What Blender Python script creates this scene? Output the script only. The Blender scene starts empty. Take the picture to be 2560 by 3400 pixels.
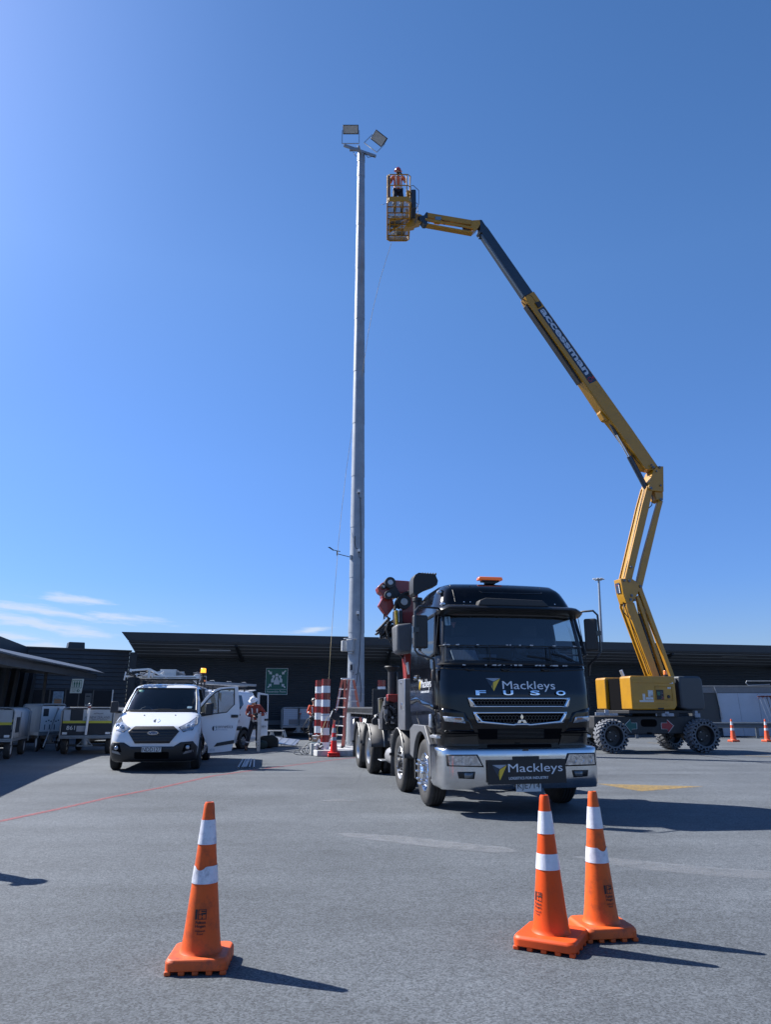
import bpy, bmesh, math, random
from mathutils import Vector, Matrix, Euler
random.seed(7)
R = math.radians
scn = bpy.context.scene
col = scn.collection

# ------------------------------------------------------------------ camera
F, EYE, PITCH = 2400.0, 1.5, math.atan(647 / 2400)
cam_data = bpy.data.cameras.new('camera')
cam = bpy.data.objects.new('camera', cam_data)
col.objects.link(cam)
cam.location = (0, 0, EYE)
cam.rotation_euler = (math.pi / 2 + PITCH, 0, 0)
cam_data.sensor_fit = 'HORIZONTAL'
cam_data.sensor_width = 36
cam_data.lens = 36 * F / 2560
cam_data.clip_start = 0.05
cam_data.clip_end = 6000
scn.camera = cam

# ------------------------------------------------------------------ world, sun, exposure
SUN_DIR = Vector((-0.912, 0.41, 0.943)).normalized()      # towards the sun
SUN_EL = math.asin(SUN_DIR.z)
SUN_AZ = math.atan2(SUN_DIR.x, SUN_DIR.y)
world = bpy.data.worlds.new('World')
scn.world = world
world.use_nodes = True
wn, wl = world.node_tree.nodes, world.node_tree.links
wn.clear()
w_out = wn.new('ShaderNodeOutputWorld')
w_bg = wn.new('ShaderNodeBackground')
w_bg.inputs[1].default_value = 0.10
sky = wn.new('ShaderNodeTexSky')
sky.sky_type = 'NISHITA'
sky.sun_disc = False
sky.sun_elevation = SUN_EL
sky.sun_rotation = SUN_AZ
sky.altitude = 0
sky.air_density = 1.0
sky.dust_density = 0.3
sky.ozone_density = 3.0
hsv = wn.new('ShaderNodeHueSaturation')
hsv.inputs["Saturation"].default_value = 1.22
hsv.inputs['Value'].default_value = 1.0
wl.new(sky.outputs[0], hsv.inputs['Color'])


def wmath(op, a, b=None, c=None):
    n = wn.new('ShaderNodeMath')
    n.operation = op
    for i, v in enumerate((a, b, c)):
        if v is None:
            continue
        if isinstance(v, (int, float)):
            n.inputs[i].default_value = v
        else:
            wl.new(v, n.inputs[i])
    return n.outputs[0]


# thin streaky clouds low over the roofs, as bodies in (azimuth, elevation)
tc = wn.new('ShaderNodeTexCoord')
sep = wn.new('ShaderNodeSeparateXYZ')
wl.new(tc.outputs['Generated'], sep.inputs[0])
az = wmath('MULTIPLY', wmath('ARCTAN2', sep.outputs[0], sep.outputs[1]), 57.2958)
el = wmath('MULTIPLY', wmath('ARCSINE', sep.outputs[2]), 57.2958)
cmb = wn.new('ShaderNodeCombineXYZ')
wl.new(wmath('MULTIPLY', az, 0.16), cmb.inputs[0])
wl.new(wmath('MULTIPLY', wmath('ADD', el, wmath('MULTIPLY', az, 0.07)), 1.25), cmb.inputs[1])
nz = wn.new('ShaderNodeTexNoise')
nz.inputs['Scale'].default_value = 2.2
nz.inputs['Detail'].default_value = 10
nz.inputs['Roughness'].default_value = 0.62
nz.inputs['Distortion'].default_value = 0.35
wl.new(cmb.outputs[0], nz.inputs['Vector'])
cloud = None
# azimuth, elevation, half width, half height, tilt
for (ca, ce, ra, re, tilt) in ((-23.4, 7.55, 3.3, .42, -.05), (-25.5, 6.6, 6.4, .5, -.10), (-20.2, 6.35, 4.6, .36, -.06),
                               (-26.0, 5.75, 6.8, .55, -.11), (-22.6, 5.1, 3.2, .40, -.10), (-27.8, 4.75, 4.0, .42, -.05), (-25.2, 4.15, 2.3, .45, .0),
                               (-21.4, 3.9, 2.2, .3, -.03), (-10.6, 5.35, 3.4, .16, -.03), (-5.9, 5.75, 2.2, .3, .08),
                               (58, 6.5, 14, .9, -.05), (-78, 7.2, 16, 1.1, .04), (150, 8, 22, 1.2, .0)):
    dx = wmath('DIVIDE', wmath('SUBTRACT', az, ca), ra)
    dy = wmath('DIVIDE', wmath('SUBTRACT', wmath('SUBTRACT', el, ce), wmath('MULTIPLY', wmath('SUBTRACT', az, ca), tilt)), re)
    d = wmath('SQRT', wmath('ADD', wmath('MULTIPLY', dx, dx), wmath('MULTIPLY', dy, dy)))
    m = wmath('SUBTRACT', 1.0, d)
    cloud = m if cloud is None else wmath('MAXIMUM', cloud, m)
c_amt = wmath('ADD', cloud, wmath('MULTIPLY', wmath('SUBTRACT', nz.outputs[0], 0.5), 2.3))
ramp = wn.new('ShaderNodeMapRange')
ramp.interpolation_type = 'SMOOTHSTEP'
ramp.inputs['From Min'].default_value = 0.02
ramp.inputs['From Max'].default_value = 0.95
ramp.inputs['To Max'].default_value = 0.85
wl.new(c_amt, ramp.inputs['Value'])
w_mix = wn.new('ShaderNodeMix')
w_mix.data_type = 'RGBA'
w_mix.inputs['B'].default_value = (3.3, 3.85, 4.7, 1)
wl.new(ramp.outputs[0], w_mix.inputs['Factor'])
elr = wn.new('ShaderNodeMapRange')
elr.inputs['From Min'].default_value = 0
elr.inputs['From Max'].default_value = 90
wl.new(el, elr.inputs['Value'])
grad = wn.new('ShaderNodeValToRGB')
ce_ = grad.color_ramp.elements
ce_[0].position, ce_[0].color = 0.0, (.40, .44, .60, 1)
ce_[1].position, ce_[1].color = .36, (.90, .82, .88, 1)
for p_, c_ in ((.05, (.42, .47, .68, 1)), (.1, (.46, .53, .76, 1)), (.2, (.67, .67, .83, 1)), (.6, (.84, .78, .82, 1)), (.75, (.42, .42, .44, 1)), (1.0, (.34, .34, .36, 1))):
    e_ = ce_.new(p_)
    e_.color = c_
wl.new(elr.outputs[0], grad.inputs[0])
mulc = wn.new('ShaderNodeMix')
mulc.data_type = 'RGBA'
mulc.blend_type = 'MULTIPLY'
mulc.inputs['Factor'].default_value = 1
wl.new(hsv.outputs[0], mulc.inputs['A'])
wl.new(grad.outputs[0], mulc.inputs['B'])
sdot = wn.new('ShaderNodeVectorMath')
sdot.operation = 'DOT_PRODUCT'
sdot.inputs[1].default_value = SUN_DIR
wl.new(tc.outputs['Generated'], sdot.inputs[0])
halo = wn.new('ShaderNodeMapRange')
halo.interpolation_type = 'SMOOTHSTEP'
for k_, v_ in zip(('From Min', 'From Max', 'To Min', 'To Max'), (.78, 1.0, 1.0, 1.25)):
    halo.inputs[k_].default_value = v_
wl.new(sdot.outputs['Value'], halo.inputs['Value'])
hmul = wn.new('ShaderNodeVectorMath')
hmul.operation = 'SCALE'
wl.new(mulc.outputs['Result'], hmul.inputs[0])
wl.new(halo.outputs[0], hmul.inputs['Scale'])
wl.new(hmul.outputs[0], w_mix.inputs['A'])
wl.new(w_mix.outputs['Result'], w_bg.inputs[0])
wl.new(w_bg.outputs[0], w_out.inputs[0])

sun_data = bpy.data.lights.new('sun', 'SUN')
sun_data.energy = 4.7
sun_data.angle = R(0.53)
sun_data.color = (1.0, 0.965, 0.91)
sun = bpy.data.objects.new('sun', sun_data)
col.objects.link(sun)
sun.rotation_euler = (-SUN_DIR).to_track_quat('-Z', 'Y').to_euler()
sun.location = (-20, 8, 20)

scn.view_settings.view_transform = 'Standard'
scn.view_settings.look = 'None'
scn.view_settings.exposure = 1.0
scn.view_settings.gamma = 1.0
scn.cycles.max_bounces = 8
scn.cycles.transparent_max_bounces = 16


# ------------------------------------------------------------------ measuring the place
def _ray(px, py):
    u, v = (px - 1280) / F, (1700 - py) / F
    c, s = math.cos(PITCH), math.sin(PITCH)
    return Vector((u, c - v * s, s + v * c))


def gnd(px, py, z=0.0):
    d = _ray(px, py)
    t = (z - EYE) / d.z
    return Vector((d.x * t, d.y * t, z))


def at(px, py, Y):
    d = _ray(px, py)
    t = Y / d.y
    return Vector((d.x * t, Y, EYE + d.z * t))


# ------------------------------------------------------------------ materials
MATS = {}


def mat(name, rgb, rough=0.5, metal=0.0, coat=0.0, var=0.0, vscale=6.0, dirt=None, dscale=3.0, damt=0.5, bump=0.0, bscale=60.0,
        emit=None, estr=0.0, spec=0.5, rvar=0.0):
    if name in MATS:
        return MATS[name]
    m = bpy.data.materials.new(name)
    m.use_nodes = True
    n, l = m.node_tree.nodes, m.node_tree.links
    b = n['Principled BSDF']
    b.inputs['Roughness'].default_value = rough
    b.inputs['Metallic'].default_value = metal
    b.inputs['Coat Weight'].default_value = coat
    b.inputs['Coat Roughness'].default_value = 0.04
    b.inputs['Specular IOR Level'].default_value = spec
    b.inputs['Base Color'].default_value = (*rgb, 1)
    if emit:
        b.inputs['Emission Color'].default_value = (*emit, 1)
        b.inputs['Emission Strength'].default_value = estr
    t = None
    if var or dirt or bump or rvar:
        t = n.new('ShaderNodeTexCoord')
    src = None
    if var:
        z = n.new('ShaderNodeTexNoise')
        z.inputs['Scale'].default_value = vscale
        z.inputs['Detail'].default_value = 6
        z.inputs['Roughness'].default_value = 0.65
        l.new(t.outputs['Object'], z.inputs['Vector'])
        r = n.new('ShaderNodeMapRange')
        r.inputs['From Min'].default_value = 0.3
        r.inputs['From Max'].default_value = 0.7
        r.inputs['To Min'].default_value = 1 - var
        r.inputs['To Max'].default_value = 1 + var
        l.new(z.outputs[0], r.inputs['Value'])
        mx = n.new('ShaderNodeVectorMath')
        mx.operation = 'SCALE'
        mx.inputs[0].default_value = rgb
        l.new(r.outputs[0], mx.inputs['Scale'])
        src = mx.outputs[0]
    if dirt:
        z = n.new('ShaderNodeTexNoise')
        z.inputs['Scale'].default_value = dscale
        z.inputs['Detail'].default_value = 9
        z.inputs['Roughness'].default_value = 0.72
        l.new(t.outputs['Object'], z.inputs['Vector'])
        r = n.new('ShaderNodeMapRange')
        r.inputs['From Min'].default_value = 0.48
        r.inputs['From Max'].default_value = 0.72
        r.inputs['To Max'].default_value = damt
        l.new(z.outputs[0], r.inputs['Value'])
        mx = n.new('ShaderNodeMix')
        mx.data_type = 'RGBA'
        mx.inputs['A'].default_value = (*rgb, 1)
        mx.inputs['B'].default_value = (*dirt, 1)
        l.new(r.outputs[0], mx.inputs['Factor'])
        if src:
            l.new(src, mx.inputs['A'])
        src = mx.outputs['Result']
    if src:
        l.new(src, b.inputs['Base Color'])
    if rvar:
        z = n.new('ShaderNodeTexNoise')
        z.inputs['Scale'].default_value = 4
        z.inputs['Detail'].default_value = 8
        l.new(t.outputs['Object'], z.inputs['Vector'])
        r = n.new('ShaderNodeMapRange')
        r.inputs['From Min'].default_value = 0.3
        r.inputs['From Max'].default_value = 0.7
        r.inputs['To Min'].default_value = max(0, rough - rvar)
        r.inputs['To Max'].default_value = min(1, rough + rvar)
        l.new(z.outputs[0], r.inputs['Value'])
        l.new(r.outputs[0], b.inputs['Roughness'])
    if bump:
        z = n.new('ShaderNodeTexNoise')
        z.inputs['Scale'].default_value = bscale
        z.inputs['Detail'].default_value = 4
        l.new(t.outputs['Object'], z.inputs['Vector'])
        bp = n.new('ShaderNodeBump')
        bp.inputs['Strength'].default_value = bump
        bp.inputs['Distance'].default_value = 0.02
        l.new(z.outputs[0], bp.inputs['Height'])
        l.new(bp.outputs[0], b.inputs['Normal'])
    MATS[name] = m
    return m


def glass_mat(name, tint, refl=1.0, haze=0.0):
    if name in MATS:
        return MATS[name]
    m = bpy.data.materials.new(name)
    m.use_nodes = True
    n, l = m.node_tree.nodes, m.node_tree.links
    n.clear()
    o = n.new('ShaderNodeOutputMaterial')
    tr = n.new('ShaderNodeBsdfTransparent')
    tr.inputs[0].default_value = (*tint, 1)
    gl = n.new('ShaderNodeBsdfGlossy')
    gl.inputs['Roughness'].default_value = 0.015
    fr = n.new('ShaderNodeFresnel')
    geo = n.new('ShaderNodeNewGeometry')
    io = n.new('ShaderNodeMapRange')          # a thin pane reflects alike from both sides
    io.inputs['To Min'].default_value = 1.5
    io.inputs['To Max'].default_value = 1 / 1.5
    l.new(geo.outputs['Backfacing'], io.inputs['Value'])
    l.new(io.outputs[0], fr.inputs['IOR'])
    mx = n.new('ShaderNodeMixShader')
    k = n.new('ShaderNodeMath')
    k.operation = 'MULTIPLY_ADD'
    k.inputs[1].default_value = refl
    k.inputs[2].default_value = haze
    l.new(fr.outputs[0], k.inputs[0])
    l.new(k.outputs[0], mx.inputs[0])
    l.new(tr.outputs[0], mx.inputs[1])
    l.new(gl.outputs[0], mx.inputs[2])
    l.new(mx.outputs[0], o.inputs[0])
    MATS[name] = m
    return m


# ------------------------------------------------------------------ mesh builder
class MB:
    def __init__(self):
        self.bm = bmesh.new()
        self.mats = []
        self.uv = None

    def mi(self, m):
        if m not in self.mats:
            self.mats.append(m)
        return self.mats.index(m)

    def faces(self, vs, fs, m):
        i = self.mi(m)
        bv = [self.bm.verts.new(v) for v in vs]
        out = []
        for f in fs:
            try:
                q = self.bm.faces.new([bv[k] for k in f])
                q.material_index = i
                out.append(q)
            except ValueError:
                pass
        return bv

    def box(self, c, s, m, rot=None, taper=None):
        hx, hy, hz = s[0] / 2, s[1] / 2, s[2] / 2
        vs = [Vector((x * hx, y * hy, z * hz)) for z in (-1, 1) for y in (-1, 1) for x in (-1, 1)]
        if taper:
            for v in vs:
                if v.z > 0:
                    v.x *= taper[0]
                    v.y *= taper[1]
        if rot is not None:
            mt = rot if isinstance(rot, Matrix) else Euler(rot).to_matrix()
            vs = [mt @ v for v in vs]
        c = Vector(c)
        self.faces([v + c for v in vs], [(0, 2, 3, 1), (4, 5, 7, 6), (0, 1, 5, 4), (2, 6, 7, 3), (0, 4, 6, 2), (1, 3, 7, 5)], m)
        return self

    def b2(self, x0, x1, y0, y1, z0, z1, m):
        return self.box(((x0 + x1) / 2, (y0 + y1) / 2, (z0 + z1) / 2), (abs(x1 - x0), abs(y1 - y0), abs(z1 - z0)), m)

    def beam(self, p0, p1, w, h, m, up=(0, 0, 1), w1=None, h1=None):
        p0, p1 = Vector(p0), Vector(p1)
        d = (p1 - p0).normalized()
        up = Vector(up)
        s = d.cross(up)
        if s.length < 1e-4:
            s = d.cross(Vector((0, 1, 0)))
        s.normalize()
        u = s.cross(d)
        w1 = w if w1 is None else w1
        h1 = h if h1 is None else h1
        vs = []
        for p, a, b in ((p0, w, h), (p1, w1, h1)):
            for sx, sy in ((-1, -1), (1, -1), (1, 1), (-1, 1)):
                vs.append(p + s * (sx * a / 2) + u * (sy * b / 2))
        self.faces(vs, [(3, 2, 1, 0), (4, 5, 6, 7), (0, 1, 5, 4), (1, 2, 6, 5), (2, 3, 7, 6), (3, 0, 4, 7)], m)
        return self

    def cyl(self, p0, p1, r0, m, r1=None, n=16, cap=True):
        p0, p1 = Vector(p0), Vector(p1)
        r1 = r0 if r1 is None else r1
        d = (p1 - p0).normalized()
        a = d.orthogonal().normalized()
        b = d.cross(a)
        vs = []
        for p, r in ((p0, r0), (p1, r1)):
            for k in range(n):
                t = 2 * math.pi * k / n
                vs.append(p + a * (r * math.cos(t)) + b * (r * math.sin(t)))
        fs = [(k, (k + 1) % n, n + (k + 1) % n, n + k) for k in range(n)]
        if cap:
            fs += [tuple(range(n - 1, -1, -1)), tuple(range(n, 2 * n))]
        self.faces(vs, fs, m)
        return self

    def tube(self, pts, r, m, n=8, closed=False, cap=True):
        pts = [Vector(p) for p in pts]
        N = len(pts)
        vs, fs = [], []
        pa = None
        for i, p in enumerate(pts):
            if closed:
                d = pts[(i + 1) % N] - pts[i - 1]
            else:
                d = pts[min(i + 1, N - 1)] - pts[max(i - 1, 0)]
            d.normalize()
            a = d.orthogonal() if pa is None else (pa - d * pa.dot(d))
            if a.length < 1e-5:
                a = d.orthogonal()
            a.normalize()
            pa = a
            b = d.cross(a)
            rr = r[i] if isinstance(r, (list, tuple)) else r
            for k in range(n):
                t = 2 * math.pi * k / n
                vs.append(p + a * (rr * math.cos(t)) + b * (rr * math.sin(t)))
        M_ = N if closed else N - 1
        for i in range(M_):
            j = (i + 1) % N
            for k in range(n):
                fs.append((i * n + k, i * n + (k + 1) % n, j * n + (k + 1) % n, j * n + k))
        if cap and not closed:
            fs += [tuple(range(n - 1, -1, -1)), tuple((N - 1) * n + k for k in range(n))]
        self.faces(vs, fs, m)
        return self

    def prism(self, poly, axis, d0, d1, m):
        """poly: 2D points; axis x: (y,z), y: (x,z), z: (x,y)"""
        def P(a, b, d):
            return {'x': (d, a, b), 'y': (a, d, b), 'z': (a, b, d)}[axis]
        n = len(poly)
        vs = [P(a, b, d0) for a, b in poly] + [P(a, b, d1) for a, b in poly]
        fs = [tuple(range(n)), tuple(range(2 * n - 1, n - 1, -1))] + [(k, n + k, n + (k + 1) % n, (k + 1) % n) for k in range(n)]
        self.faces(vs, fs, m)
        return self

    def lathe(self, prof, m, c=(0, 0, 0), axis='z', n=32, mats=None, a0=0.0, a1=2 * math.pi):
        full = abs(a1 - a0 - 2 * math.pi) < 1e-6
        N = n if full else n + 1
        rows = []
        for (r, h) in prof:
            row = []
            for k in range(N):
                t = a0 + (a1 - a0) * k / n
                x, y = r * math.cos(t), r * math.sin(t)
                v = {'z': (x, y, h), 'x': (h, x, y), 'y': (x, h, y)}[axis]
                row.append(self.bm.verts.new(Vector(v) + Vector(c)))
            rows.append(row)
        for i in range(len(rows) - 1):
            mm = self.mi(mats[i] if mats else m)
            for k in range(N if full else N - 1):
                q = self.bm.faces.new((rows[i][k], rows[i][(k + 1) % N], rows[i + 1][(k + 1) % N], rows[i + 1][k]))
                q.material_index = mm
        return self

    def grid(self, rows, m, closed=False):
        bv = [[self.bm.verts.new(p) for p in r] for r in rows]
        i_ = self.mi(m)
        for i in range(len(bv) - 1):
            K = len(bv[i])
            for k in range(K if closed else K - 1):
                q = self.bm.faces.new((bv[i][k], bv[i][(k + 1) % K], bv[i + 1][(k + 1) % K], bv[i + 1][k]))
                q.material_index = i_
        return bv

    def ball(self, c, r, m, sc=(1, 1, 1), seg=14, rings=10, rot=None):
        vs, fs = [], []
        mt = Euler(rot).to_matrix() if rot else None
        for i in range(rings + 1):
            ph = math.pi * i / rings
            for k in range(seg):
                t = 2 * math.pi * k / seg
                v = Vector((math.sin(ph) * math.cos(t) * sc[0], math.sin(ph) * math.sin(t) * sc[1], math.cos(ph) * sc[2])) * r
                if mt:
                    v = mt @ v
                vs.append(v + Vector(c))
        for i in range(rings):
            for k in range(seg):
                fs.append((i * seg + k, (i + 1) * seg + k, (i + 1) * seg + (k + 1) % seg, i * seg + (k + 1) % seg))
        self.faces(vs, fs, m)
        return self

    def xf(self, mt):
        bmesh.ops.transform(self.bm, matrix=mt, verts=self.bm.verts)
        return self

    def build(self, name, parent=None, loc=None, rot=None, bev=0.0, smooth=30, seg=2, thick=None):
        bm = self.bm
        bmesh.ops.remove_doubles(bm, verts=bm.verts, dist=1e-5)
        bmesh.ops.dissolve_degenerate(bm, edges=bm.edges, dist=1e-6)
        bmesh.ops.recalc_face_normals(bm, faces=bm.faces)
        me = bpy.data.meshes.new(name)
        bm.to_mesh(me)
        bm.free()
        for m in self.mats:
            me.materials.append(m)
        if smooth:
            for p in me.polygons:
                p.use_smooth = True
            me.set_sharp_from_angle(angle=R(smooth))
        o = bpy.data.objects.new(name, me)
        col.objects.link(o)
        if parent:
            o.parent = parent
        if loc is not None:
            o.location = loc
        if rot is not None:
            o.rotation_euler = rot
        if thick:
            md = o.modifiers.new('solid', 'SOLIDIFY')
            md.thickness = thick
            md.offset = 1
        if bev:
            md = o.modifiers.new('bevel', 'BEVEL')
            md.width = bev
            md.segments = seg
            md.limit_method = 'ANGLE'
            md.angle_limit = R(34)
            md.harden_normals = False
            md.use_clamp_overlap = True
        return o


def thing(name, label, cat, loc=(0, 0, 0), rz=0, group=None):
    o = bpy.data.objects.new(name, None)
    o.empty_display_size = 0.2
    col.objects.link(o)
    o.location = loc
    o.rotation_euler = (0, 0, rz)
    return tag(o, label, cat, group)


def tag(o, label=None, cat=None, group=None, kind=None):
    if label:
        o['label'] = label
    if cat:
        o['category'] = cat
    if group:
        o['group'] = group
    if kind:
        o['kind'] = kind
    return o


def copy_tree(o, parent=None):
    c = o.copy()
    col.objects.link(c)
    c.parent = parent
    for ch in list(o.children):
        copy_tree(ch, c)
    return c


def text_bm(mb, s, w, h, m, origin=(0, 0, 0), bold=0.0, shear=0.0, fn=None, depth=0.004, spacing=1.0):
    """flat lettering in the xz plane facing -y, fitted to w x h, centred on origin"""
    cu = bpy.data.curves.new('lettering', 'FONT')
    cu.body = s
    cu.align_x = 'CENTER'
    cu.align_y = 'CENTER'
    cu.offset = bold
    cu.shear = shear
    cu.space_character = spacing
    cu.resolution_u = 3
    to = bpy.data.objects.new('lettering', cu)
    col.objects.link(to)
    bpy.context.view_layer.update()
    me = bpy.data.meshes.new_from_object(to)
    xs = [v.co.x for v in me.vertices]
    ys = [v.co.y for v in me.vertices]
    x0, x1, y0, y1 = min(xs), max(xs), min(ys), max(ys)
    kx, ky = w / (x1 - x0), h / (y1 - y0)
    i = mb.mi(m)
    bv = []
    for v in me.vertices:
        x = (v.co.x - (x0 + x1) / 2) * kx + origin[0]
        z = (v.co.y - (y0 + y1) / 2) * ky + origin[2]
        p = Vector((x, origin[1], z)) if fn is None else Vector(fn(x, z))
        bv.append(mb.bm.verts.new(p))
    for p in me.polygons:
        try:
            f = mb.bm.faces.new([bv[k] for k in p.vertices])
            f.material_index = i
        except ValueError:
            pass
    bpy.data.objects.remove(to)
    bpy.data.meshes.remove(me)
    bpy.data.curves.remove(cu)
    return mb


def patch(mb, poly, fn, m, step=0.08, hole=None):
    """fill a 2D outline, slice it finely and lay it on the surface fn(a,b)->(x,y,z)"""
    bm = bmesh.new()
    vs = [bm.verts.new((a, b, 0)) for a, b in poly]
    bm.faces.new(vs)
    a0, a1 = min(p[0] for p in poly), max(p[0] for p in poly)
    b0, b1 = min(p[1] for p in poly), max(p[1] for p in poly)
    a = a0 + step
    while a < a1:
        bmesh.ops.bisect_plane(bm, geom=list(bm.verts) + list(bm.edges) + list(bm.faces), plane_co=(a, 0, 0), plane_no=(1, 0, 0))
        a += step
    b = b0 + step
    while b < b1:
        bmesh.ops.bisect_plane(bm, geom=list(bm.verts) + list(bm.edges) + list(bm.faces), plane_co=(0, b, 0), plane_no=(0, 1, 0))
        b += step
    bm.verts.ensure_lookup_table()
    bm.verts.index_update()
    i = mb.mi(m)
    bv = [mb.bm.verts.new(Vector(fn(v.co.x, v.co.y))) for v in bm.verts]
    for f in bm.faces:
        try:
            q = mb.bm.faces.new([bv[v.index] for v in f.verts])
            q.material_index = i
        except ValueError:
            pass
    bm.free()
    return mb


def rrect(x0, x1, z0, z1, r, n=5):
    pts = []
    for cx, cz, a in ((x1 - r, z1 - r, 0), (x0 + r, z1 - r, 90), (x0 + r, z0 + r, 180), (x1 - r, z0 + r, 270)):
        for k in range(n + 1):
            t = R(a + 90 * k / n)
            pts.append((cx + r * math.cos(t), cz + r * math.sin(t)))
    return pts


def arc(cx, cz, r, a0, a1, n=12):
    return [(cx + r * math.cos(R(a0 + (a1 - a0) * k / n)), cz + r * math.sin(R(a0 + (a1 - a0) * k / n))) for k in range(n + 1)]


def catenary(p0, p1, sag, n=16):
    p0, p1 = Vector(p0), Vector(p1)
    return [p0.lerp(p1, k / n) - Vector((0, 0, sag * 4 * (k / n) * (1 - k / n))) for k in range(n + 1)]


def inpoly(x, y, poly):
    c = False
    n = len(poly)
    for i in range(n):
        x1, y1 = poly[i]
        x2, y2 = poly[i - 1]
        if (y1 > y) != (y2 > y) and x < (x2 - x1) * (y - y1) / (y2 - y1) + x1:
            c = not c
    return c


def interp(tab, z):
    if z <= tab[0][0]:
        return tab[0][1]
    for (a, b), (c, d) in zip(tab, tab[1:]):
        if z <= c:
            t = (z - a) / (c - a)
            return b + (d - b) * t
    return tab[-1][1]


# common materials
BLACKP = mat('black_plastic', (.018, .019, .021), .55, bump=.15, bscale=120)
RUBBER = mat('tyre_rubber', (.022, .022, .023), .8, dirt=(.09, .085, .08), dscale=5, damt=.5, bump=.25, bscale=80)
STEEL = mat('galvanised_steel', (.42, .44, .46), .42, .75, var=.14, vscale=7)
ALU = mat('aluminium', (.62, .63, .65), .35, .85, var=.08, vscale=9)
CHROME = mat('chrome', (.82, .83, .85), .06, 1.0)
DARKM = mat('dark_metal', (.035, .036, .04), .55, .3, dirt=(.1, .09, .08), dscale=4, damt=.45)
WHITE = mat('white_paint', (.74, .76, .78), .3, 0, .6)
MATTEW = mat('matt_white', (.72, .73, .74), .6)
GLASSD = glass_mat('window_glass', (.30, .34, .36), 1.0, .02)
AMBER = mat('amber_lens', (.85, .22, .01), .2, 0, .5)
# ------------------------------------------------------------------ ground
def asphalt_mat():
    m = bpy.data.materials.new('asphalt')
    m.use_nodes = True
    n, l = m.node_tree.nodes, m.node_tree.links
    b = n['Principled BSDF']
    b.inputs['Roughness'].default_value = .82
    b.inputs['Specular IOR Level'].default_value = .35
    t = n.new('ShaderNodeTexCoord')

    def noise(sc, det=4, rough=.6):
        z = n.new('ShaderNodeTexNoise')
        z.inputs['Scale'].default_value = sc
        z.inputs['Detail'].default_value = det
        z.inputs['Roughness'].default_value = rough
        l.new(t.outputs['Object'], z.inputs['Vector'])
        return z.outputs[0]

    def mr(s, a, b_, c, d):
        r = n.new('ShaderNodeMapRange')
        for k, v in zip(('From Min', 'From Max', 'To Min', 'To Max'), (a, b_, c, d)):
            r.inputs[k].default_value = v
        l.new(s, r.inputs['Value'])
        return r.outputs[0]

    def mul(a, b_):
        r = n.new('ShaderNodeMath')
        r.operation = 'MULTIPLY'
        l.new(a, r.inputs[0])
        l.new(b_, r.inputs[1])
        return r.outputs[0]
    vo = n.new('ShaderNodeTexVoronoi')
    vo.inputs['Scale'].default_value = 88
    l.new(t.outputs['Object'], vo.inputs['Vector'])
    sepc = n.new('ShaderNodeSeparateColor')
    l.new(vo.outputs['Color'], sepc.inputs[0])
    stones = mr(sepc.outputs[0], 0, 1, .56, 1.50)
    fine = mr(noise(240, 3, .7), .3, .7, .68, 1.32)
    mid = mr(noise(9, 5), .3, .7, .9, 1.1)
    big = mr(noise(.35, 6, .62), .3, .7, .76, 1.2)
    stain = mr(noise(1.1, 8, .7), .58, .74, 1.0, .78)
    big = mul(big, stain)
    huge = mr(noise(.07, 3), .35, .65, .92, 1.1)
    mp = n.new('ShaderNodeMapping')            # long wheel worn streaks across the apron
    mp.inputs['Scale'].default_value = (.10, .9, 1)
    mp.inputs['Rotation'].default_value = (0, 0, .22)
    l.new(t.outputs['Object'], mp.inputs['Vector'])
    zs = n.new('ShaderNodeTexNoise')
    zs.inputs['Scale'].default_value = 1.4
    zs.inputs['Detail'].default_value = 6
    l.new(mp.outputs[0], zs.inputs['Vector'])
    huge = mul(huge, mr(zs.outputs[0], .35, .68, .90, 1.08))
    k = mul(mul(mul(stones, fine), mul(mid, big)), huge)
    # fine seam cracks, far between
    wv = n.new('ShaderNodeTexVoronoi')
    wv.feature = 'DISTANCE_TO_EDGE'
    wv.inputs['Scale'].default_value = .11
    l.new(t.outputs['Object'], wv.inputs['Vector'])
    k = mul(k, mr(wv.outputs['Distance'], .0, .003, .86, 1.0))
    sc = n.new('ShaderNodeVectorMath')
    sc.operation = 'SCALE'
    sc.inputs[0].default_value = (.101, .113, .127)
    l.new(k, sc.inputs['Scale'])
    l.new(sc.outputs[0], b.inputs['Base Color'])
    bp = n.new('ShaderNodeBump')
    bp.inputs['Strength'].default_value = .55
    bp.inputs['Distance'].default_value = .006
    l.new(mul(stones, fine), bp.inputs['Height'])
    l.new(bp.outputs[0], b.inputs['Normal'])
    return m


ASPH = asphalt_mat()
g = MB()
g.grid([[(-400, -60, 0), (400, -60, 0)], [(-400, 600, 0), (400, 600, 0)]], ASPH)
tag(g.build('ground', smooth=0), kind='structure')


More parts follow.
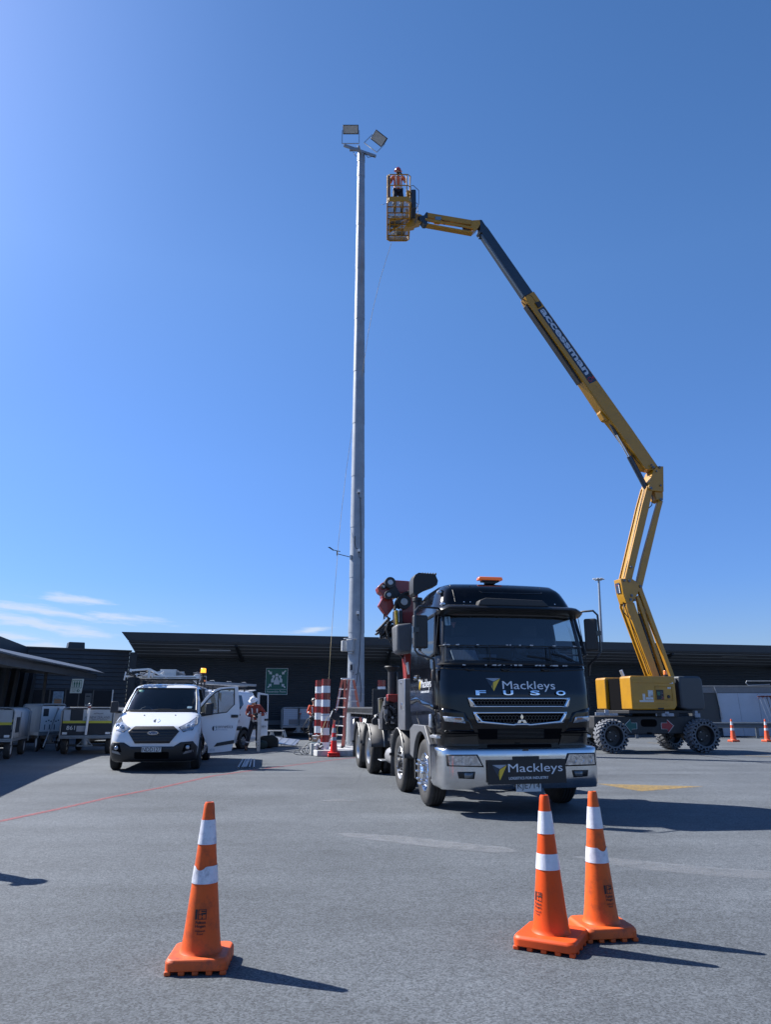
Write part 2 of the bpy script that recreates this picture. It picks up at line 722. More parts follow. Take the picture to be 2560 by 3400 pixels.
def worn_paint(name, rgb, wear=.5, scale=14, top=.9):
    m = bpy.data.materials.new(name)
    m.use_nodes = True
    n, l = m.node_tree.nodes, m.node_tree.links
    b = n['Principled BSDF']
    b.inputs['Roughness'].default_value = .7
    t = n.new('ShaderNodeTexCoord')
    z = n.new('ShaderNodeTexNoise')
    z.inputs['Scale'].default_value = scale
    z.inputs['Detail'].default_value = 10
    z.inputs['Roughness'].default_value = .8
    l.new(t.outputs['Object'], z.inputs['Vector'])
    v = n.new('ShaderNodeTexNoise')
    v.inputs['Scale'].default_value = 220
    v.inputs['Detail'].default_value = 2
    l.new(t.outputs['Object'], v.inputs['Vector'])
    a = n.new('ShaderNodeMath')
    a.operation = 'MULTIPLY_ADD'
    l.new(v.outputs[0], a.inputs[0])
    a.inputs[1].default_value = .55
    l.new(z.outputs[0], a.inputs[2])
    r = n.new('ShaderNodeMapRange')
    r.inputs['From Min'].default_value = .52 + .5 * wear
    r.inputs['From Max'].default_value = .72 + .5 * wear
    r.inputs['To Min'].default_value = 0
    r.inputs['To Max'].default_value = top
    l.new(a.outputs[0], r.inputs['Value'])
    b.inputs['Base Color'].default_value = (*rgb, 1)
    l.new(r.outputs[0], b.inputs['Alpha'])
    return m


def strip(name, pts, w, m, z=.004, part=None):
    mb = MB()
    L_, R_ = [], []
    for i, p in enumerate(pts):
        d = (Vector(pts[min(i + 1, len(pts) - 1)]) - Vector(pts[max(i - 1, 0)])).normalized()
        s = Vector((-d.y, d.x, 0)) * (w / 2 if not isinstance(w, list) else w[i] / 2)
        L_.append((p[0] + s.x, p[1] + s.y, z))
        R_.append((p[0] - s.x, p[1] - s.y, z))
    mb.grid([L_, R_], m)
    return tag(mb.build(name, smooth=0), kind='structure')


def gp(px, py):
    v = gnd(px * 1.53661, py * 1.53661)
    return (v.x, v.y)


RP = worn_paint('red_road_paint', (.34, .065, .075), .24, 14, .75)
pts = [gp(-200, 1817), gp(0, 1774), gp(120, 1749), gp(240, 1722), gp(350, 1701), gp(460, 1676), gp(560, 1662), gp(640, 1652), gp(745, 1638.5), gp(900, 1626), gp(1300, 1606)]
strip('red_line', pts, .11, RP)
strip('white_line', [gp(728, 1800), gp(760, 1804), gp(850, 1812), gp(980, 1827), gp(1080, 1836), gp(1125, 1840)], [.03, .26, .42, .40, .36, .02], worn_paint('white_road_paint', (.30, .31, .33), .26, 6, .42))
strip('white_line', [gp(1235, 1850), gp(1300, 1858), gp(1420, 1872), gp(1550, 1884), gp(1700, 1893)], [.02, .3, .4, .4, .35], worn_paint('faded_road_paint', (.28, .29, .31), .25, 5, .35))
strip('scuff_mark', [gp(690, 1731), gp(730, 1728), gp(770, 1731)], [.05, .3, .05], worn_paint('scuff', (.3, .3, .31), .3, 9, .4))
YP = worn_paint('yellow_road_paint', (.38, .25, .07), .24, 12, .75)
y = MB()
pp = [gp(1322, 1694), gp(1345, 1713), gp(1512, 1700), gp(1500, 1698.5)]
y.faces([(a, b, .004) for a, b in (gp(1290, 1693), gp(1385, 1709.5), gp(1520, 1699))], [(0, 1, 2)], YP)
tag(y.build('yellow_marking', smooth=0), kind='structure')
strip('yellow_line', [gp(1610, 1632), gp(1900, 1646)], .12, YP)
strip('yellow_line', [gp(1400, 1604), gp(1440, 1607)], .12, YP)
strip('yellow_line', [gp(667, 1628), gp(718, 1629)], .07, YP)
SEAM = mat('tar_seam', (.03, .03, .033), .6)
strip('tar_seam', [gp(1420, 1618), gp(1530, 1634), gp(1666, 1650), gp(1800, 1662)], .05, SEAM)
strip('tar_seam', [gp(1292, 1674), gp(1450, 1673), gp(1666, 1671)], .02, SEAM)
strip('tar_seam', [gp(1560, 1614), gp(1700, 1622)], .05, SEAM)

# ------------------------------------------------------------------ terminal building (long dark ribbed wall with a canopy)
CLAD = mat('dark_cladding', (.034, .041, .050), .5, .1, var=.1, vscale=1.2, dirt=(.07, .075, .08), dscale=.8, damt=.3)
CLADR = mat('dark_fascia', (.030, .035, .042), .45, .2, var=.08, vscale=.8)
SOFF = mat('canopy_soffit', (.045, .058, .078), .6)
W_O, W_A = Vector((-13.6, 40.3, 0)), R(9)
term = thing('terminal_building', 'long dark ribbed terminal wall under a deep canopy behind the truck', 'building', W_O, W_A)
LEN = 75
mb = MB()
prof = [(0.3, 0), (0, 0)]
z = .12
while z < 4.9:
    prof += [(0, z), (-.028, z + .03), (-.028, z + .055), (0, z + .085)]
    z += .098
prof += [(0, 4.95), (.3, 4.95)]
mb.prism(prof, 'x', -.1, LEN, CLAD)
mb.build('wall', term, smooth=0)
mb = MB()
mb.b2(0, LEN, -.10, -.035, .55, .80, mat('grey_rail', (.09, .10, .115), .5, .3))
mb.build('buffer_rail', term, bev=.01)
cz = lambda x: 5.2 - .0062 * x       # top of the fascia
mb = MB()
vs = []
for x in (0.0, LEN):
    t = cz(x)
    vs += [(x - (.35 if x == 0 else 0), -3.15, t), (x - (.35 if x == 0 else 0), -3.05, t), (x, -3.05, t - .42), (x, -3.15, t - .42)]
mb.faces(vs, [(0, 1, 2, 3), (4, 7, 6, 5), (0, 4, 5, 1), (1, 5, 6, 2), (2, 6, 7, 3), (3, 7, 4, 0)], CLADR)
mb.build('fascia', term, smooth=0)
mb = MB()
prof = []
for i in range(22):
    yy = -3.04 + i * .145
    zz = 4.72 - (yy + 3.04) * .19
    prof += [(yy, zz), (yy + .05, zz), (yy + .07, zz + .05), (yy + .125, zz + .05)]
top = [(p[0], p[1] + .14) for p in reversed(prof)]
bmv = prof + top
n_ = len(bmv)
vs = [(0.02, a, b) for a, b in bmv] + [(LEN, a, b - .0062 * LEN) for a, b in bmv]
mb.faces(vs, [tuple(range(n_))] + [tuple(range(2 * n_ - 1, n_ - 1, -1))] + [(k, n_ + k, n_ + (k + 1) % n_, (k + 1) % n_) for k in range(n_)], SOFF)
mb.build('soffit', term, smooth=0)
for x in [5.4 + 8.2 * i for i in range(8)]:
    mb = MB()
    mb.beam((x, -2.9, 4.66 - .0062 * x), (x + .25, -.1, 4.02 - .0062 * x), .14, .16, CLADR)
    mb.build('canopy_bracket', term)
for x in [3.5 + 10 * i for i in range(6)]:
    mb = MB()
    mb.b2(x, x + 1.6, -2.3, -2.18, 4.36, 4.42, mat('light_batten', (.3, .32, .34), .4))
    mb.build('batten_light', term)
mb = MB()   # roof plane behind the fascia, up over the building
mb.faces([(0, -3.05, 5.1), (LEN, -3.05, 4.65), (LEN, 14, 5.6), (0, 14, 6.0)], [(0, 1, 2, 3)], CLADR)
mb.b2(0, LEN, .3, 13, 0, 4.2, CLAD)
mb.b2(-.4, .0, -.05, 13, 0, 4.4, CLADR)
mb.build('roof', term, smooth=0)

# ------------------------------------------------------------------ side building on the left, boards sloping away
SB_A, SB_B = Vector((-18.3, 37.6, 0)), Vector((-14.0, 40.2, 0))
ang = math.atan2(SB_B.y - SB_A.y, SB_B.x - SB_A.x)
SL = (SB_B - SB_A).length
side = thing('side_building', 'dark weatherboard building with glazed doors behind the baggage carts', 'building', SB_A, ang)
BRD = mat('dark_weatherboard', (.034, .040, .049), .55, 0, var=.12, vscale=1.5)
GLB = mat('dark_pane', (.016, .02, .027), .5, spec=.15)
mb = MB()
prof = [(3, 0), (0, 0)]
z = 0.0
while z < 4.38:
    prof += [(-.05, z + .01), (0, z + .21)]
    z += .22
prof += [(0, 4.42), (3, 4.42)]
mb.prism(prof, 'x', -.1, SL, BRD)
mb.build('wall', side, smooth=0)
mb = MB()
mb.b2(-.2, SL + .1, -.09, .5, 4.42, 4.5, CLADR)
mb.build('parapet_cap', side)
mb = MB()
mb.box((2.55, 2.2, 4.72), (.9, .8, .5), CLADR, taper=(.92, .9))
mb.build('roof_vent', side, bev=.03)
# glazed front
FR = mat('window_frame', (.05, .055, .062), .4, .4)
mb = MB()
mb.b2(.1, 4.3, -.075, -.055, .15, 2.35, GLB)
mb.build('glazing', side, smooth=0)
for x in (.08, 1.2, 1.95, 2.6, 3.3, 4.28):
    mb = MB()
    mb.b2(x, x + .07, -.12, -.058, .0, 2.40, FR if x != 4.28 else STEEL)
    mb.build('mullion', side, bev=.006)
PAP = mat('paper', (.5, .5, .47), .8, var=.1)
TAN = mat('tan_board', (.30, .22, .15), .8)
mb = MB()
mb.b2(1.40, 1.90, -.080, -.0765, 1.15, 2.28, mat('blue_grey_poster', (.22, .3, .38), .7, var=.4, vscale=9))
mb.b2(1.48, 1.84, -.084, -.081, 1.45, 1.92, TAN)
for k in range(3):
    mb.b2(1.5, 1.8, -.087, -.085, 1.6 + k * .1, 1.63 + k * .1, mat('orange_print', (.5, .16, .05), .7))
mb.build('poster', side, smooth=0)
mb = MB()
mb.b2(2.95, 3.28, -.080, -.0765, .9, 2.2, mat('grey_notice', (.13, .13, .125), .7))
for k in range(3):
    mb.b2(3.0 + k * .085, 3.05 + k * .085, -.084, -.081, 1.55, 1.64, PAP)
mb.b2(3.0, 3.2, -.084, -.081, 2.02, 2.08, BLACKP)
mb.build('notice', side, smooth=0)
# wing that turns towards the viewer
wing = thing('side_wing', 'dark left wing with leaning columns beyond the nearest carts', 'building', (-18.3, 37.6, 0), 0)
mb = MB()
z = 0.0
vs, fs = [], []
pA, pB = Vector((0, 0, 0)), Vector((.45, -4.6, 0))
dirn = (pB - pA).normalized()
nr = Vector((-dirn.y, dirn.x, 0))
if nr.x < 0:
    nr = -nr
hA, hB = 4.46, 4.75
mb.faces([pA, pB, pB + Vector((0, 0, hB)), pA + Vector((0, 0, hA)), pA - nr * 5, pB - nr * 5, pB - nr * 5 + Vector((0, 0, hB)), pA - nr * 5 + Vector((0, 0, hA))],
         [(0, 1, 2, 3), (4, 7, 6, 5), (3, 2, 6, 7), (1, 5, 6, 2), (0, 3, 7, 4)], BRD)
mb.build('wall', wing, smooth=0)
for k, (a, b) in enumerate(((.15, 1.2), (.45, 2.0), (.8, 2.9), (1.2, 3.8))):
    mb = MB()
    p = pA.lerp(pB, .12 + .24 * k) + nr * .35
    mb.beam(p, p + Vector((.30, -.1, 3.4)), .22, .3, CLADR if k % 2 else FR)
    mb.build('column', wing, bev=.01)

# low canopy over the carts
CAN = mat('canopy_grey', (.085, .095, .11), .5, .3, var=.12, vscale=1.4, dirt=(.05, .05, .055), dscale=1.5, damt=.4)
can = thing('cart_canopy', 'low grey metal canopy sheltering the baggage carts at left', 'canopy', (0, 0, 0))
edge = [Vector((-13.75, 35.2, 0)), Vector((-12.9, 29.2, 0)), Vector((-12.1, 23.6, 0)), Vector((-11.0, 18.5, 0)), Vector((-9.9, 14.2, 0))]
zt = [3.02, 3.03, 3.04, 3.05, 3.06]
mb = MB()
rows = []
for p, t in zip(edge, zt):
    rows.append([(p.x, p.y, t - .26), (p.x + .03, p.y, t - .26), (p.x + .03, p.y, t - .03), (p.x, p.y, t - .03)])
mb.grid(rows, CAN, closed=True)
mb.faces([rows[0][k] for k in range(4)], [(0, 1, 2, 3)], CAN)
mb.faces([rows[-1][k] for k in range(4)], [(0, 1, 2, 3)], CAN)
mb.build('fascia', can, smooth=0)
mb = MB()
rows = []
for p, t in zip(edge, zt):
    rows.append([(p.x + .34, p.y + .1, t + .0), (p.x + .34, p.y + .1, t + .05), (p.x - .3, p.y, t + .28), (p.x - 4.6, p.y, t + .42), (p.x - 4.6, p.y, t + .3), (p.x - .3, p.y, t + .1)])
mb.grid(rows, CAN, closed=True)
mb.build('roof', can, smooth=0)
for p in ((-15.6, 34), (-15.2, 28.6), (-14.9, 22.5), (-12.8, 16)):
    mb = MB()
    mb.cyl((p[0], p[1], 0), (p[0], p[1], 3.25), .07, DARKM)
    mb.build('post', can)
for p, t in zip(edge[:4], zt):
    mb = MB()
    mb.beam((p.x, p.y + .02, t - .1), (p.x - 4.4, p.y + .02, t + .2), .08, .14, CAN)
    mb.build('rafter', can)
for yy_ in (-2.75, -2.1, -1.45, -.8):
    mb = MB()
    z0_ = 4.72 - (yy_ + 3.04) * .19
    mb.beam((.1, yy_, z0_ - .02), (LEN, yy_, z0_ - .02 - .0062 * LEN), .05, .035, mat('purlin_grey', (.16, .18, .21), .5, .3))
    mb.build('purlin', term, smooth=0)

# ------------------------------------------------------------------ signs
GRN = mat('sign_green', (.006, .12, .085), .45, 0, var=.06)
SWH = mat('sign_white', (.62, .66, .68), .5)


def figure_poly(mb, cx, z0, h, m, y):
    """a standing pictogram figure of height h"""
    k = h
    mb.prism(arc(cx, z0 + k * .9, k * .085, 0, 360, 14)[:-1], 'y', y, y - .003, m)
    mb.b2(cx - k * .13, cx + k * .13, y - .003, y, z0 + k * .45, z0 + k * .79, m)
    mb.b2(cx - k * .1, cx - k * .015, y - .003, y, z0, z0 + k * .45, m)
    mb.b2(cx + k * .015, cx + k * .1, y - .003, y, z0, z0 + k * .45, m)


def arrow_poly(c, ang_, L_, m, mb, y):
    pts = [(-.5, -.12), (.05, -.12), (.05, -.36), (.5, 0), (.05, .36), (.05, .12), (-.5, .12)]
    ca, sa = math.cos(R(ang_)), math.sin(R(ang_))
    mb.prism([(c[0] + L_ * (a * ca - b * sa), c[1] + L_ * (a * sa + b * ca)) for a, b in pts], 'y', y, y - .003, m)


sA = at(920, 2172, 41.2)
sgn = thing('assembly_sign', 'green Assembly Point sign with a group and four arrows on the dark wall', 'sign', (sA.x, 41.42, 0), W_A)
zc_ = (at(920, 2260, 41.3).z)
sgn.location.z = zc_ - .02
mb = MB()
mb.b2(-.61, .61, 0, .03, -.72, .72, SWH)
mb.b2(-.585, .585, -.004, .0, -.695, .695, GRN)
mb.build('panel', sgn, smooth=0)
mb = MB()
mb.b2(-.55, .55, -.008, -.005, -.44, -.425, SWH)
for cx, s in ((-.18, 1), (.18, 1)):
    mb.prism(arc(cx, .26, .08, 0, 360, 16)[:-1], 'y', -.005, -.008, SWH)
    mb.prism(arc(cx, .06, .13, 0, 180, 10) + [(cx - .13, -.06), (cx + .13, -.06)], 'y', -.005, -.008, SWH)
mb.prism(arc(0, .34, .085, 0, 360, 16)[:-1], 'y', -.009, -.011, SWH)
mb.prism(arc(0, .1, .17, 0, 180, 10) + [(-.17, -.1), (.17, -.1)], 'y', -.012, -.0135, GRN)
mb.prism(arc(0, .16, .085, 0, 360, 16)[:-1], 'y', -.015, -.017, SWH)
mb.prism(arc(0, -.02, .155, 0, 180, 10) + [(-.155, -.17), (.155, -.17)], 'y', -.015, -.017, SWH)
for c, a in (((-.38, .48), -45), ((.38, .48), -135), ((-.38, -.24), 45), ((.38, -.24), 135)):
    arrow_poly(c, a, .3, SWH, mb, -.005)
mb.build('pictogram', sgn, smooth=0)
mb = MB()
text_bm(mb, 'Assembly Point', 1.06, .15, SWH, (0, -.008, -.57), bold=.0)
mb.build('lettering', sgn, smooth=0)

p0 = at(253, 2277, 31)
sg2 = thing('hanging_sign', 'small white sign with three green figures hanging below the cart canopy', 'sign', (p0.x, 31, p0.z), 0)
mb = MB()
mb.prism([(-.24, -.29), (.24, -.29), (.29, .29), (-.20, .29)], 'y', 0, .02, mat('sign_pale', (.56, .62, .6), .5))
mb.build('panel', sg2, smooth=0)
mb = MB()
for bx in ((-.18, .22, .215, .235), (-.18, .22, -.09, -.07)):
    mb.b2(bx[0], bx[1], -.005, -.001, bx[2], bx[3], GRN)
for x in (-.18, .205):
    mb.b2(x, x + .015, -.005, -.001, -.07, .215, GRN)
for k in range(3):
    figure_poly(mb, -.08 + k * .1, -.05, .25, GRN, -.001)
mb.prism(arc(.10, -.19, .06, 0, 360, 16)[:-1], 'y', -.001, -.004, GRN)
text_bm(mb, '3', .05, .07, SWH, (.10, -.006, -.19), bold=.03)
text_bm(mb, 'assembly', .17, .045, GRN, (-.08, -.004, -.16), bold=.02)
text_bm(mb, 'point', .10, .04, GRN, (-.08, -.004, -.225), bold=.02)
mb.build('pictogram', sg2, smooth=0)

# ------------------------------------------------------------------ light mast
PX, PY = -1.08, 27.0
msc = lambda z: 1.5 + (z - 1.5) * 1.08 if z > .3 else z
GALV = mat('mast_galvanised', (.27, .30, .34), .5, .35, var=.15, vscale=2.2, dirt=(.42, .45, .48), dscale=1.3, damt=.35)


def mast_x(z):
    return 0.0


mast = thing('light_mast', 'tall tapered galvanised floodlight mast standing on the white plinth', 'light mast', (PX, PY, 0))
TOPZ = msc(23.45)
zs = [msc(z) for z in (0.2, 3.95, 5.85, 7.65, 9.55, 11.6, 13.7, 15.9, 18.1, 20.1, 22.4)] + [TOPZ]
rad = lambda z: .325 - (.325 - .157) * (z / TOPZ)
for i in range(len(zs) - 1):
    mb = MB()
    a, b = zs[i], zs[i + 1]
    mb.cyl((0, 0, a), (0, 0, b + .0), rad(a) + .006, GALV, rad(b) - .004, n=40)
    mb.build('mast_section', mast, smooth=40)
mb = MB()
mb.cyl((0, 0, .18), (0, 0, .24), .46, GALV, n=32)
for k in range(10):
    t = 2 * math.pi * k / 10
    mb.cyl((.4 * math.cos(t), .4 * math.sin(t), .2), (.4 * math.cos(t), .4 * math.sin(t), .32), .025, STEEL, n=6)
mb.build('base_flange', mast)
# head frame
mb = MB()
aL, aR = at(1142, 484, PY - .12), at(1248, 521, PY - .12)
mb.beam((aL.x - PX, -.12, aL.z), (aR.x - PX, -.12, aR.z), .1, .11, GALV)
mb.cyl((0, 0, TOPZ - .35), (0, 0, TOPZ + .1), .17, GALV, n=24)
mb.beam((-.1, -.6, TOPZ - .02), (.1, .6, TOPZ - .02), .09, .09, GALV)
mb.box((-.35, -.12, TOPZ + .24), (.34, .12, .12), GALV)
mb.build('head_frame', mast, bev=.008)
mb = MB()
mb.tube([(-.35, -.12, TOPZ + .1), (-.3, -.22, TOPZ - .1), (-.22, -.22, TOPZ - .22)], .014, BLACKP)
mb.tube([(-.2, -.12, TOPZ + .15), (-.12, -.2, TOPZ + .32), (-.05, -.2, TOPZ + .2)], .014, BLACKP)
mb.tube([(.15, -.2, TOPZ - .02), (.3, -.26, TOPZ - .3), (.55, -.2, TOPZ - .2), (.66, -.1, TOPZ - .1)], .014, BLACKP)
mb.build('head_cable', mast)


LENS = mat('flood_lens', (.40, .39, .37), .35, 0, .2, var=.12, vscale=7)


def flood(c, rot, w, h, brk=.3):
    root = bpy.data.objects.new('floodlight', None)
    col.objects.link(root)
    root.parent = mast
    root.location = c
    root.rotation_euler = (0, rot[1], rot[2])
    TX = Matrix.Rotation(rot[0], 4, 'X')
    mb = MB()
    mb.b2(-w / 2, w / 2, 0, .10, -h / 2, h / 2, DARKM)
    mb.xf(TX)
    mb.build('housing', root, bev=.01)
    mb = MB()
    for k in range(9):
        mb.b2(-w / 2 + .04 + k * (w - .08) / 8 - .006, -w / 2 + .04 + k * (w - .08) / 8 + .006, .1, .17, -h / 2 + .03, h / 2 - .03, ALU)
    mb.xf(TX)
    mb.build('heat_fins', root)
    mb = MB()
    mb.b2(-w / 2 + .035, w / 2 - .035, -.012, -.002, -h / 2 + .035, h / 2 - .035, LENS)
    mb.xf(TX)
    mb.build('lens', root)
    mb = MB()
    for s in (-1, 1):
        mb.beam((s * (w / 2 + .03), .05, 0), (s * (w / 2 + .03), .05, -h / 2 - brk), .045, .02, ALU, up=(0, 1, 0))
    mb.beam((-w / 2 - .03, .05, -h / 2 - brk), (w / 2 + .03, .05, -h / 2 - brk), .045, .02, ALU)
    mb.build('bracket', root)
    return root


flood((at(1165, 440, PY).x - PX, -.15, at(1165, 440, PY).z), (R(38), 0, 0), .70, .38, .52)
flood((at(1258, 471, PY).x - PX, -.15, at(1258, 471, PY).z + .02), (R(42), R(36), R(12)), .64, .46, .40)

# boxes and fittings on the mast
def on_mast(z, deg, extra=0.0):
    r = rad(z) + extra
    return Vector((r * math.sin(R(deg)), -r * math.cos(R(deg)), z))


GBOX = mat('grey_box', (.36, .38, .4), .55, .1, var=.1)
mb = MB()
p = on_mast(msc(3.5), -28, .12)
mb.box(p, (.24, .22, .42), GBOX, rot=(0, 0, R(-20)))
mb.box(p + Vector((0, 0, .24)), (.5, .05, .05), STEEL)
mb.box(on_mast(msc(3.5), -75, .12), (.2, .26, .38), GBOX, rot=(0, 0, R(-75)))
mb.box(p + Vector((0, -.02, -.25)), (.16, .12, .07), STEEL)
mb.build('junction_box', mast, bev=.02)
mb = MB()
p = on_mast(msc(2.78), -22, .05)
mb.box(p, (.13, .1, .3), GBOX, rot=(0, 0, R(-20)))
mb.box(p + Vector((-.02, -.052, 0)), (.09, .02, .2), DARKM, rot=(0, 0, R(-20)))
mb.box(p + Vector((0, 0, -.2)), (.07, .06, .08), GBOX)
mb.build('control_box', mast, bev=.008)
for (px, py) in ((1192, 1632), (1192, 1828), (1189, 2035)):
    v = at(px, py, PY - .3)
    mb = MB()
    mb.box((v.x - PX, -rad(v.z) - .07, v.z), (.09, .11, .1), MATTEW)
    mb.box((v.x - PX, -rad(v.z) - .06, v.z - .075), (.05, .06, .05), BLACKP)
    mb.tube([(v.x - PX, -rad(v.z) - .06, v.z - .1), (v.x - PX + .01, -rad(v.z) - .05, v.z - .25), (v.x - PX + .09, -rad(v.z) - .01, v.z - .28)], .009, BLACKP, n=6)
    mb.build('sensor', mast, bev=.012)
v = at(1165, 1850, PY - .2)
mb = MB()
q = Vector((v.x - PX, -.2, v.z))
mb.box(q, (.07, .09, .16), GBOX)
mb.tube([q, q + Vector((-.25, -.02, .06)), q + Vector((-.5, -.04, .12)), q + Vector((-.52, -.04, .2))], .014, BLACKP, n=6)
w_ = q + Vector((-.52, -.04, .22))
mb.cyl(w_ + Vector((.12, 0, -.01)), w_ + Vector((-.18, 0, .06)), .014, BLACKP, n=6)
mb.prism([(w_.x - .36, w_.z + .16), (w_.x - .28, w_.z + .17), (w_.x - .12, w_.z + .055), (w_.x - .14, w_.z + .02)], 'y', w_.y - .008, w_.y + .008, BLACKP)
mb.cyl(w_ + Vector((0, 0, -.16)), w_ + Vector((0, 0, .02)), .022, BLACKP, n=8)
mb.build('wind_vane', mast)
mb = MB()
path = [(1197, 1650), (1199, 1800), (1199, 1950), (1198, 2100), (1193, 2200), (1180, 2290)]
mb.tube([(at(a, b, PY - .28).x - PX, -rad(at(a, b, PY - .28).z) * .96 - .012, at(a, b, PY - .28).z) for a, b in path], .011, BLACKP, n=6)
path = [(1180, 2240), (1194, 2232), (1200, 2290), (1197, 2330)]
mb.tube([(at(a, b, PY - .28).x - PX, -rad(at(a, b, PY - .28).z) * .96 - .012, at(a, b, PY - .28).z) for a, b in path], .013, BLACKP, n=6)
path = [(1178, 1780), (1177, 1800), (1181, 1820), (1189, 1822)]
mb.tube([(at(a, b, PY - .28).x - PX, -rad(at(a, b, PY - .28).z) * .97 - .012, at(a, b, PY - .28).z) for a, b in path], .012, BLACKP, n=6)
mb.build('mast_cable', mast)
mb = MB()
for zz in (2.2, 1.95):
    mb.lathe([(rad(zz) + .012, zz - .012), (rad(zz) + .012, zz + .012)], STEEL, n=32)
mb.build('strap', mast)

# distant mast
dm = thing('distant_mast', 'slim distant lamp mast rising beyond the roof right of the truck', 'light mast', (0, 0, 0))
a, b = at(1988, 1925, 95), at(2003, 2300, 95)
mb = MB()
mb.cyl((b.x, 95, 0), (a.x, 95, a.z), .26, GALV, .13, n=14)
mb.build('pole', dm)
mb = MB()
mb.box((a.x, 95, a.z), (.9, .9, .09), GALV)
for dx, dy in ((-.6, 0), (.6, .1), (0, .5), (.25, -.4), (-.2, -.4)):
    mb.box((a.x + dx, 95 + dy, a.z + .12), (.34, .3, .12), LENS, rot=(R(20), R(15 * dx), 0))
mb.build('lamp_head', dm)

# plinth
PLC = mat('plinth_concrete', (.46, .47, .48), .8, dirt=(.16, .15, .14), dscale=5, damt=.7, bump=.2, bscale=30)
mb = MB()
mb.prism([(-2.15, 23.9), (-.25, 23.9), (.45, 24.6), (.45, 28.2), (-2.6, 28.2), (-2.45, 24.6)], 'z', .0, .19, PLC)
tag(mb.build('plinth', bev=.02), 'pale stained concrete plinth under the floodlight mast', 'plinth')

# ------------------------------------------------------------------ striped bollards
RED = mat('bollard_red', (.20, .012, .014), .25, 0, .4, dirt=(.30, .05, .02), dscale=8, damt=.5)
WHR = mat('bollard_white', (.66, .69, .72), .3, 0, .3)


def bollard(px, pytop, Y, pybot, label, r=.143, first_white=False):
    v = at(px, pytop, Y)
    zb = .19
    mb = MB()
    n = 10
    H = v.z - zb
    prof, ms = [], []
    for k in range(n):
        prof += [(r, zb + H * (1 - k / n)), (r, zb + H * (1 - (k + 1) / n))]
    prof = [(r, zb + H * (1 - k / n)) for k in range(n + 1)]
    ms = [RED if k % 2 == 0 else WHR for k in range(n)]
    mb.lathe([(.001, v.z)] + prof, None, n=28, mats=[DARKM] + ms)
    o = mb.build('bollard', loc=(v.x, Y, 0), smooth=40)
    return tag(o, label, 'bollard', 'red and white striped bollards round the mast')


bollard(1083, 2254, 24.5, 0, 'front striped bollard with the rope tied round it, left of the ladder')
bollard(1061, 2258, 26.4, 0, 'striped bollard half hidden behind the roped one')
bollard(1267, 2258, 26.4, 0, 'striped bollard whose top shows behind the truck deck')
# ------------------------------------------------------------------ black crane truck
T_O, T_A = Vector((1.79, 12.42, 0)), R(10)
PAINT = mat('black_paint', (.003, .0035, .006), .12, 0, .35, rvar=.05, spec=.28, dirt=(.016, .016, .018), dscale=5, damt=.35)
PAINT2 = mat('black_satin', (.012, .013, .016), .32, 0, .3, bump=.03, bscale=200)
POL = mat('polished_alloy', (.60, .61, .63), .20, 1.0, rvar=.06, var=.05)
LAMPG = mat('lamp_glass', (.55, .58, .62), .05, .6, 1.0, var=.35, vscale=40)
CRED = mat('crane_red', (.30, .035, .028), .38, 0, .4, dirt=(.12, .03, .025), dscale=4, damt=.5)
CGREY = mat('crane_grey', (.10, .105, .115), .55, 0, 0, var=.08)
ALUF = mat('fender_grey', (.05, .05, .054), .6, .1, dirt=(.11, .105, .1), dscale=4, damt=.6)
LOGY = mat('logo_yellow', (.75, .50, .04), .35)
LOGB = mat('logo_navy', (.02, .035, .06), .35)
LOGG = mat('logo_grey', (.32, .36, .42), .35)
LETW = mat('lettering_white', (.72, .75, .80), .4)
PLATE = mat('plate_white', (.55, .57, .58), .45, 0, .3)
PTXT = mat('plate_black', (.02, .02, .022), .5)

truck = thing('crane_truck', 'black eight wheel truck with red folded crane and chrome bumper, parked behind the cones', 'truck', T_O, T_A)
_M = Matrix.Translation(T_O) @ Matrix.Rotation(T_A, 4, 'Z')
_MI = _M.inverted()


def tp(px, py, ly):
    """photo pixel -> (x, z) on the truck's cross plane at local y"""
    o = _MI @ Vector((0, 0, EYE))
    d = _MI.to_3x3() @ _ray(px, py)
    t = (ly - o.y) / d.y
    return (o.x + d.x * t, o.z + d.z * t)


def c3(x, y):
    return (1150 + x / 2.766, 1900 + y / 2.766)


YF = [(.92, -1.20), (1.12, -1.24), (1.3, -1.27), (1.7, -1.25), (2.08, -1.19), (2.16, -1.15), (2.5, -1.10), (2.9, -1.02), (3.05, -.98), (3.2, -.90), (3.34, -.80), (3.43, -.66), (3.48, -.42), (3.505, .0)]
WF = [(.92, 1.19), (1.5, 1.235), (2.1, 1.235), (2.5, 1.205), (2.9, 1.15), (3.1, 1.13), (3.3, 1.06), (3.43, .96), (3.48, .84), (3.505, .6)]


def corner(t, a=.84, depth=.30):
    t = min(1, abs(t))
    c = .09 * t * t
    if t > a:
        u = (t - a) / (1 - a)
        c += depth * (1 - math.sqrt(max(0, 1 - u * u)))
    return c


def fy(x, z):
    w = interp(WF, z)
    return interp(YF, z) + corner(x / w)


def FR_(off):
    return lambda x, z: (x, fy(x, z) - off, z)


def sd(s, off=0.0):
    return lambda y, z: (s * (interp(WF, z) + off), y, z)


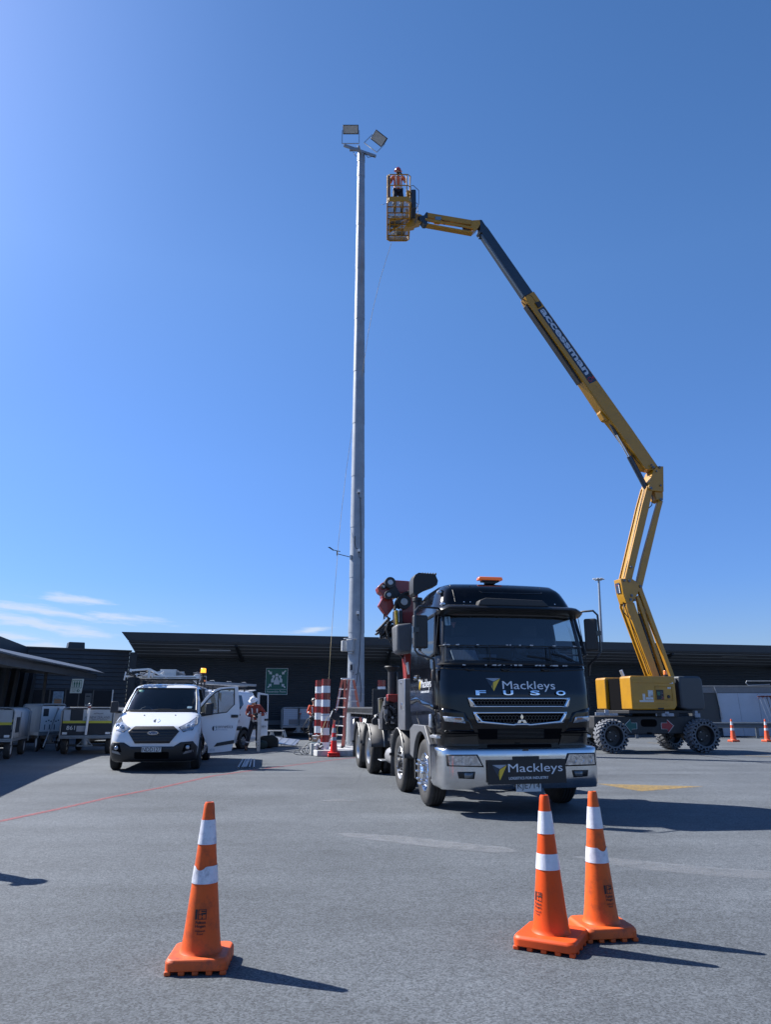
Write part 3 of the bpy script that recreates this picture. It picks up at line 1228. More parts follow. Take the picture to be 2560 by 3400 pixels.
def shell(mb, zs, wf, ff, yr, m, nf=36, ns=14, holes_f=(), holes_s=(), rear=None, cap=True):
    rows = []
    for z in zs:
        w = wf(z)
        row = []
        yb = yr if rear is None else rear(z)
        y0 = ff(w, z)
        for k in range(ns):
            row.append((-w, yb + (y0 - yb) * k / ns, z))
        for k in range(nf + 1):
            t = -math.cos(math.pi * k / nf) if False else -1 + 2 * k / nf
            t = math.copysign(abs(t) ** .75, t)
            row.append((w * t, ff(w * t, z), z))
        for k in range(1, ns + 1):
            row.append((w, y0 + (yb - y0) * k / ns, z))
        rows.append(row)
    bv = mb.grid(rows, m, closed=True)
    if cap:
        f = mb.bm.faces.new(bv[-1])
        f.material_index = mb.mi(m)
    if holes_f or holes_s:
        kill = []
        for f in mb.bm.faces:
            c = f.calc_center_median()
            n = f.normal if f.normal.length else Vector((0, 0, 0))
            f.normal_update()
            n = f.normal
            if abs(n.x) < .75 and c.y < yr * .3 and any(inpoly(c.x, c.z, h) for h in holes_f):
                kill.append(f)
            elif abs(n.x) >= .75 and any(inpoly(c.y, c.z, h) and (sg == 0 or sg * c.x > 0) for sg, h in holes_s):
                kill.append(f)
        bmesh.ops.delete(mb.bm, geom=kill, context='FACES')


def frange(a, b, n):
    return [a + (b - a) * k / n for k in range(n + 1)]


cab = bpy.data.objects.new('cab', None)
col.objects.link(cab)
cab.parent = truck
WS = [(-1.10, 2.17), (1.10, 2.17), (1.05, 2.90), (-1.05, 2.90)]
SWIN = [(-.98, 2.30), (-.55, 2.24), (.12, 2.40), (.12, 2.90), (-.82, 2.92)]
mb = MB()
shell(mb, frange(1.12, 3.505, 60), lambda z: interp(WF, z), fy, .82, PAINT, holes_f=[WS], holes_s=[(0, SWIN)],
      rear=lambda z: .82 if z < 2.9 else .82 - (z - 2.9) * .45)
mb.build('cab_shell', cab, smooth=50)
mb = MB()
shell(mb, frange(.90, 1.118, 6), lambda z: interp(WF, z) - .01, lambda x, z: fy(x, z) + .03, -.62, PAINT)
mb.build('lower_panel', cab, smooth=50)
# door line and side crease
for s in (-1, 1):
    mb = MB()
    out = [(-1.0, 2.02), (-.98, 1.42), (-.62, 1.24), (.40, 1.30), (.50, 1.6), (.50, 2.9), (-.84, 2.98)]
    mb.tube([sd(s, .001)(a, b) for a, b in [(-.97, 2.95), (-1.0, 2.3), (-.99, 1.45), (-.66, 1.22)]], .006, BLACKP, n=6)
    mb.build('door_seam', cab)
    mb = MB()
    mb.tube([sd(s, .001)(a, b) for a, b in [(.30, 2.95), (.34, 1.8), (.33, 1.32), (.22, 1.22)]], .006, BLACKP, n=6)
    mb.build('door_seam', cab)
    mb = MB()
    patch(mb, [(-1.0, 1.52), (-.2, 1.60), (.25, 1.66), (.75, 1.62), (.75, 1.55), (.2, 1.60), (-.2, 1.53), (-.95, 1.46)], sd(s, .012), PAINT)
    mb.build('side_crease', cab, thick=.012)
    mb = MB()
    mb.box((s * 1.26, -.78, 1.3), (.045, .10, .2), LAMPG)
    mb.build('side_lamp', cab, bev=.018)
    mb = MB()
    mb.box((s * 1.255, .28, 1.97), (.05, .16, .035), CHROME)
    mb.box((s * 1.245, .28, 1.97), (.02, .22, .09), BLACKP)
    mb.build('door_handle', cab, bev=.01)
    mb = MB()
    patch(mb, [(a * 1.0, b) for a, b in SWIN], sd(s, .004), glass_mat('cab_glass', (.80, .86, .88), 1.0, .015), step=.2)
    mb.build('side_window', cab, smooth=50)
    mb = MB()
    pts = [sd(s, .006)(a, b) for a, b in SWIN]
    mb.tube(pts, .028, PAINT2, n=8, closed=True)
    mb.build('window_seal', cab)
# windscreen
mb = MB()
WS2 = [(-1.12, 2.15), (1.12, 2.15), (1.07, 2.92), (-1.07, 2.92)]
patch(mb, WS2, FR_(.006), glass_mat('windscreen_glass', (.50, .56, .62), 1.9, .025), step=.12)
mb.build('windscreen', cab, smooth=60)
mb = MB()
seal = [(x, 2.15) for x in frange(-1.12, 1.12, 14)] + [(1.10, 2.5)] + [(x, 2.90) for x in frange(1.06, -1.06, 14)] + [(-1.10, 2.5)]
mb.tube([FR_(.008)(a, b) for a, b in seal], .03, PAINT2, n=8, closed=True)
mb.build('windscreen_seal', cab)
STK = mat('sticker', (.25, .38, .45), .5, var=.3, vscale=60)
mb = MB()
patch(mb, rrect(-1.05, -.97, 2.72, 2.86, .01, 2), FR_(.0095), STK, step=.1)
mb.build('screen_sticker', cab)
mb = MB()
patch(mb, rrect(.97, 1.07, 2.19, 2.27, .01, 2), FR_(.0095), STK, step=.1)
mb.build('screen_sticker', cab)
mb = MB()
patch(mb, rrect(.97, 1.07, 2.30, 2.38, .01, 2), FR_(.0095), STK, step=.1)
mb.build('screen_sticker', cab)
# interior
INT = mat('cab_interior', (.03, .032, .038), .8, bump=.1)
mb = MB()
mb.b2(-1.1, 1.1, .70, .76, 1.2, 3.0, INT)
mb.b2(-1.15, 1.15, -.9, .76, 1.2, 1.9, INT)
mb.b2(-1.05, 1.05, -.95, -.60, 1.9, 2.2, INT)
for x in (-.6, .6):
    mb.b2(x - .26, x + .26, -.25, -.1, 1.9, 2.62, INT)
    mb.b2(x - .13, x + .13, -.24, -.14, 2.64, 2.82, INT)
    mb.b2(x - .27, x + .27, -.55, -.1, 1.9, 2.05, INT)
mb.build('interior', cab, bev=.02)
mb = MB()
ring = [(-.6 + .21 * math.cos(t), -.72 + .12 * math.sin(t) * .5, 2.22 + .17 * math.sin(t)) for t in [2 * math.pi * k / 20 for k in range(20)]]
mb.tube(ring, .016, BLACKP, n=8, closed=True)
mb.build('steering_wheel', cab)
mb = MB()
mb.box((-.72, -.86, 2.28), (.42, .02, .2), mat('dash_paper', (.45, .5, .56), .6), rot=(R(-38), 0, R(8)))
mb.box((-.35, -.80, 2.24), (.3, .2, .05), mat('dash_folder', (.2, .24, .28), .6), rot=(R(-18), 0, R(-12)))
mb.box((.35, -.82, 2.24), (.5, .2, .04), INT, rot=(R(-8), 0, R(5)))
mb.build('dash_papers', cab)
mb = MB()
mb.faces([(-.86, -.6, 2.82), (-.76, -.6, 2.82), (-.81, -.6, 2.72)], [(0, 1, 2)], mat('pennant', (.45, .22, .2), .7))
mb.build('pennant', cab, thick=.003)
# visor over the windscreen
mb = MB()
rows = []
for z, yo, sc in ((2.90, -.02, 1.0), (2.93, -.16, 1.035), (2.975, -.24, 1.045), (3.0, -.22, 1.04), (3.03, -.10, 1.02), (3.05, .01, 1.0)):
    rows.append([(x * sc * 1.15 / 1.13, fy(x * .985, 2.95) + yo, z - (.03 if abs(x) > 1.0 else 0)) for x in frange(-1.13, 1.13, 30)])
mb.grid(rows, PAINT2)
mb.build('sun_visor', cab, smooth=60, thick=.006)
mb = MB()
mb.prism([(-.56, 3.02), (.60, 3.02), (.50, 3.12), (-.44, 3.14), (-.54, 3.10)], 'y', -1.17, -.98, mat('deflector_black', (.03, .031, .033), .6, bump=.1))
mb.build('bug_deflector', cab, bev=.015)
# roof recess, marker lamps, beacon
mb = MB()
mb.tube([FR_(.004)(a, b) for a, b in ((-.55, 3.40), (-.40, 3.27), (.30, 3.27), (.62, 3.28), (.66, 3.40))], .008, PAINT2, n=6)
mb.tube([FR_(.003)(a, b) for a, b in ((-.86, 3.42), (-.86, 3.3), (-.86, 3.1))], .006, BLACKP, n=6)
for x in (-.72, -.62, -.35, .55, .8):
    mb.ball(FR_(.0)(x, 3.10), .012, CHROME, seg=8, rings=6)
mb.build('roof_seam', cab)
for x in (-1.02,):
    for z in (3.28, 3.06):
        mb = MB()
        p = Vector(FR_(.02)(x, z))
        mb.ball(p + Vector((-.04, 0, 0)), .045, LAMPG, sc=(1.0, .8, .8), seg=12, rings=8)
        mb.cyl(p, p + Vector((.02, .08, 0)), .04, BLACKP, n=10)
        mb.build('marker_lamp', cab)
mb = MB()
b0 = tp(1150 + 880 * .5402, 1860 + 108 * .5402, -.5)
mb.box((b0[0], -.5, b0[1] - .02), (.42, .15, .055), mat('beacon_orange', (.75, .16, .02), .25, 0, .5, emit=(.8, .15, .02), estr=.12), taper=(.94, .85))
mb.box((b0[0], -.5, b0[1] - .062), (.30, .13, .03), BLACKP)
mb.box((b0[0], -.5, b0[1] - .08), (.18, .1, .06), BLACKP)
mb.build('roof_beacon', cab, bev=.012)
# guard mesh across the lower windscreen
mb = MB()
WIRE = mat('guard_wire', (.04, .042, .045), .5, .4)
for z in frange(2.13, 2.40, 17):
    mb.tube([FR_(.06)(x, z) for x in frange(-1.19, 1.19, 30)], .0016, WIRE, n=3)
for x in frange(-1.19, 1.19, 110):
    mb.tube([FR_(.06)(x, 2.13), FR_(.06)(x, 2.40)], .0014, WIRE, n=3)
mb.build('guard_mesh', cab, smooth=0)
mb = MB()
mb.tube([FR_(.062)(x, 2.405) for x in frange(-1.2, 1.2, 30)], .009, BLACKP, n=6)
mb.tube([FR_(.062)(x, 2.125) for x in frange(-1.2, 1.2, 30)], .009, BLACKP, n=6)
for x in (-.42, .55):
    mb.tube([FR_(.075)(x, 2.41), FR_(.075)(x, 2.12)], .009, BLACKP, n=6)
mb.build('guard_rail', cab)
CHIP = mat('chipped_white', (.5, .52, .55), .7)
mb = MB()
rnd = random.Random(4)
for x0, x1, z, n in ((-1.12, -.85, 2.418, 6), (-.62, -.58, 2.418, 2), (-.15, .3, 2.418, 5), (.58, .74, 2.418, 3), (.98, 1.18, 2.418, 5), (-.85, -.8, 2.113, 2), (-.52, .1, 2.113, 16), (.3, .82, 2.113, 16)):
    for k in range(n):
        x = rnd.uniform(x0, x1)
        w_ = rnd.uniform(.012, .05)
        p = Vector(FR_(.066)(x, z))
        mb.box(p, (w_, .008, rnd.uniform(.008, .02)), CHIP, rot=(0, rnd.uniform(-.2, .2), math.atan2(fy(x + .01, z) - fy(x - .01, z), .02)))
mb.build('chipped_edging', cab, smooth=0)
mb = MB()
for a, b in (((.75, 2.16), (.2, 2.26)), ((.05, 2.16), (-.5, 2.22)), ((1.02, 2.17), (.62, 2.30))):
    mb.tube([FR_(.03)(*a), FR_(.035)((a[0] + b[0]) / 2, (a[1] + b[1]) / 2 + .02), FR_(.03)(*b)], .009, BLACKP, n=6)
mb.build('wiper', cab)
# panel line under windscreen, with nozzles
mb = MB()
mb.tube([FR_(.003)(x, 2.02 + .05 * (x / 1.2) ** 2) for x in frange(-1.22, 1.22, 30)], .008, BLACKP, n=6)
for x in (-.75, -.2, .45):
    mb.tube([FR_(.02)(x - .05, 2.06), FR_(.03)(x, 2.04), FR_(.02)(x + .08, 2.055)], .014, BLACKP, n=6)
mb.tube([FR_(.003)(-1.19, z) for z in frange(1.45, 2.02, 8)], .006, BLACKP, n=6)
mb.tube([FR_(.003)(1.19, z) for z in frange(1.45, 2.02, 8)], .006, BLACKP, n=6)
mb.build('bonnet_seam', cab)

# grilles
HOLE = mat('opening_dark', (.005, .005, .006), .9, spec=.05)
HEX = mat('grille_mesh', (.022, .023, .026), .35, 0, .3)


def grille(name, outer, inner, depth):
    root = bpy.data.objects.new(name, None)
    col.objects.link(root)
    root.parent = cab
    mb = MB()
    n = len(outer)
    for k in range(n):
        q = [outer[k], outer[(k + 1) % n], inner[(k + 1) % n], inner[k]]
        patch(mb, q, FR_(.03), CHROME, step=.1)
    mb.build('grille_frame', root, smooth=50, thick=.02)
    mb = MB()
    patch(mb, inner, FR_(.006), HOLE, step=.1)
    mb.build('grille_backing', root)
    mb = MB()
    r = .030
    x0 = min(p[0] for p in inner)
    x1 = max(p[0] for p in inner)
    z0 = min(p[1] for p in inner)
    z1 = max(p[1] for p in inner)
    j = 0
    z = z0
    while z < z1:
        x = x0 + (r * .866 if j % 2 else 0)
        while x < x1:
            for a in (30, 90, 150):
                p = (x + r * math.cos(R(a)), z + r * math.sin(R(a)))
                q = (x + r * math.cos(R(a + 60)), z + r * math.sin(R(a + 60)))
                if inpoly(*p, inner) and inpoly(*q, inner):
                    mb.beam(FR_(.018)(*p), FR_(.018)(*q), .007, .014, HEX, up=(0, 1, 0))
            x += r * 1.732
        z += r * 1.5
        j += 1
    mb.build('grille_mesh', root, smooth=0)


grille('upper_grille', [(-.80, 1.635), (.80, 1.635), (.76, 1.50), (-.76, 1.50)], [(-.755, 1.613), (.755, 1.613), (.69, 1.517), (-.69, 1.517)], .03)
lo = [(-.73, 1.43), (.73, 1.43), (.67, 1.28), (.12, 1.235), (.08, 1.245), (-.08, 1.245), (-.12, 1.235), (-.67, 1.28)]
li = [(-.685, 1.408), (.685, 1.408), (.60, 1.305), (.13, 1.26), (.09, 1.27), (-.09, 1.27), (-.13, 1.26), (-.60, 1.305)]
grille('lower_grille', lo, li, .03)
# three part emblem on the lower grille
mb = MB()
r_ = .044
for rot in (90, 210, 330):
    c = (0.0 + r_ * math.cos(R(rot)), 1.315 + r_ * math.sin(R(rot)))
    ca, sa = math.cos(R(rot)), math.sin(R(rot))
    poly = [(c[0] + a * ca - b * sa, c[1] + a * sa + b * ca) for a, b in ((-.044, 0), (0, .026), (.044, 0), (0, -.026))]
    mb.prism(poly, 'y', -1.325, -1.30, CHROME)
mb.build('grille_emblem', cab, bev=.002)
for ch, x in (('F', -.60), ('U', -.18), ('S', .24), ('O', .66)):
    mb = MB()
    text_bm(mb, ch, .155, .068, CHROME, (x, 0, 1.705), bold=.03, fn=FR_(.022))
    mb.build('chrome_letter', cab, smooth=0, thick=.014)


def maker_logo(mb, x0, x1, z0, z1, fn):
    """three facets folded into a downward point"""
    w, h = x1 - x0, z1 - z0
    P = lambda a, b: (x0 + a * w, z0 + b * h)
    tri = lambda pts, m: mb.faces([Vector(fn(*P(*p))) for p in pts], [tuple(range(len(pts)))], m)
    tri([(0, 1), (1, 1), (.52, .74)], LOGG)
    tri([(0, .97), (.50, .72), (.46, .10), (.38, .2)], LOGB)
    tri([(1, .97), (.52, .70), (.36, .36), (.5, 0)], LOGY)


mb = MB()
text_bm(mb, 'Mackleys', .84, .155, LETW, (.17, 0, 1.80), bold=.0, fn=FR_(.004))
maker_logo(mb, -.50, -.28, 1.73, 1.92, FR_(.004))
mb.build('front_lettering', cab, smooth=0)
mb = MB()
fnL = lambda a, b: sd(-1, .004)(a, b)
text_bm(mb, 'Mackleys', .70, .17, LETW, (.0, 0, 0), bold=.0)
mb2 = MB()
for v in mb.bm.verts:
    pass
# on the side: local text x runs towards the front, so y = -x
for v in mb.bm.verts:
    x, z_ = v.co.x, v.co.z
    yy, zz = -.40 - x, 1.845 + z_
    v.co = Vector(sd(-1, .004)(yy, zz))
maker_logo(mb, -.11, .10, 1.76, 1.94, lambda a, b: sd(-1, .004)(-a + 0.05, b))
text_bm(mb2, 'ISLANDWIDE TRANSPORT LOGISTICS', .6, .03, LETW, (0, 0, 0), bold=.02)
for v in mb2.bm.verts:
    v.co = Vector(sd(-1, .004)(-.34 - v.co.x, 1.735 + v.co.z))
mb.build('door_lettering', cab, smooth=0)
mb2.build('door_lettering', cab, smooth=0)
# corner lamps, recesses
for s in (-1, 1):
    mb = MB()
    patch(mb, [(s * a, b) for a, b in ((.84, 1.27), (1.13, 1.30), (1.15, 1.37), (.88, 1.355))], FR_(.010), LAMPG, step=.08)
    patch(mb, [(s * a, b) for a, b in ((.90, 1.315), (1.0, 1.325), (1.0, 1.35), (.9, 1.35))], FR_(.014), mat('indicator', (.45, .22, .12), .25), step=.08)
    mb.build('corner_lamp', cab, thick=.01)
    mb = MB()
    patch(mb, [(s * a, b) for a, b in ((.70, 1.14), (1.2, 1.16), (1.215, 1.5), (1.02, 1.47), (.84, 1.42), (.76, 1.28))], FR_(.004), PAINT, step=.07)
    mb.build('corner_panel', cab, smooth=60, thick=.012)
    mb = MB()
    patch(mb, [(s * a, b) for a, b in ((.62, .95), (1.12, .95), (1.12, 1.07), (.66, 1.09))], FR_(-.015), mat('lower_recess', (.008, .008, .009), .25, 0, .6), step=.08)
    mb.build('lower_recess', cab, smooth=60)
mb = MB()
patch(mb, [(-.62, 1.04), (.62, 1.04), (.66, 1.19), (-.66, 1.19)], FR_(.003), HOLE, step=.1)
for k in range(7):
    mb.tube([FR_(.012)(x, 1.06 + k * .019) for x in frange(-.36, .36, 8)], .004, HEX, n=4)
mb.build('radiator_slot', cab)
mb = MB()
patch(mb, rrect(-.5, .5, .925, .965, .01, 2), FR_(-.02), HOLE, step=.1)
mb.build('tow_slot', cab)
mb = MB()
for x in frange(-1.0, 1.0, 1):
    pass
mb.tube([FR_(.0)(x, 1.128) for x in frange(-1.2, 1.2, 24)], .012, HOLE, n=6)
mb.build('panel_gap', cab)

# mirrors
for s in (-1, 1):
    root = bpy.data.objects.new('mirror', None)
    col.objects.link(root)
    root.parent = cab
    mb = MB()
    cx = -1.49 if s < 0 else 1.27
    mb.box((cx, -1.16, 2.60), (.23 if s < 0 else .20, .10, .50), BLACKP, rot=(0, 0, R(12) if s < 0 else R(-35)))
    mb.build('mirror_head', root, bev=.03, seg=3)
    mb = MB()
    o_ = -1.52 if s < 0 else 1.30
    mb.tube([(s * 1.12, -1.0, 2.95), (s * 1.19, -1.1, 2.97), (o_ + s * .0, -1.22, 2.97), (o_ + s * .06, -1.24, 2.90), (o_ + s * .07, -1.24, 2.6), (o_ + s * .07, -1.24, 2.32), (o_ + s * .02, -1.22, 2.26), (s * 1.28, -1.12, 2.20), (s * 1.26, -1.05, 2.14), (s * 1.25, -1.02, 1.98)], .017, PAINT2, n=8)
    mb.box((o_ + s * .05, -1.21, 2.62), (.09, .08, .07), PAINT2)
    mb.build('mirror_arm', root)
    if s < 0:
        mb = MB()
        mb.box((-1.255, -1.0, 1.97), (.06, .07, .16), BLACKP)
        mb.build('kerb_mirror', root, bev=.02)

# bumper
YB = [(.36, -1.30), (.42, -1.33), (.5, -1.345), (.88, -1.345), (.91, -1.33), (.925, -1.29)]


def by(x, z):
    return interp(YB, z) + corner(x / 1.245, .86, .26)


FB = lambda off: (lambda x, z: (x, by(x, z) - off, z))
bump = bpy.data.objects.new('bumper', None)
col.objects.link(bump)
bump.parent = truck
mb = MB()
shell(mb, [.36, .38, .42, .5, .6, .7, .8, .88, .90, .915, .925], lambda z: 1.245 - (.05 if z < .4 else 0) * (1 - (z - .36) / .04 * 1), by, -.72, POL, nf=48)
mb.build('bumper_bar', bump, smooth=50)
for s in (-1, 1):
    mb = MB()
    hl = [(.68, .845), (1.14, .845), (1.15, .665), (.60, .66)] if s > 0 else [(-1.15, .84), (-.70, .84), (-.61, .665), (-1.14, .68)]
    patch(mb, hl, FB(.004), BLACKP, step=.08)
    mb.build('lamp_surround', bump, thick=.008)
    mb = MB()
    cxm, czm = sum(p[0] for p in hl) / 4, sum(p[1] for p in hl) / 4
    hl2 = [(cxm + (a - cxm) * .90, czm + (b - czm) * .80) for a, b in hl]
    patch(mb, hl2, FB(.0135), mat('head_reflector', (.5, .52, .56), .12, .9, 1.0, var=.55, vscale=26), step=.04)
    for k in range(3):
        xx = s * (.76 + k * .13)
        mb.lathe([(.052, 0), (.045, .012), (.001, .018)], LAMPG, c=FB(.018)(xx, .755), axis='y', n=16)
    mb.build('headlight', bump, smooth=30)
    mb = MB()
    patch(mb, [(s * a, b) for a, b in ((.74, .605), (1.0, .605), (.98, .515), (.76, .505))], FB(.006), BLACKP, step=.08)
    patch(mb, [(s * a, b) for a, b in ((.77, .59), (.90, .59), (.90, .525), (.78, .52))], FB(.010), mat('fog_lens', (.14, .15, .16), .15, .2, .8), step=.08)
    mb.build('fog_lamp', bump, thick=.006)
mb = MB()
mb.b2(-.57, .62, -1.375, -1.362, .435, .765, mat('banner_black', (.010, .011, .014), .45))
mb.b2(-.17, .22, -1.375, -1.362, .766, .81, mat('banner_black', (.010, .011, .014), .45))
bn = mb.build('banner', bump)
bn.rotation_euler = (0, R(-.4), 0)
mb = MB()
text_bm(mb, 'Mackleys', .83, .15, LETW, (.155, -1.379, .635), bold=.0)
text_bm(mb, 'LOGISTICS FOR INDUSTRY', .60, .036, LETW, (.045, -1.379, .515), bold=.016)
maker_logo(mb, -.50, -.28, .49, .70, lambda a, b: (a, -1.379, b))
mb.build('banner_lettering', bn, smooth=0)
mb = MB()
mb.b2(-.15, .23, -1.36, -1.35, .325, .435, PLATE)
mb.build('number_plate', bump, bev=.004)
mb = MB()
text_bm(mb, 'KJE714', .34, .105, PTXT, (.04, -1.363, .395), bold=.0)
mb.build('plate_lettering', bump, smooth=0)
mb = MB()
patch(mb, rrect(-.02, .07, .885, .915, .005, 1), lambda x, z: (x, by(x, .88) - .004, z), mat('small_badge', (.02, .02, .022), .4))
mb.build('bumper_badge', bump)

# steps and arch trim each side
for s in (-1, 1):
    mb = MB()
    A = arc(0, .50, .60, 12, 182, 16)
    B = arc(0, .50, .70, 182, 12, 16)
    poly = [(.83, .72), (.83, 1.14), (.55, 1.22)] + [(-.3, 1.22), (-.62, .95), (-.70, .5)] + [(-.60, .46)] + [(y_, z_) for y_, z_ in arc(0, .52, .60, 175, 15, 16)]
    mb.prism(poly, 'x', s * 1.17, s * 1.245, mat('arch_trim', (.12, .125, .135), .5, .1, dirt=(.06, .06, .06), dscale=4, damt=.4))
    mb.build('wheel_arch', cab, bev=.01)
    mb = MB()
    mb.b2(s * .72, s * 1.16, -.6, .6, 1.08, 1.13, BLACKP)
    mb.b2(s * .62, s * .72, -.6, .8, .6, 1.12, BLACKP)
    mb.b2(s * .8, s * 1.2, .62, .70, .35, 1.05, BLACKP)
    mb.build('arch_liner', cab)
    mb = MB()
    mb.b2(s * .9, s * 1.17, -1.05, -.64, .50, .9, BLACKP)
    mb.build('step_well', cab, bev=.01)
    for zz, dy in ((.42, 0.0), (.76, .02), (1.05, .04)):
        mb = MB()
        mb.b2(s * .98, s * 1.225, -.98, -.60 + dy, zz, zz + .035, ALU)
        for k in range(5):
            mb.b2(s * 1.0, s * 1.215, -.95 + k * .07, -.93 + k * .07, zz + .035, zz + .045, ALU)
        mb.build('step', cab, bev=.004)

# wheels
TW = .29


def wheel(y, s, kind):
    root = bpy.data.objects.new('wheel', None)
    col.objects.link(root)
    root.parent = truck
    root.location = (s * 1.21, y, .505)
    if s > 0:
        root.rotation_euler = (0, 0, math.pi)
    mb = MB()   # outer face at local x=0, body towards +x
    wd = TW if kind < 2 else TW * 2 + .04
    r = .505
    prof = [(.29, .03), (.34, .012), (.42, .0), (.465, .012), (.492, .035), (r - .003, .05)]
    for k in range(4):
        a = .05 + k * (TW - .10) / 4
        b = .05 + (k + 1) * (TW - .10) / 4
        prof += [(r, a + .004), (r, b - .012), (r - .014, b - .010), (r - .014, b)]
    prof += [(r - .01, TW - .04), (.465, TW - .012), (.4, TW), (.28, TW - .02), (.28, .05)]
    mb.lathe(prof, RUBBER, axis='x', n=48)
    if kind == 2:
        prof2 = [(a, b + TW + .03) for a, b in prof]
        mb.lathe(prof2, RUBBER, axis='x', n=40)
    # sidewall lettering band
    mb.build('tyre', root, smooth=35)
    mb = MB()
    RM = ALU if kind else CHROME
    if kind < 2:
        mb.lathe([(.292, .028), (.285, .02), (.275, .04), (.265, .10), (.235, .085), (.22, .05), (.155, .035), (.15, .0), (.001, .0)] if kind == 0 else
                 [(.292, .028), (.285, .02), (.275, .04), (.262, .11), (.235, .10), (.215, .06), (.15, .05), (.001, .05)], RM, axis='x', n=40)
        mb.lathe([(.28, .05), (.28, TW)], DARKM, axis='x', n=32)
    else:
        mb.lathe([(.292, .028), (.285, .02), (.275, .04), (.268, .20), (.21, .21), (.16, .19), (.001, .19)], RM, axis='x', n=40)
        mb.lathe([(.12, .19), (.115, .06), (.09, .05), (.001, .05)], DARKM, axis='x', n=24)
    mb.build('rim', root, smooth=35)
    mb = MB()
    for k in range(10):
        t = 2 * math.pi * (k + .5) / 10
        x_ = .085 if kind < 2 else .205
        mb.cyl((x_, .236 * math.cos(t), .236 * math.sin(t)), (x_ - .003, .236 * math.cos(t), .236 * math.sin(t)), .026, HOLE, n=12)
    mb.build('rim_hole', root)
    mb = MB()
    for k in range(10):
        t = 2 * math.pi * k / 10
        c_, s_ = math.cos(t), math.sin(t)
        if kind == 0:
            mb.cyl((.04, .185 * c_, .185 * s_), (-.05, .185 * c_, .185 * s_), .021, CHROME, r1=.019, n=10)
            mb.ball((-.058, .185 * c_, .185 * s_), .022, CHROME, seg=8, rings=6)
        elif kind == 1:
            mb.cyl((.05, .18 * c_, .18 * s_), (.0, .18 * c_, .18 * s_), .018, DARKM, n=8)
        else:
            mb.cyl((.19, .165 * c_, .165 * s_), (.15, .165 * c_, .165 * s_), .018, DARKM, n=8)
    if kind == 0:
        mb.lathe([(.12, .03), (.115, -.02), (.08, -.05), (.001, -.055)], CHROME, axis='x', n=24)
    elif kind == 1:
        mb.lathe([(.10, .06), (.09, .0), (.07, -.02), (.001, -.02)], DARKM, axis='x', n=24)
    mb.build('hub', root, smooth=40)
    return root


AX = [(0.0, 0), (2.03, 1), (5.86, 2), (7.62, 2)]
for y_, k in AX:
    for s in (-1, 1):
        wheel(y_, s, k)
for y_, k in AX:
    mb = MB()
    mb.cyl((-1.0, y_, .505), (1.0, y_, .505), .07, DARKM)
    mb.ball((0, y_, .5), .2, DARKM)
    mb.build('axle', truck)
# chassis
mb = MB()
for s in (-1, 1):
    mb.b2(s * .38, s * .46, -.9, 9.5, .72, .98, DARKM)
for y_ in (1.2, 2.8, 4.2, 5.2, 6.7, 9.4):
    mb.b2(-.38, .38, y_, y_ + .1, .76, .94, DARKM)
mb.build('chassis', truck, bev=.006)


def fender(y_, w0, w1, s, r=.60, a0=8, a1=170, flap=True):
    mb = MB()
    rows = []
    for x in (s * w0, s * w1):
        pts = arc(y_, .51, r, a0, a1, 18)
        if flap:
            pts = [(pts[0][0] + .01, .22)] + pts
        rows.append([(x, a, b) for a, b in pts])
    mb.grid(rows, ALUF)
    mb.build('mudguard', truck, smooth=50, thick=.012)
    for x in (w0, w1 - .02, (w0 + w1) / 2):
        mb = MB()
        mb.tube([(s * x, a, b) for a, b in arc(y_, .51, r + .008, a0, a1, 18)], .014, mat('guard_trim', (.26, .26, .255), .55, .3), n=6)
        mb.build('mudguard_trim', truck)
    mb = MB()
    mb.box((s * (w1 - .05), y_ + r - .02, .62), (.16, .05, .05), BLACKP)
    mb.build('mudguard_clamp', truck)


for s in (-1, 1):
    fender(2.03, .82, 1.25, s)
    fender(5.86, .58, 1.25, s)
    fender(7.62, .58, 1.25, s)
# locker, battery box, tank
mb = MB()
mb.b2(-1.24, -.80, 1.28, 1.92, 1.10, 2.0, mat('locker_steel', (.30, .31, .33), .35, .75, var=.2, vscale=3, dirt=(.5, .5, .5), dscale=5, damt=.4))
mb.build('locker', truck, bev=.012)
mb = MB()
mb.box((-1.247, 1.52, 1.52), (.02, .07, .12), CHROME)
mb.cyl((-1.24, 1.6, 1.93), (-1.25, 1.6, 1.93), .025, CHROME, n=12)
mb.build('locker_latch', truck, bev=.004)
mb = MB()
mb.b2(-1.15, -.7, 2.75, 3.25, .68, 1.05, BLACKP)
mb.box((-1.16, 3.0, .88), (.04, .3, .2), BLACKP)
mb.build('battery_box', truck, bev=.03)
mb = MB()
mb.cyl((-.98, 2.9, .52), (-.98, 3.9, .52), .17, mat('air_tank', (.28, .28, .285), .45, .4, var=.15), n=24)
mb.b2(-1.22, -.75, 3.95, 4.35, .40, .42, STEEL)
mb.beam((-1.0, 4.1, .42), (-.85, 4.2, .6), .03, .03, STEEL)
mb.build('air_tank', truck, bev=.02)
mb = MB()
mb.cyl((.95, 2.9, .62), (.95, 4.6, .62), .30, ALU, n=28)
mb.build('fuel_tank', truck, bev=.02)
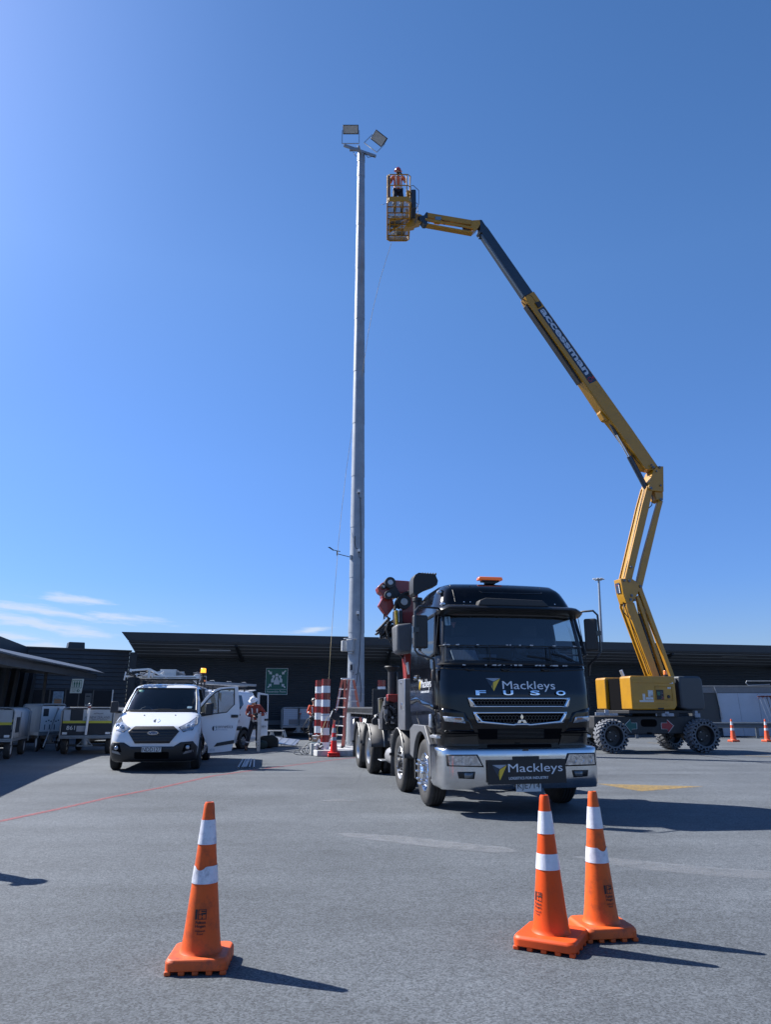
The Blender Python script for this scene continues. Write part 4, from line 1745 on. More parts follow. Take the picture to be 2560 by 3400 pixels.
# deck
mb = MB()
mb.b2(-1.235, 1.235, 5.05, 9.75, 1.36, 1.47, DARKM)
mb.b2(-1.235, -1.17, 5.05, 9.75, 1.33, 1.50, mat('deck_rave', (.12, .125, .13), .45, .5, dirt=(.22, .21, .2), dscale=3, damt=.6))
mb.b2(-1.17, 1.17, 5.1, 9.72, 1.472, 1.49, mat('deck_ply', (.30, .27, .24), .75, var=.2, vscale=5))
for y_ in frange(5.3, 9.5, 9):
    mb.b2(-1.15, 1.15, y_, y_ + .07, 1.24, 1.355, DARKM)
mb.build('deck', truck, bev=.004)
mb = MB()
mb.b2(-1.235, 1.235, 5.0, 5.045, 1.28, 1.90, DARKM)
for x in (-1.2, -.6, 0, .6, 1.15):
    mb.b2(x, x + .05, 5.046, 5.09, 1.5, 1.90, DARKM)
mb.build('headboard', truck, bev=.005)
mb = MB()
for y_, z_ in ((6.6, 1.2), (6.9, 1.2), (8.9, 1.15)):
    mb.cyl((-1.12, y_, z_), (-1.0, y_, z_), .06, DARKM, n=12)
    mb.tube([(-1.13, y_, z_), (-1.14, y_ + .1, z_ - .1), (-1.12, y_ + .2, z_ + .02)], .015, STEEL, n=6)
mb.build('winch', truck)

# air intake snorkel behind the cab
mb = MB()
a = tp(1368, 1908, 1.0)
b = tp(1446, 1968, 1.0)
cx_, cz_ = (a[0] + b[0]) / 2, (a[1] + b[1]) / 2
x0, x1, z0, z1 = a[0], b[0], b[1] - .05, a[1]
mb.prism([(x0 + .03, z1 - .02), (x0 + .10, z1 + .02), (x1 - .03, z1), (x1 + .02, z1 - .12), (x1, z1 - .20), (x0 + .24, z1 - .28), (x0 + .03, z0 - .04), (x0 - .01, z0 + .02), (x0 - .01, z1 - .1)], 'y', .86, 1.22, BLACKP)
for k in range(6):
    mb.b2(x0 + .16 + k * .05, x0 + .18 + k * .05, .85, 1.23, z1 - .02, z1 + .025, BLACKP)
mb.cyl((x0 + .10, 1.02, z0 - .10), (x0 + .10, 1.02, 1.6), .075, BLACKP, n=16)
mb.cyl((x0 + .10, 1.02, z0 - .12), (x0 + .10, 1.02, z0 - .05), .095, BLACKP, n=16)
mb.build('air_intake', truck, bev=.025, seg=3)

# ---- crane folded behind the cab
crane = bpy.data.objects.new('crane', None)
col.objects.link(crane)
crane.parent = truck
YC = 2.25


def cpoly(pts, ly=YC):
    return [tp(*c3(*p), ly) for p in pts]


def cprism(name, pts, y0, y1, m, bev=.015, ly=None):
    mb = MB()
    mb.prism(cpoly(pts, y0 if ly is None else ly), 'y', y0, y1, m)
    return mb.build(name, crane, bev=bev)


def cpin(p, r, y0, y1, m, name='pivot_pin', r2=None):
    x, z = tp(*c3(*p), y0)
    mb = MB()
    mb.cyl((x, y0, z), (x, y1, z), r, m, n=24)
    mb.cyl((x, y0 - .012, z), (x, y0 + .01, z), r * .5, STEEL, n=16)
    mb.build(name, crane, bev=.006)


cprism('knuckle_arm', [(285, 135), (322, 100), (380, 70), (470, 72), (560, 78), (640, 90), (640, 190), (560, 180), (500, 195), (455, 235), (395, 215), (350, 240), (330, 200), (300, 178)], 2.15, 2.45, CRED)
cprism('fly_arm', [(322, 205), (360, 185), (405, 215), (432, 262), (440, 320), (375, 402), (297, 300), (330, 240)], 2.20, 2.42, CRED)
cprism('inner_arm', [(548, 205), (580, 190), (660, 190), (660, 480), (520, 480), (510, 330)], 2.0, 2.3, CRED)
cprism('link_plate', [(375, 85), (430, 80), (470, 150), (500, 200), (470, 235), (400, 230), (370, 200), (400, 160)], 2.06, 2.14, DARKM)
cprism('link_plate', [(450, 320), (470, 240), (520, 190), (600, 172), (600, 200), (540, 215), (505, 250), (490, 340)], 1.94, 2.0, BLACKP)
cpin((405, 92), .11, 2.02, 2.2, DARKM)
cpin((392, 205), .085, 2.0, 2.1, DARKM)
cpin((532, 270), .14, 1.9, 2.0, BLACKP)
cpin((345, 130), .05, 2.08, 2.2, DARKM)
mb = MB()
g_ = MB()
rows_ = cpoly([(448, 335), (452, 300), (462, 265), (480, 235), (505, 208), (535, 190), (570, 180), (605, 176)], 1.92)
for k in range(len(rows_) * 4 - 3):
    i, f_ = divmod(k, 4)
    j = min(i + 1, len(rows_) - 1)
    p = Vector((rows_[i][0], 0, rows_[i][1])).lerp(Vector((rows_[j][0], 0, rows_[j][1])), f_ / 4)
    mb.box((p.x, 1.96, p.z), (.035, .16, .035), BLACKP, rot=(0, R(20 * i), 0))
mb.build('cable_chain', crane, bev=.004)
cprism('valve_housing', [(447, 345), (478, 345), (484, 462), (604, 462), (604, 520), (447, 520)], 1.85, 2.1, BLACKP)
cprism('valve_housing', [(480, 348), (515, 348), (520, 470), (486, 470)], 1.82, 1.849, DARKM)
cprism('warning_label', [(447, 350), (468, 350), (474, 480), (456, 480)], 1.815, 1.845, mat('label_yellow', (.55, .36, .03), .5, var=.3, vscale=30), bev=0)
cprism('slew_cover', [(455, 475), (610, 462), (612, 738), (510, 744), (480, 735), (465, 700)], 1.55, 2.05, CGREY, bev=.05)
cprism('crane_post', [(535, 738), (600, 738), (600, 1080), (560, 1080)], 1.9, 2.2, CRED)
cprism('post_label', [(548, 830), (570, 820), (580, 935), (566, 938)], 1.88, 1.899, MATTEW, bev=0)
# jib extensions with hoses hanging at left
ext = [((280, 530), (395, 408), (410, 425), (300, 548)), ((272, 560), (430, 430), (445, 450), (290, 572)), ((330, 590), (445, 495), (458, 515), (345, 606)),
       ((310, 545), (450, 470), (458, 490), (325, 575))]
for e in ext:
    cprism('jib_section', list(e), 2.15, 2.35, DARKM, bev=.008)
mb = MB()
for off, sg in ((0, 0), (.03, 6), (.06, -8), (.09, 12)):
    pts = cpoly([(390 + sg, 455), (372 + sg, 520), (390, 600 + sg), (430, 670), (480, 735 + sg), (530, 790)], 2.0 + off)
    mb.tube([(a_, 2.05 + off, b_) for a_, b_ in pts], .016, BLACKP, n=6)
pts = cpoly([(440, 440), (400, 480), (375, 530), (395, 560), (440, 520)], 2.1)
mb.tube([(a_, 2.1, b_) for a_, b_ in pts], .016, BLACKP, n=6)
pts = cpoly([(350, 380), (345, 430), (375, 400), (395, 450), (340, 560)], 2.12)
mb.tube([(a_, 2.12, b_) for a_, b_ in pts], .022, BLACKP, n=6)
mb.build('hose', crane, smooth=50)
mb = MB()
rnd = random.Random(11)
for k in range(46):
    u = rnd.random()
    p = (330 + 130 * u + rnd.uniform(-26, 26), 560 - 110 * u + rnd.uniform(-5, 60) + 60 * u * rnd.random())
    x, z = tp(*c3(*p), 2.3)
    mb.box((x, 2.3 + rnd.uniform(-.05, .05), z), (rnd.uniform(.03, .10), .1, rnd.uniform(.02, .06)), [DARKM, BLACKP, STEEL][0 if rnd.random() < .6 else 1 if rnd.random() < .8 else 2], rot=(0, rnd.uniform(0, 3), 0))
for k in range(30):
    u = rnd.random()
    p = (400 + 130 * u + rnd.uniform(-12, 12), 560 + 200 * u + rnd.uniform(-40, 20))
    x, z = tp(*c3(*p), 2.3)
    mb.box((x, 2.3 + rnd.uniform(-.05, .05), z), (rnd.uniform(.04, .09), .1, rnd.uniform(.04, .1)), DARKM, rot=(0, rnd.uniform(0, 3), 0))
mb.build('valve_block', crane, bev=.003)
# stabiliser leg, controls
mb = MB()
x, z = tp(*c3(418, 870), 3.3)
x2, z2 = tp(*c3(420, 1130), 3.3)
mb.lathe([(.001, z + .0), (.15, z + .02), (.16, z), (.10, z - .06), (.075, z - .12), (.07, z - .3)], BLACKP, c=(x, 3.3, 0), n=24)
mb.cyl((x, 3.3, z - .05), (x2, 3.3, z2 - .9), .085, DARKM, n=20)
mb.b2(x + .12, x + .2, 3.2, 3.36, z2 - .1, z - .1, DARKM)
mb.build('stabiliser_leg', crane)
cprism('stabiliser_beam', [(380, 1118), (560, 1118), (560, 1240), (480, 1240), (430, 1190), (382, 1180)], 3.1, 3.3, CRED)
cprism('base_frame', [(360, 1180), (440, 1195), (500, 1260), (560, 1260), (560, 1440), (330, 1445), (330, 1300)], 3.15, 3.6, DARKM)
cprism('control_panel', [(300, 1155), (352, 1145), (360, 1320), (305, 1300)], 3.5, 3.7, BLACKP)
cprism('control_label', [(303, 1168), (328, 1166), (332, 1292), (306, 1284)], 3.47, 3.5, mat('label_dim', (.34, .30, .16), .6, var=.35, vscale=30), bev=0)
cprism('side_plate', [(352, 1150), (370, 1140), (372, 1200), (392, 1280), (372, 1385), (348, 1330)], 3.05, 3.14, CGREY)
cprism('data_plate', [(305, 1350), (345, 1355), (348, 1440), (310, 1440)], 3.4, 3.6, mat('plate_grey', (.22, .22, .23), .6, .3, var=.3, vscale=20), bev=.004)
mb = MB()
rnd = random.Random(5)
for k in range(40):
    p = (350 + rnd.random() * 120, 1200 + rnd.random() * 230)
    x, z = tp(*c3(*p), 3.1)
    mb.box((x, 3.08 + rnd.uniform(-.06, .05), z), (rnd.uniform(.02, .09), .08, rnd.uniform(.02, .10)), DARKM if rnd.random() < .85 else STEEL, rot=(0, rnd.uniform(0, 3), 0))
for k in range(5):
    p0 = tp(*c3(235 + k * 9, 1360 - k * 10), 3.9)
    p1 = tp(*c3(262 + k * 4, 1310), 3.9)
    mb.tube([(p0[0], 3.9, p0[1]), (p0[0] + .05, 3.85, p0[1] + .05), (p1[0], 3.9, p1[1])], .018, STEEL if k % 2 else DARKM, n=6)
mb.build('control_levers', crane, bev=.003)
mb = MB()
pts = cpoly([(262, 1370), (285, 1360), (282, 1400)], 3.9)
mb.cyl((pts[0][0], 3.85, pts[0][1]), (pts[0][0], 3.95, pts[0][1]), .07, DARKM)
mb.build('ratchet', crane)
# ------------------------------------------------------------------ traffic cones
def cone_mats(i, sat):
    o = mat('cone_orange_%d' % i, (.74, .074, .003) if sat else (.68, .092 + .008 * i, .014), .5, 0, .05, var=.07, vscale=5, dirt=(.10, .035, .025), dscale=10, damt=.25 if sat else .6, spec=.3)
    return o


def collar_mat(name, amt):
    m = mat(name, (.66, .67, .74), .35, 0, .3, dirt=(.22, .23, .30), dscale=13, damt=min(1, amt * 1.6), bump=.25, bscale=200, var=.06, vscale=30)
    return m


def make_cone(name, label, loc, rz, m, cm, base=None, bs=1.0, H=.92, logo=None, group=None, tear=False, double=False):
    t = thing(name, label, 'traffic cone', loc, rz, group)
    k = H / .95
    bm_ = base or mat('cone_base_' + m.name, tuple(m.node_tree.nodes['Principled BSDF'].inputs['Base Color'].default_value)[:3], .55, var=.08, vscale=6, dirt=(.07, .03, .025), dscale=11, damt=.15 if 'orange_0' in m.name else .75)
    mb = MB()
    s = .187 * k * bs
    P = []
    for cx, cy, a in ((s, s, 0), (-s, s, 90), (-s, -s, 180), (s, -s, 270)):
        for j in range(5):
            tt = R(a + 90 * j / 4)
            P.append((math.copysign(s - .05, cx) + .05 * math.cos(tt), math.copysign(s - .05, cy) + .05 * math.sin(tt)))
    z0 = .022
    rows = [[(x, y, z0) for x, y in P], [(x, y, z0 + .045) for x, y in P], [(x * .94, y * .94, z0 + .062) for x, y in P]]
    bv = mb.grid(rows, bm_, closed=True)
    for r_i in (0, 2):
        f = mb.bm.faces.new(bv[r_i])
        f.material_index = mb.mi(bm_)
    for i in range(5):
        for sx, sy in ((-1 + i * .5, -1), (-1 + i * .5, 1), (-1, -1 + i * .5), (1, -1 + i * .5)):
            mb.box((sx * (s - .022), sy * (s - .022), .012), (.036, .036, .024), bm_)
    mb.build('base', t, bev=.005)
    if double:
        mb = MB()
        mb.box((0, 0, .11 * k), (s * 1.95, s * 1.95, .05), bm_)
        mb.build('base', t, bev=.02)
    zb = .084 * k
    hts = [zb, .455, .54, .545, .715, .735, .745, .865, .87, .945, .95]
    rr = lambda z: .121 * k + (.031 - .121) * k * ((z - zb) / (.95 - zb))
    mb = MB()
    body = [(.139 * k, zb - .002), (.127 * k, zb + .006), (rr(zb) - .001, zb + .03)]
    for z in (.2, .3, .4, .5, .6, .7, .8, .9):
        body.append((rr(z), z * k))
    body += [(rr(.935), .935 * k), (rr(.948) - .004, .949 * k), (.018 * k, .95 * k), (.016 * k, .93 * k)]
    mb.lathe(body, m, n=40)
    mb.build('cone_body', t, smooth=50)
    for (a, b) in ((.475, .575), (.700, .845)):
        mb = MB()
        top = b * k
        rows = []
        n = 40
        for zz in (a * k, a * k + (b - a) * k * .5, top):
            row = []
            for q in range(n):
                tt = 2 * math.pi * q / n
                z_ = zz
                if tear and b < .6 and zz == top:
                    d = math.cos(tt - R(250 if tear == 1 else 285))
                    if d > .86:
                        z_ -= .022 * (d - .86) / .14
                r0 = rr(z_ / k) + .0035
                row.append((r0 * math.cos(tt), r0 * math.sin(tt), z_))
            rows.append(row)
        mb.grid(rows, cm, closed=True)
        mb.build('reflective_collar', t, smooth=50)
    if logo is not None:
        mb = MB()
        INK = mat('cone_print', (.03, .016, .014), .6)

        def on(a, b):
            z = .262 + b
            r0 = rr(z) + .0022
            th = R(logo) + a / r0
            return (r0 * math.sin(th), -r0 * math.cos(th), z * k)
        patch(mb, [(-.036, .02), (-.022, .02), (-.022, .075), (-.036, .075)], on, INK, step=.02)
        for q in ([(-.018, .02), (.032, .02), (.032, .024), (-.018, .024)], [(-.018, .071), (.032, .071), (.032, .075), (-.018, .075)], [(.028, .024), (.032, .024), (.032, .071), (.028, .071)],
                  [(-.018, .024), (-.013, .024), (-.013, .071), (-.018, .071)]):
            patch(mb, q, on, INK, step=.02)
        for q in ([(-.013, .046), (.028, .046), (.028, .050), (-.013, .050)], [(.0, .050), (.028, .050), (.028, .056), (.0, .056)], [(.0, .061), (.028, .061), (.028, .067), (.0, .067)],
                  [(.003, .024), (.010, .024), (.010, .033), (.003, .033)], [(.003, .038), (.010, .038), (.010, .046), (.003, .046)]):
            patch(mb, q, on, INK, step=.02)
        text_bm(mb, 'Fulton', .062, .018, INK, (0, 0, .004), bold=.03, fn=lambda a, b: on(a, b))
        text_bm(mb, 'Hogan', .062, .019, INK, (0, 0, -.018), bold=.03, fn=lambda a, b: on(a, b))
        text_bm(mb, 'Halswell', .058, .012, INK, (0, 0, -.042), bold=.015, fn=lambda a, b: on(a, b))
        text_bm(mb, 'Road', .036, .011, INK, (0, 0, -.058), bold=.015, fn=lambda a, b: on(a, b))
        mb.build('printed_mark', t, smooth=0)
    return t


G_ = 'orange traffic cones with two white collars'
cl = gnd(664, 3204)
make_cone('traffic_cone', 'scuffed orange cone standing alone in the left foreground', cl, R(4), cone_mats(1, False), collar_mat('collar_scuffed', .6), logo=2, group=G_, tear=1)
c1_ = gnd(1833, 3137)
make_cone('traffic_cone', 'bright orange cone with glossy base, nearest of the pair before the truck', c1_, R(-28), cone_mats(0, True), collar_mat('collar_clean', .12), logo=-62 + 28, group=G_, bs=1.12)
c2_ = gnd(2000, 3102)
make_cone('traffic_cone', 'faded orange cone with torn lower collar, right of the bright one', c2_, R(8), cone_mats(2, False), collar_mat('collar_torn', .35), logo=18, group=G_, tear=2)
REDC = mat('cone_red', (.72, .018, .010), .35, 0, .3, var=.06)
cm_ = gnd(1108, 2512)
make_cone('traffic_cone', 'red cone with grey collars beside the orange step ladder', cm_, R(5), REDC, mat('collar_grey', (.36, .38, .42), .5, dirt=(.15, .15, .17), dscale=16, damt=.7), H=.98, double=True)
for (px, py, lab) in ((2435, 2450, 'small far cone before the white board, left of the far two'), (2548, 2453, 'small far cone at the right edge by the crash barrier')):
    v = gnd(px, py)
    Yv = 34.0
    v = Vector((at(px, py, Yv).x, Yv, 0))
    make_cone('traffic_cone', lab, v, R(10), mat('cone_far', (.62, .09, .03), .5), mat('collar_far', (.5, .52, .56), .5), H=.98, group=G_)
# ------------------------------------------------------------------ yellow boom lift
L_O, L_A = Vector((9.5, 26.9, 0)), R(14.85)
_LM = Matrix.Translation(L_O) @ Matrix.Rotation(L_A, 4, 'Z')
_LI = _LM.inverted()
YEL = mat('lift_yellow', (.42, .205, .009), .38, 0, .25, var=.06, vscale=2, dirt=(.22, .11, .025), dscale=2.5, damt=.35)
NAVY = mat('lift_navy', (.018, .032, .055), .35, 0, .3, var=.1)
CWT = mat('counterweight_grey', (.035, .045, .058), .5, 0, .1, bump=.15, bscale=40)
CHAS = mat('chassis_grey', (.028, .03, .034), .6, .1, dirt=(.07, .065, .06), dscale=3, damt=.5)
GTYRE = mat('grey_tyre', (.14, .15, .17), .85, dirt=(.10, .10, .10), dscale=4, damt=.5, bump=.3, bscale=50)
PIN = mat('pin_steel', (.14, .15, .17), .35, .7)

lift = thing('boom_lift', 'yellow articulated boom lift raised above the truck, standing right of it', 'boom lift', L_O, L_A)


def lp(p, ly=0.0):
    o = _LI @ Vector((0, 0, EYE))
    d = _LI.to_3x3() @ _ray(*p)
    t = (ly - o.y) / d.y
    return (o.x + d.x * t, o.z + d.z * t)


q4 = lambda x, y: (1950 + x / 4.76, 1350 + y / 4.76)
q5 = lambda x, y: (2000 + x / 4.9167, 1850 + y / 4.9167)
q7 = lambda x, y: (1950 + x * .36615, 2180 + y * .36615)
q33 = lambda x, y: (1700 + x / 4.76, 950 + y / 4.76)
q8 = lambda x, y: (1100 + x / 2.7767, 400 + y / 2.7767)
qj = lambda x, y: (1380 + x / 5.95, 680 + y / 5.95)
qb = lambda x, y: (1250 + x / 7.63, 530 + y / 7.63)


def lprism(name, pts, y0, y1, m, bev=.01, par=None):
    mb = MB()
    mb.prism([lp(p, y0) for p in pts], 'y', y0, y1, m)
    return mb.build(name, par or lift, bev=bev)


def lpin(p, r, y0, m=PIN, par=None, t=.04):
    x, z = lp(p, y0)
    mb = MB()
    mb.cyl((x, y0 - t, z), (x, y0 + .02, z), r, m, n=16)
    mb.cyl((x, y0 - t - .015, z), (x, y0 - t, z), r * .45, m, n=8)
    return mb.build('pivot_pin', par or lift, bev=.004)


def lcyl(name, pa, pb, r, ly, m, r1=None, par=None):
    a, b = lp(pa, ly), lp(pb, ly)
    mb = MB()
    mb.cyl((a[0], ly, a[1]), (b[0], ly, b[1]), r, m, r1=r1, n=18)
    return mb.build(name, par or lift, bev=.003)


# --- risers
def plated(name, pts, hw, m=YEL, plate=.05, web=None):
    """a boom section of two side plates with a set back web, so hoses show between the edges"""
    mb = MB()
    poly = [lp(p, -hw) for p in pts]
    mb.prism(poly, 'y', -hw, -hw + plate, m)
    mb.prism(poly, 'y', hw - plate, hw, m)
    c = (sum(p[0] for p in poly) / len(poly), sum(p[1] for p in poly) / len(poly))
    ax = Vector((poly[0][0] - c[0], 0, poly[0][1] - c[1]))
    mb.prism([(p[0] + (.05 if i in (web or ()) else 0), p[1]) for i, p in enumerate(poly)], 'y', -hw + plate, hw - plate, m)
    return mb.build(name, lift, bev=.006)


plated('lower_riser', [q5(830, 1960), q5(398, 800), q5(398, 740), q5(520, 740), q5(540, 800), q5(938, 1960)], .24, web=(0, 1, 2))
lprism('riser_link', [q5(1000, 1960), q5(1052, 1960), q5(630, 700), q5(590, 620), q5(560, 650)], -.20, -.06, YEL)
lprism('riser_link', [q5(1128, 1960), q5(1190, 1960), q5(665, 540), q5(648, 470), q5(596, 452), q5(594, 540)], -.22, -.07, YEL)
lprism('riser_knuckle', [q5(300, 345), q5(490, 352), q5(600, 425), q5(608, 540), q5(525, 700), q5(500, 750), q5(395, 745), q5(345, 600)], -.27, .20, YEL, bev=.015)
plated('upper_riser', [q5(372, 350), q4(868, 1560), q4(952, 1252), q4(1028, 1340), q4(968, 1640), q5(485, 360)], .23, web=(0, 1, 2))
lprism('riser_link', [q5(568, 415), q5(600, 500), q5(652, 498), q5(766, 20), q4(1155, 1660), q4(1200, 1492), q4(1125, 1485), q4(1065, 1690), q5(655, 20)], -.2, -.06, YEL)
lprism('boom_head', [q4(1108, 940), q4(1204, 945), q4(1209, 1345), q4(1000, 1325), q4(968, 1290), q4(1005, 1130), q4(1045, 1010)], -.27, .27, YEL, bev=.012)
lprism('head_link', [q4(1062, 1340), q4(1200, 1350), q4(1200, 1480), q4(1150, 1500), q4(1095, 1470)], -.19, .19, YEL)
for p, r in ((q5(355, 380), .045), (q5(437, 385), .055), (q5(475, 625), .05), (q5(458, 690), .05), (q5(525, 700), .04), (q5(620, 475), .05), (q5(468, 160), .045),
             (q4(1003, 1290), .055), (q4(1155, 1250), .04), (q4(1140, 962), .05), (q4(1040, 960), .05), (q4(1012, 925), .035), (q4(1090, 1025), .035), (q4(1165, 1470), .055)):
    lpin(p, r, -.27)
# coloured plate on the lit left end of the knuckle
a, b = lp(q5(300, 345), -.27), lp(q5(345, 600), -.27)
mb = MB()
mb.beam((a[0] - .012, -.03, a[1] - .14), (b[0] - .035, -.03, b[1] + .06), .26, .01, mat('emblem_navy', (.02, .04, .09), .4), up=(1, 0, .3))
mb.beam((a[0] - .022, -.03, a[1] - .22), (b[0] + .012 - .05, -.03, b[1] + .30), .12, .01, mat('emblem_red', (.55, .02, .03), .4), up=(1, 0, .3))
mb.beam((a[0] - .018, -.13, a[1] - .22), (b[0] - .045, -.13, b[1] + .06), .03, .012, MATTEW, up=(1, 0, .3))
mb.build('emblem', lift)
mb = MB()
for off in (-.06, .0, .06):
    pts = [lp(q5(*p), -.05 + off) for p in ((770, 1900), (700, 1700), (560, 1330), (440, 960), (395, 830), (350, 730))]
    mb.tube([(x - .035, -.05 + off, z) for x, z in pts], .018, BLACKP, n=6)
pts = [lp(q5(*p), -.12) for p in ((400, 720), (365, 800), (370, 900), (440, 980))]
mb.tube([(x - .04, -.12, z) for x, z in pts], .02, BLACKP, n=6)
for off in (-.04, .04):
    pts = [lp(q, off) for q in (q5(350, 330), q5(390, 150), q5(430, 20), q4(850, 1500), q4(900, 1300))]
    mb.tube([(x - .0, off, z) for x, z in pts], .018, BLACKP, n=6)
pts = [lp(q4(*p), -.2) for p in ((1010, 1380), (1035, 1440), (1020, 1560), (965, 1610))]
mb.tube([(x, -.2, z) for x, z in pts], .018, BLACKP, n=6)
pts = [lp(q4(*p), -.2) for p in ((920, 1000), (940, 1050), (985, 1100), (1030, 1110))]
mb.tube([(x, -.2, z) for x, z in pts], .012, BLACKP, n=6)
mb.build('hose', lift)
lcyl('cylinder_rod', q5(558, 640), q5(612, 930), .065, 0, CHROME)
lcyl('cylinder_barrel', q5(608, 915), q5(760, 1420), .10, 0, NAVY)
# --- main boom
mainp = [q33(205, 165), q33(345, 88), q4(700, 345), q4(1112, 940), q4(1060, 1010), q4(935, 985), q4(860, 893), q4(470, 350), q4(345, 195), q4(240, 75), q33(960, 1268), q33(255, 262)]
lprism('main_boom', mainp, -.20, .20, YEL, bev=.008)
lprism('cylinder_lug', [q4(205, 70), q4(245, 70), q4(345, 185), q4(310, 225), q4(270, 205), q4(205, 100)], -.13, .13, YEL)
mb = MB()
for u in (-.2,):
    a, b = lp(q33(252, 262), u), lp(q4(920, 975), u)
    mb.beam((a[0] - .01, u + .01, a[1]), (b[0] - .01, u + .01, b[1]), .03, .05, YEL, up=(0, 1, 0))
mb.build('boom_flange', lift)
inner = [q8(1378, 918), q8(1446, 996), q33(328, 96), q33(200, 160), q8(1372, 1010)]
lprism('inner_boom', inner, -.165, .165, NAVY, bev=.008)
lprism('inner_rail', [q8(1380, 1055), q8(1395, 1050), q33(205, 150), q33(185, 165)], -.15, -.05, mat('rail_slate', (.10, .14, .19), .4, .3))
lprism('boom_tip', [qj(1268, 300), qj(1310, 303), qj(1400, 440), qj(1290, 560), qj(1255, 520), qj(1290, 470), qj(1275, 400)], -.17, .17, NAVY)
lprism('boom_tip', [qj(1290, 570), qj(1330, 580), qj(1330, 640), qj(1270, 630)], -.1, .1, NAVY)
lprism('cable_track', [q33(222, 300), q33(262, 285), q33(1108, 1510), q33(1075, 1535)], -.12, .14, DARKM)
mb = MB()
for k in range(26):
    u = k / 25
    p = lp((q33(240 + 840 * u, 300 + 1215 * u)), -.125)
    mb.box((p[0], -.12, p[1]), (.03, .02, .10), BLACKP, rot=(0, R(-35), 0))
for off in (-.1, -.03, .04):
    pts = [lp(q, off) for q in (q33(215, 310), q33(160, 260), q33(150, 215), q33(180, 205), q33(205, 230))]
    mb.tube([(x, off, z) for x, z in pts], .02, BLACKP, n=6)
    pts = [lp(q, off) for q in (q33(1090, 1510), q33(1150, 1590), q33(1330, 1830), q4(230, 60), q4(270, 130))]
    mb.tube([(x, off, z) for x, z in pts], .018, BLACKP, n=6)
for k in range(3):
    off = -.08 + .05 * k
    pts = [lp(q, off) for q in (q4(395, 290), q4(560, 540), q4(720, 760), q4(800, 860), q4(900, 960))]
    mb.tube([(x - .05, off, z) for x, z in pts], .012, BLACKP, n=6)
mb.build('boom_hose', lift)
mb = MB()
pts = [lp(q33(*p), -.205) for p in ((210, 175), (245, 140), (290, 145), (320, 175), (340, 205), (375, 250))]
mb.tube([(x, -.207, z) for x, z in pts], .007, BLACKP, n=6)
mb.prism([lp(q33(*p), -.205) for p in ((360, 270), (437, 250), (465, 320), (412, 352))], 'y', -.206, -.255, BLACKP)
mb.build('boom_sensor', lift, bev=.005)
mb = MB()
mb.prism([lp(q33(*p), -.203) for p in ((505, 325), (405, 380), (1230, 1545), (1340, 1495))], 'y', -.2035, -.201, mat('decal_navy', (.014, .030, .058), .4))
mb.build('name_panel', lift)
A_ = Vector(lp(q33(455, 352), -.206))  # start of the word
B_ = Vector(lp(q33(1285, 1520), -.206))
dv = (B_ - A_).normalized()
nv = Vector((dv.y, -dv.x))
if nv.x < 0:
    nv = -nv
Lt = (B_ - A_).length
hh = abs((Vector(lp(q33(505, 325), -.206)) - Vector(lp(q33(405, 380), -.206))).dot(nv))
mb = MB()
fnb = lambda a, b: (A_.x + dv.x * (a + Lt * .455) + nv.x * b, -.208, A_.y + dv.y * (a + Lt * .455) + nv.y * b)
LTB = mat('decal_pale', (.42, .50, .62), .5)
text_bm(mb, 'accessman', Lt * .88, hh * .62, LTB, (0, 0, 0), bold=.035, fn=fnb)
mb.build('boom_lettering', lift, smooth=0)
mb = MB()
RD = mat('decal_red', (.45, .03, .05), .5)
c_ = Lt * .955
ring = []
pts3 = []
for k in range(20):
    t = 2 * math.pi * k / 20
    pts3.append((A_.x + dv.x * (c_ + .09 * math.cos(t)) + nv.x * (-.05 + .09 * math.sin(t)), -.208, A_.y + dv.y * (c_ + .09 * math.cos(t)) + nv.y * (-.05 + .09 * math.sin(t))))
mb.tube(pts3, .013, RD, n=4, closed=True)
f3 = lambda a, b: (A_.x + dv.x * a + nv.x * b, -.208, A_.y + dv.y * a + nv.y * b)
mb.beam(f3(c_, .04), f3(c_, .17), .03, .004, RD, up=(0, 1, 0))
mb.beam(f3(c_ - .06, .12), f3(c_, .18), .03, .004, RD, up=(0, 1, 0))
mb.beam(f3(c_ + .06, .12), f3(c_, .18), .03, .004, RD, up=(0, 1, 0))
mb.build('boom_symbol', lift)
# luffing cylinder
lcyl('cylinder_barrel', q4(340, 205), q4(465, 455), .075, -.02, NAVY)
lcyl('cylinder_rod', q4(462, 450), q4(655, 795), .045, -.06, CHROME)
lcyl('cylinder_rod', q4(475, 440), q4(668, 790), .035, .06, CHROME)
lcyl('cylinder_barrel', q4(660, 785), q4(930, 1290), .105, 0, NAVY)
# --- jib
lprism('jib_beam', [qj(240, 160), qj(1115, 308), qj(1105, 398), qj(560, 312), qj(240, 250)], -.14, .14, YEL)
lprism('jib_beam', [qj(190, 265), qj(1150, 440), qj(1160, 482), qj(195, 308)], -.16, -.10, YEL)
lprism('jib_beam', [qj(190, 265), qj(1150, 440), qj(1160, 482), qj(195, 308)], .10, .16, YEL)
lprism('jib_beam', [qj(215, 365), qj(1140, 535), qj(1135, 562), qj(215, 395)], -.12, .12, YEL)
lprism('jib_end', [qj(1118, 312), qj(1270, 303), qj(1285, 380), qj(1240, 462), qj(1150, 535), qj(1130, 470), qj(1095, 398)], -.17, .17, YEL, bev=.012)
lprism('jib_cylinder', [qj(930, 450), qj(1130, 470), qj(1120, 500), qj(950, 490)], -.05, .05, NAVY)
lprism('jib_yoke', [qj(70, 232), qj(120, 215), qj(165, 215), qj(215, 145), qj(242, 155), qj(235, 392), qj(178, 392), qj(130, 330), qj(75, 300)], -.14, .14, NAVY)
lprism('jib_box', [qj(390, 235), qj(512, 240), qj(505, 312), qj(390, 295)], -.17, -.10, mat('slate_box', (.12, .22, .33), .5))
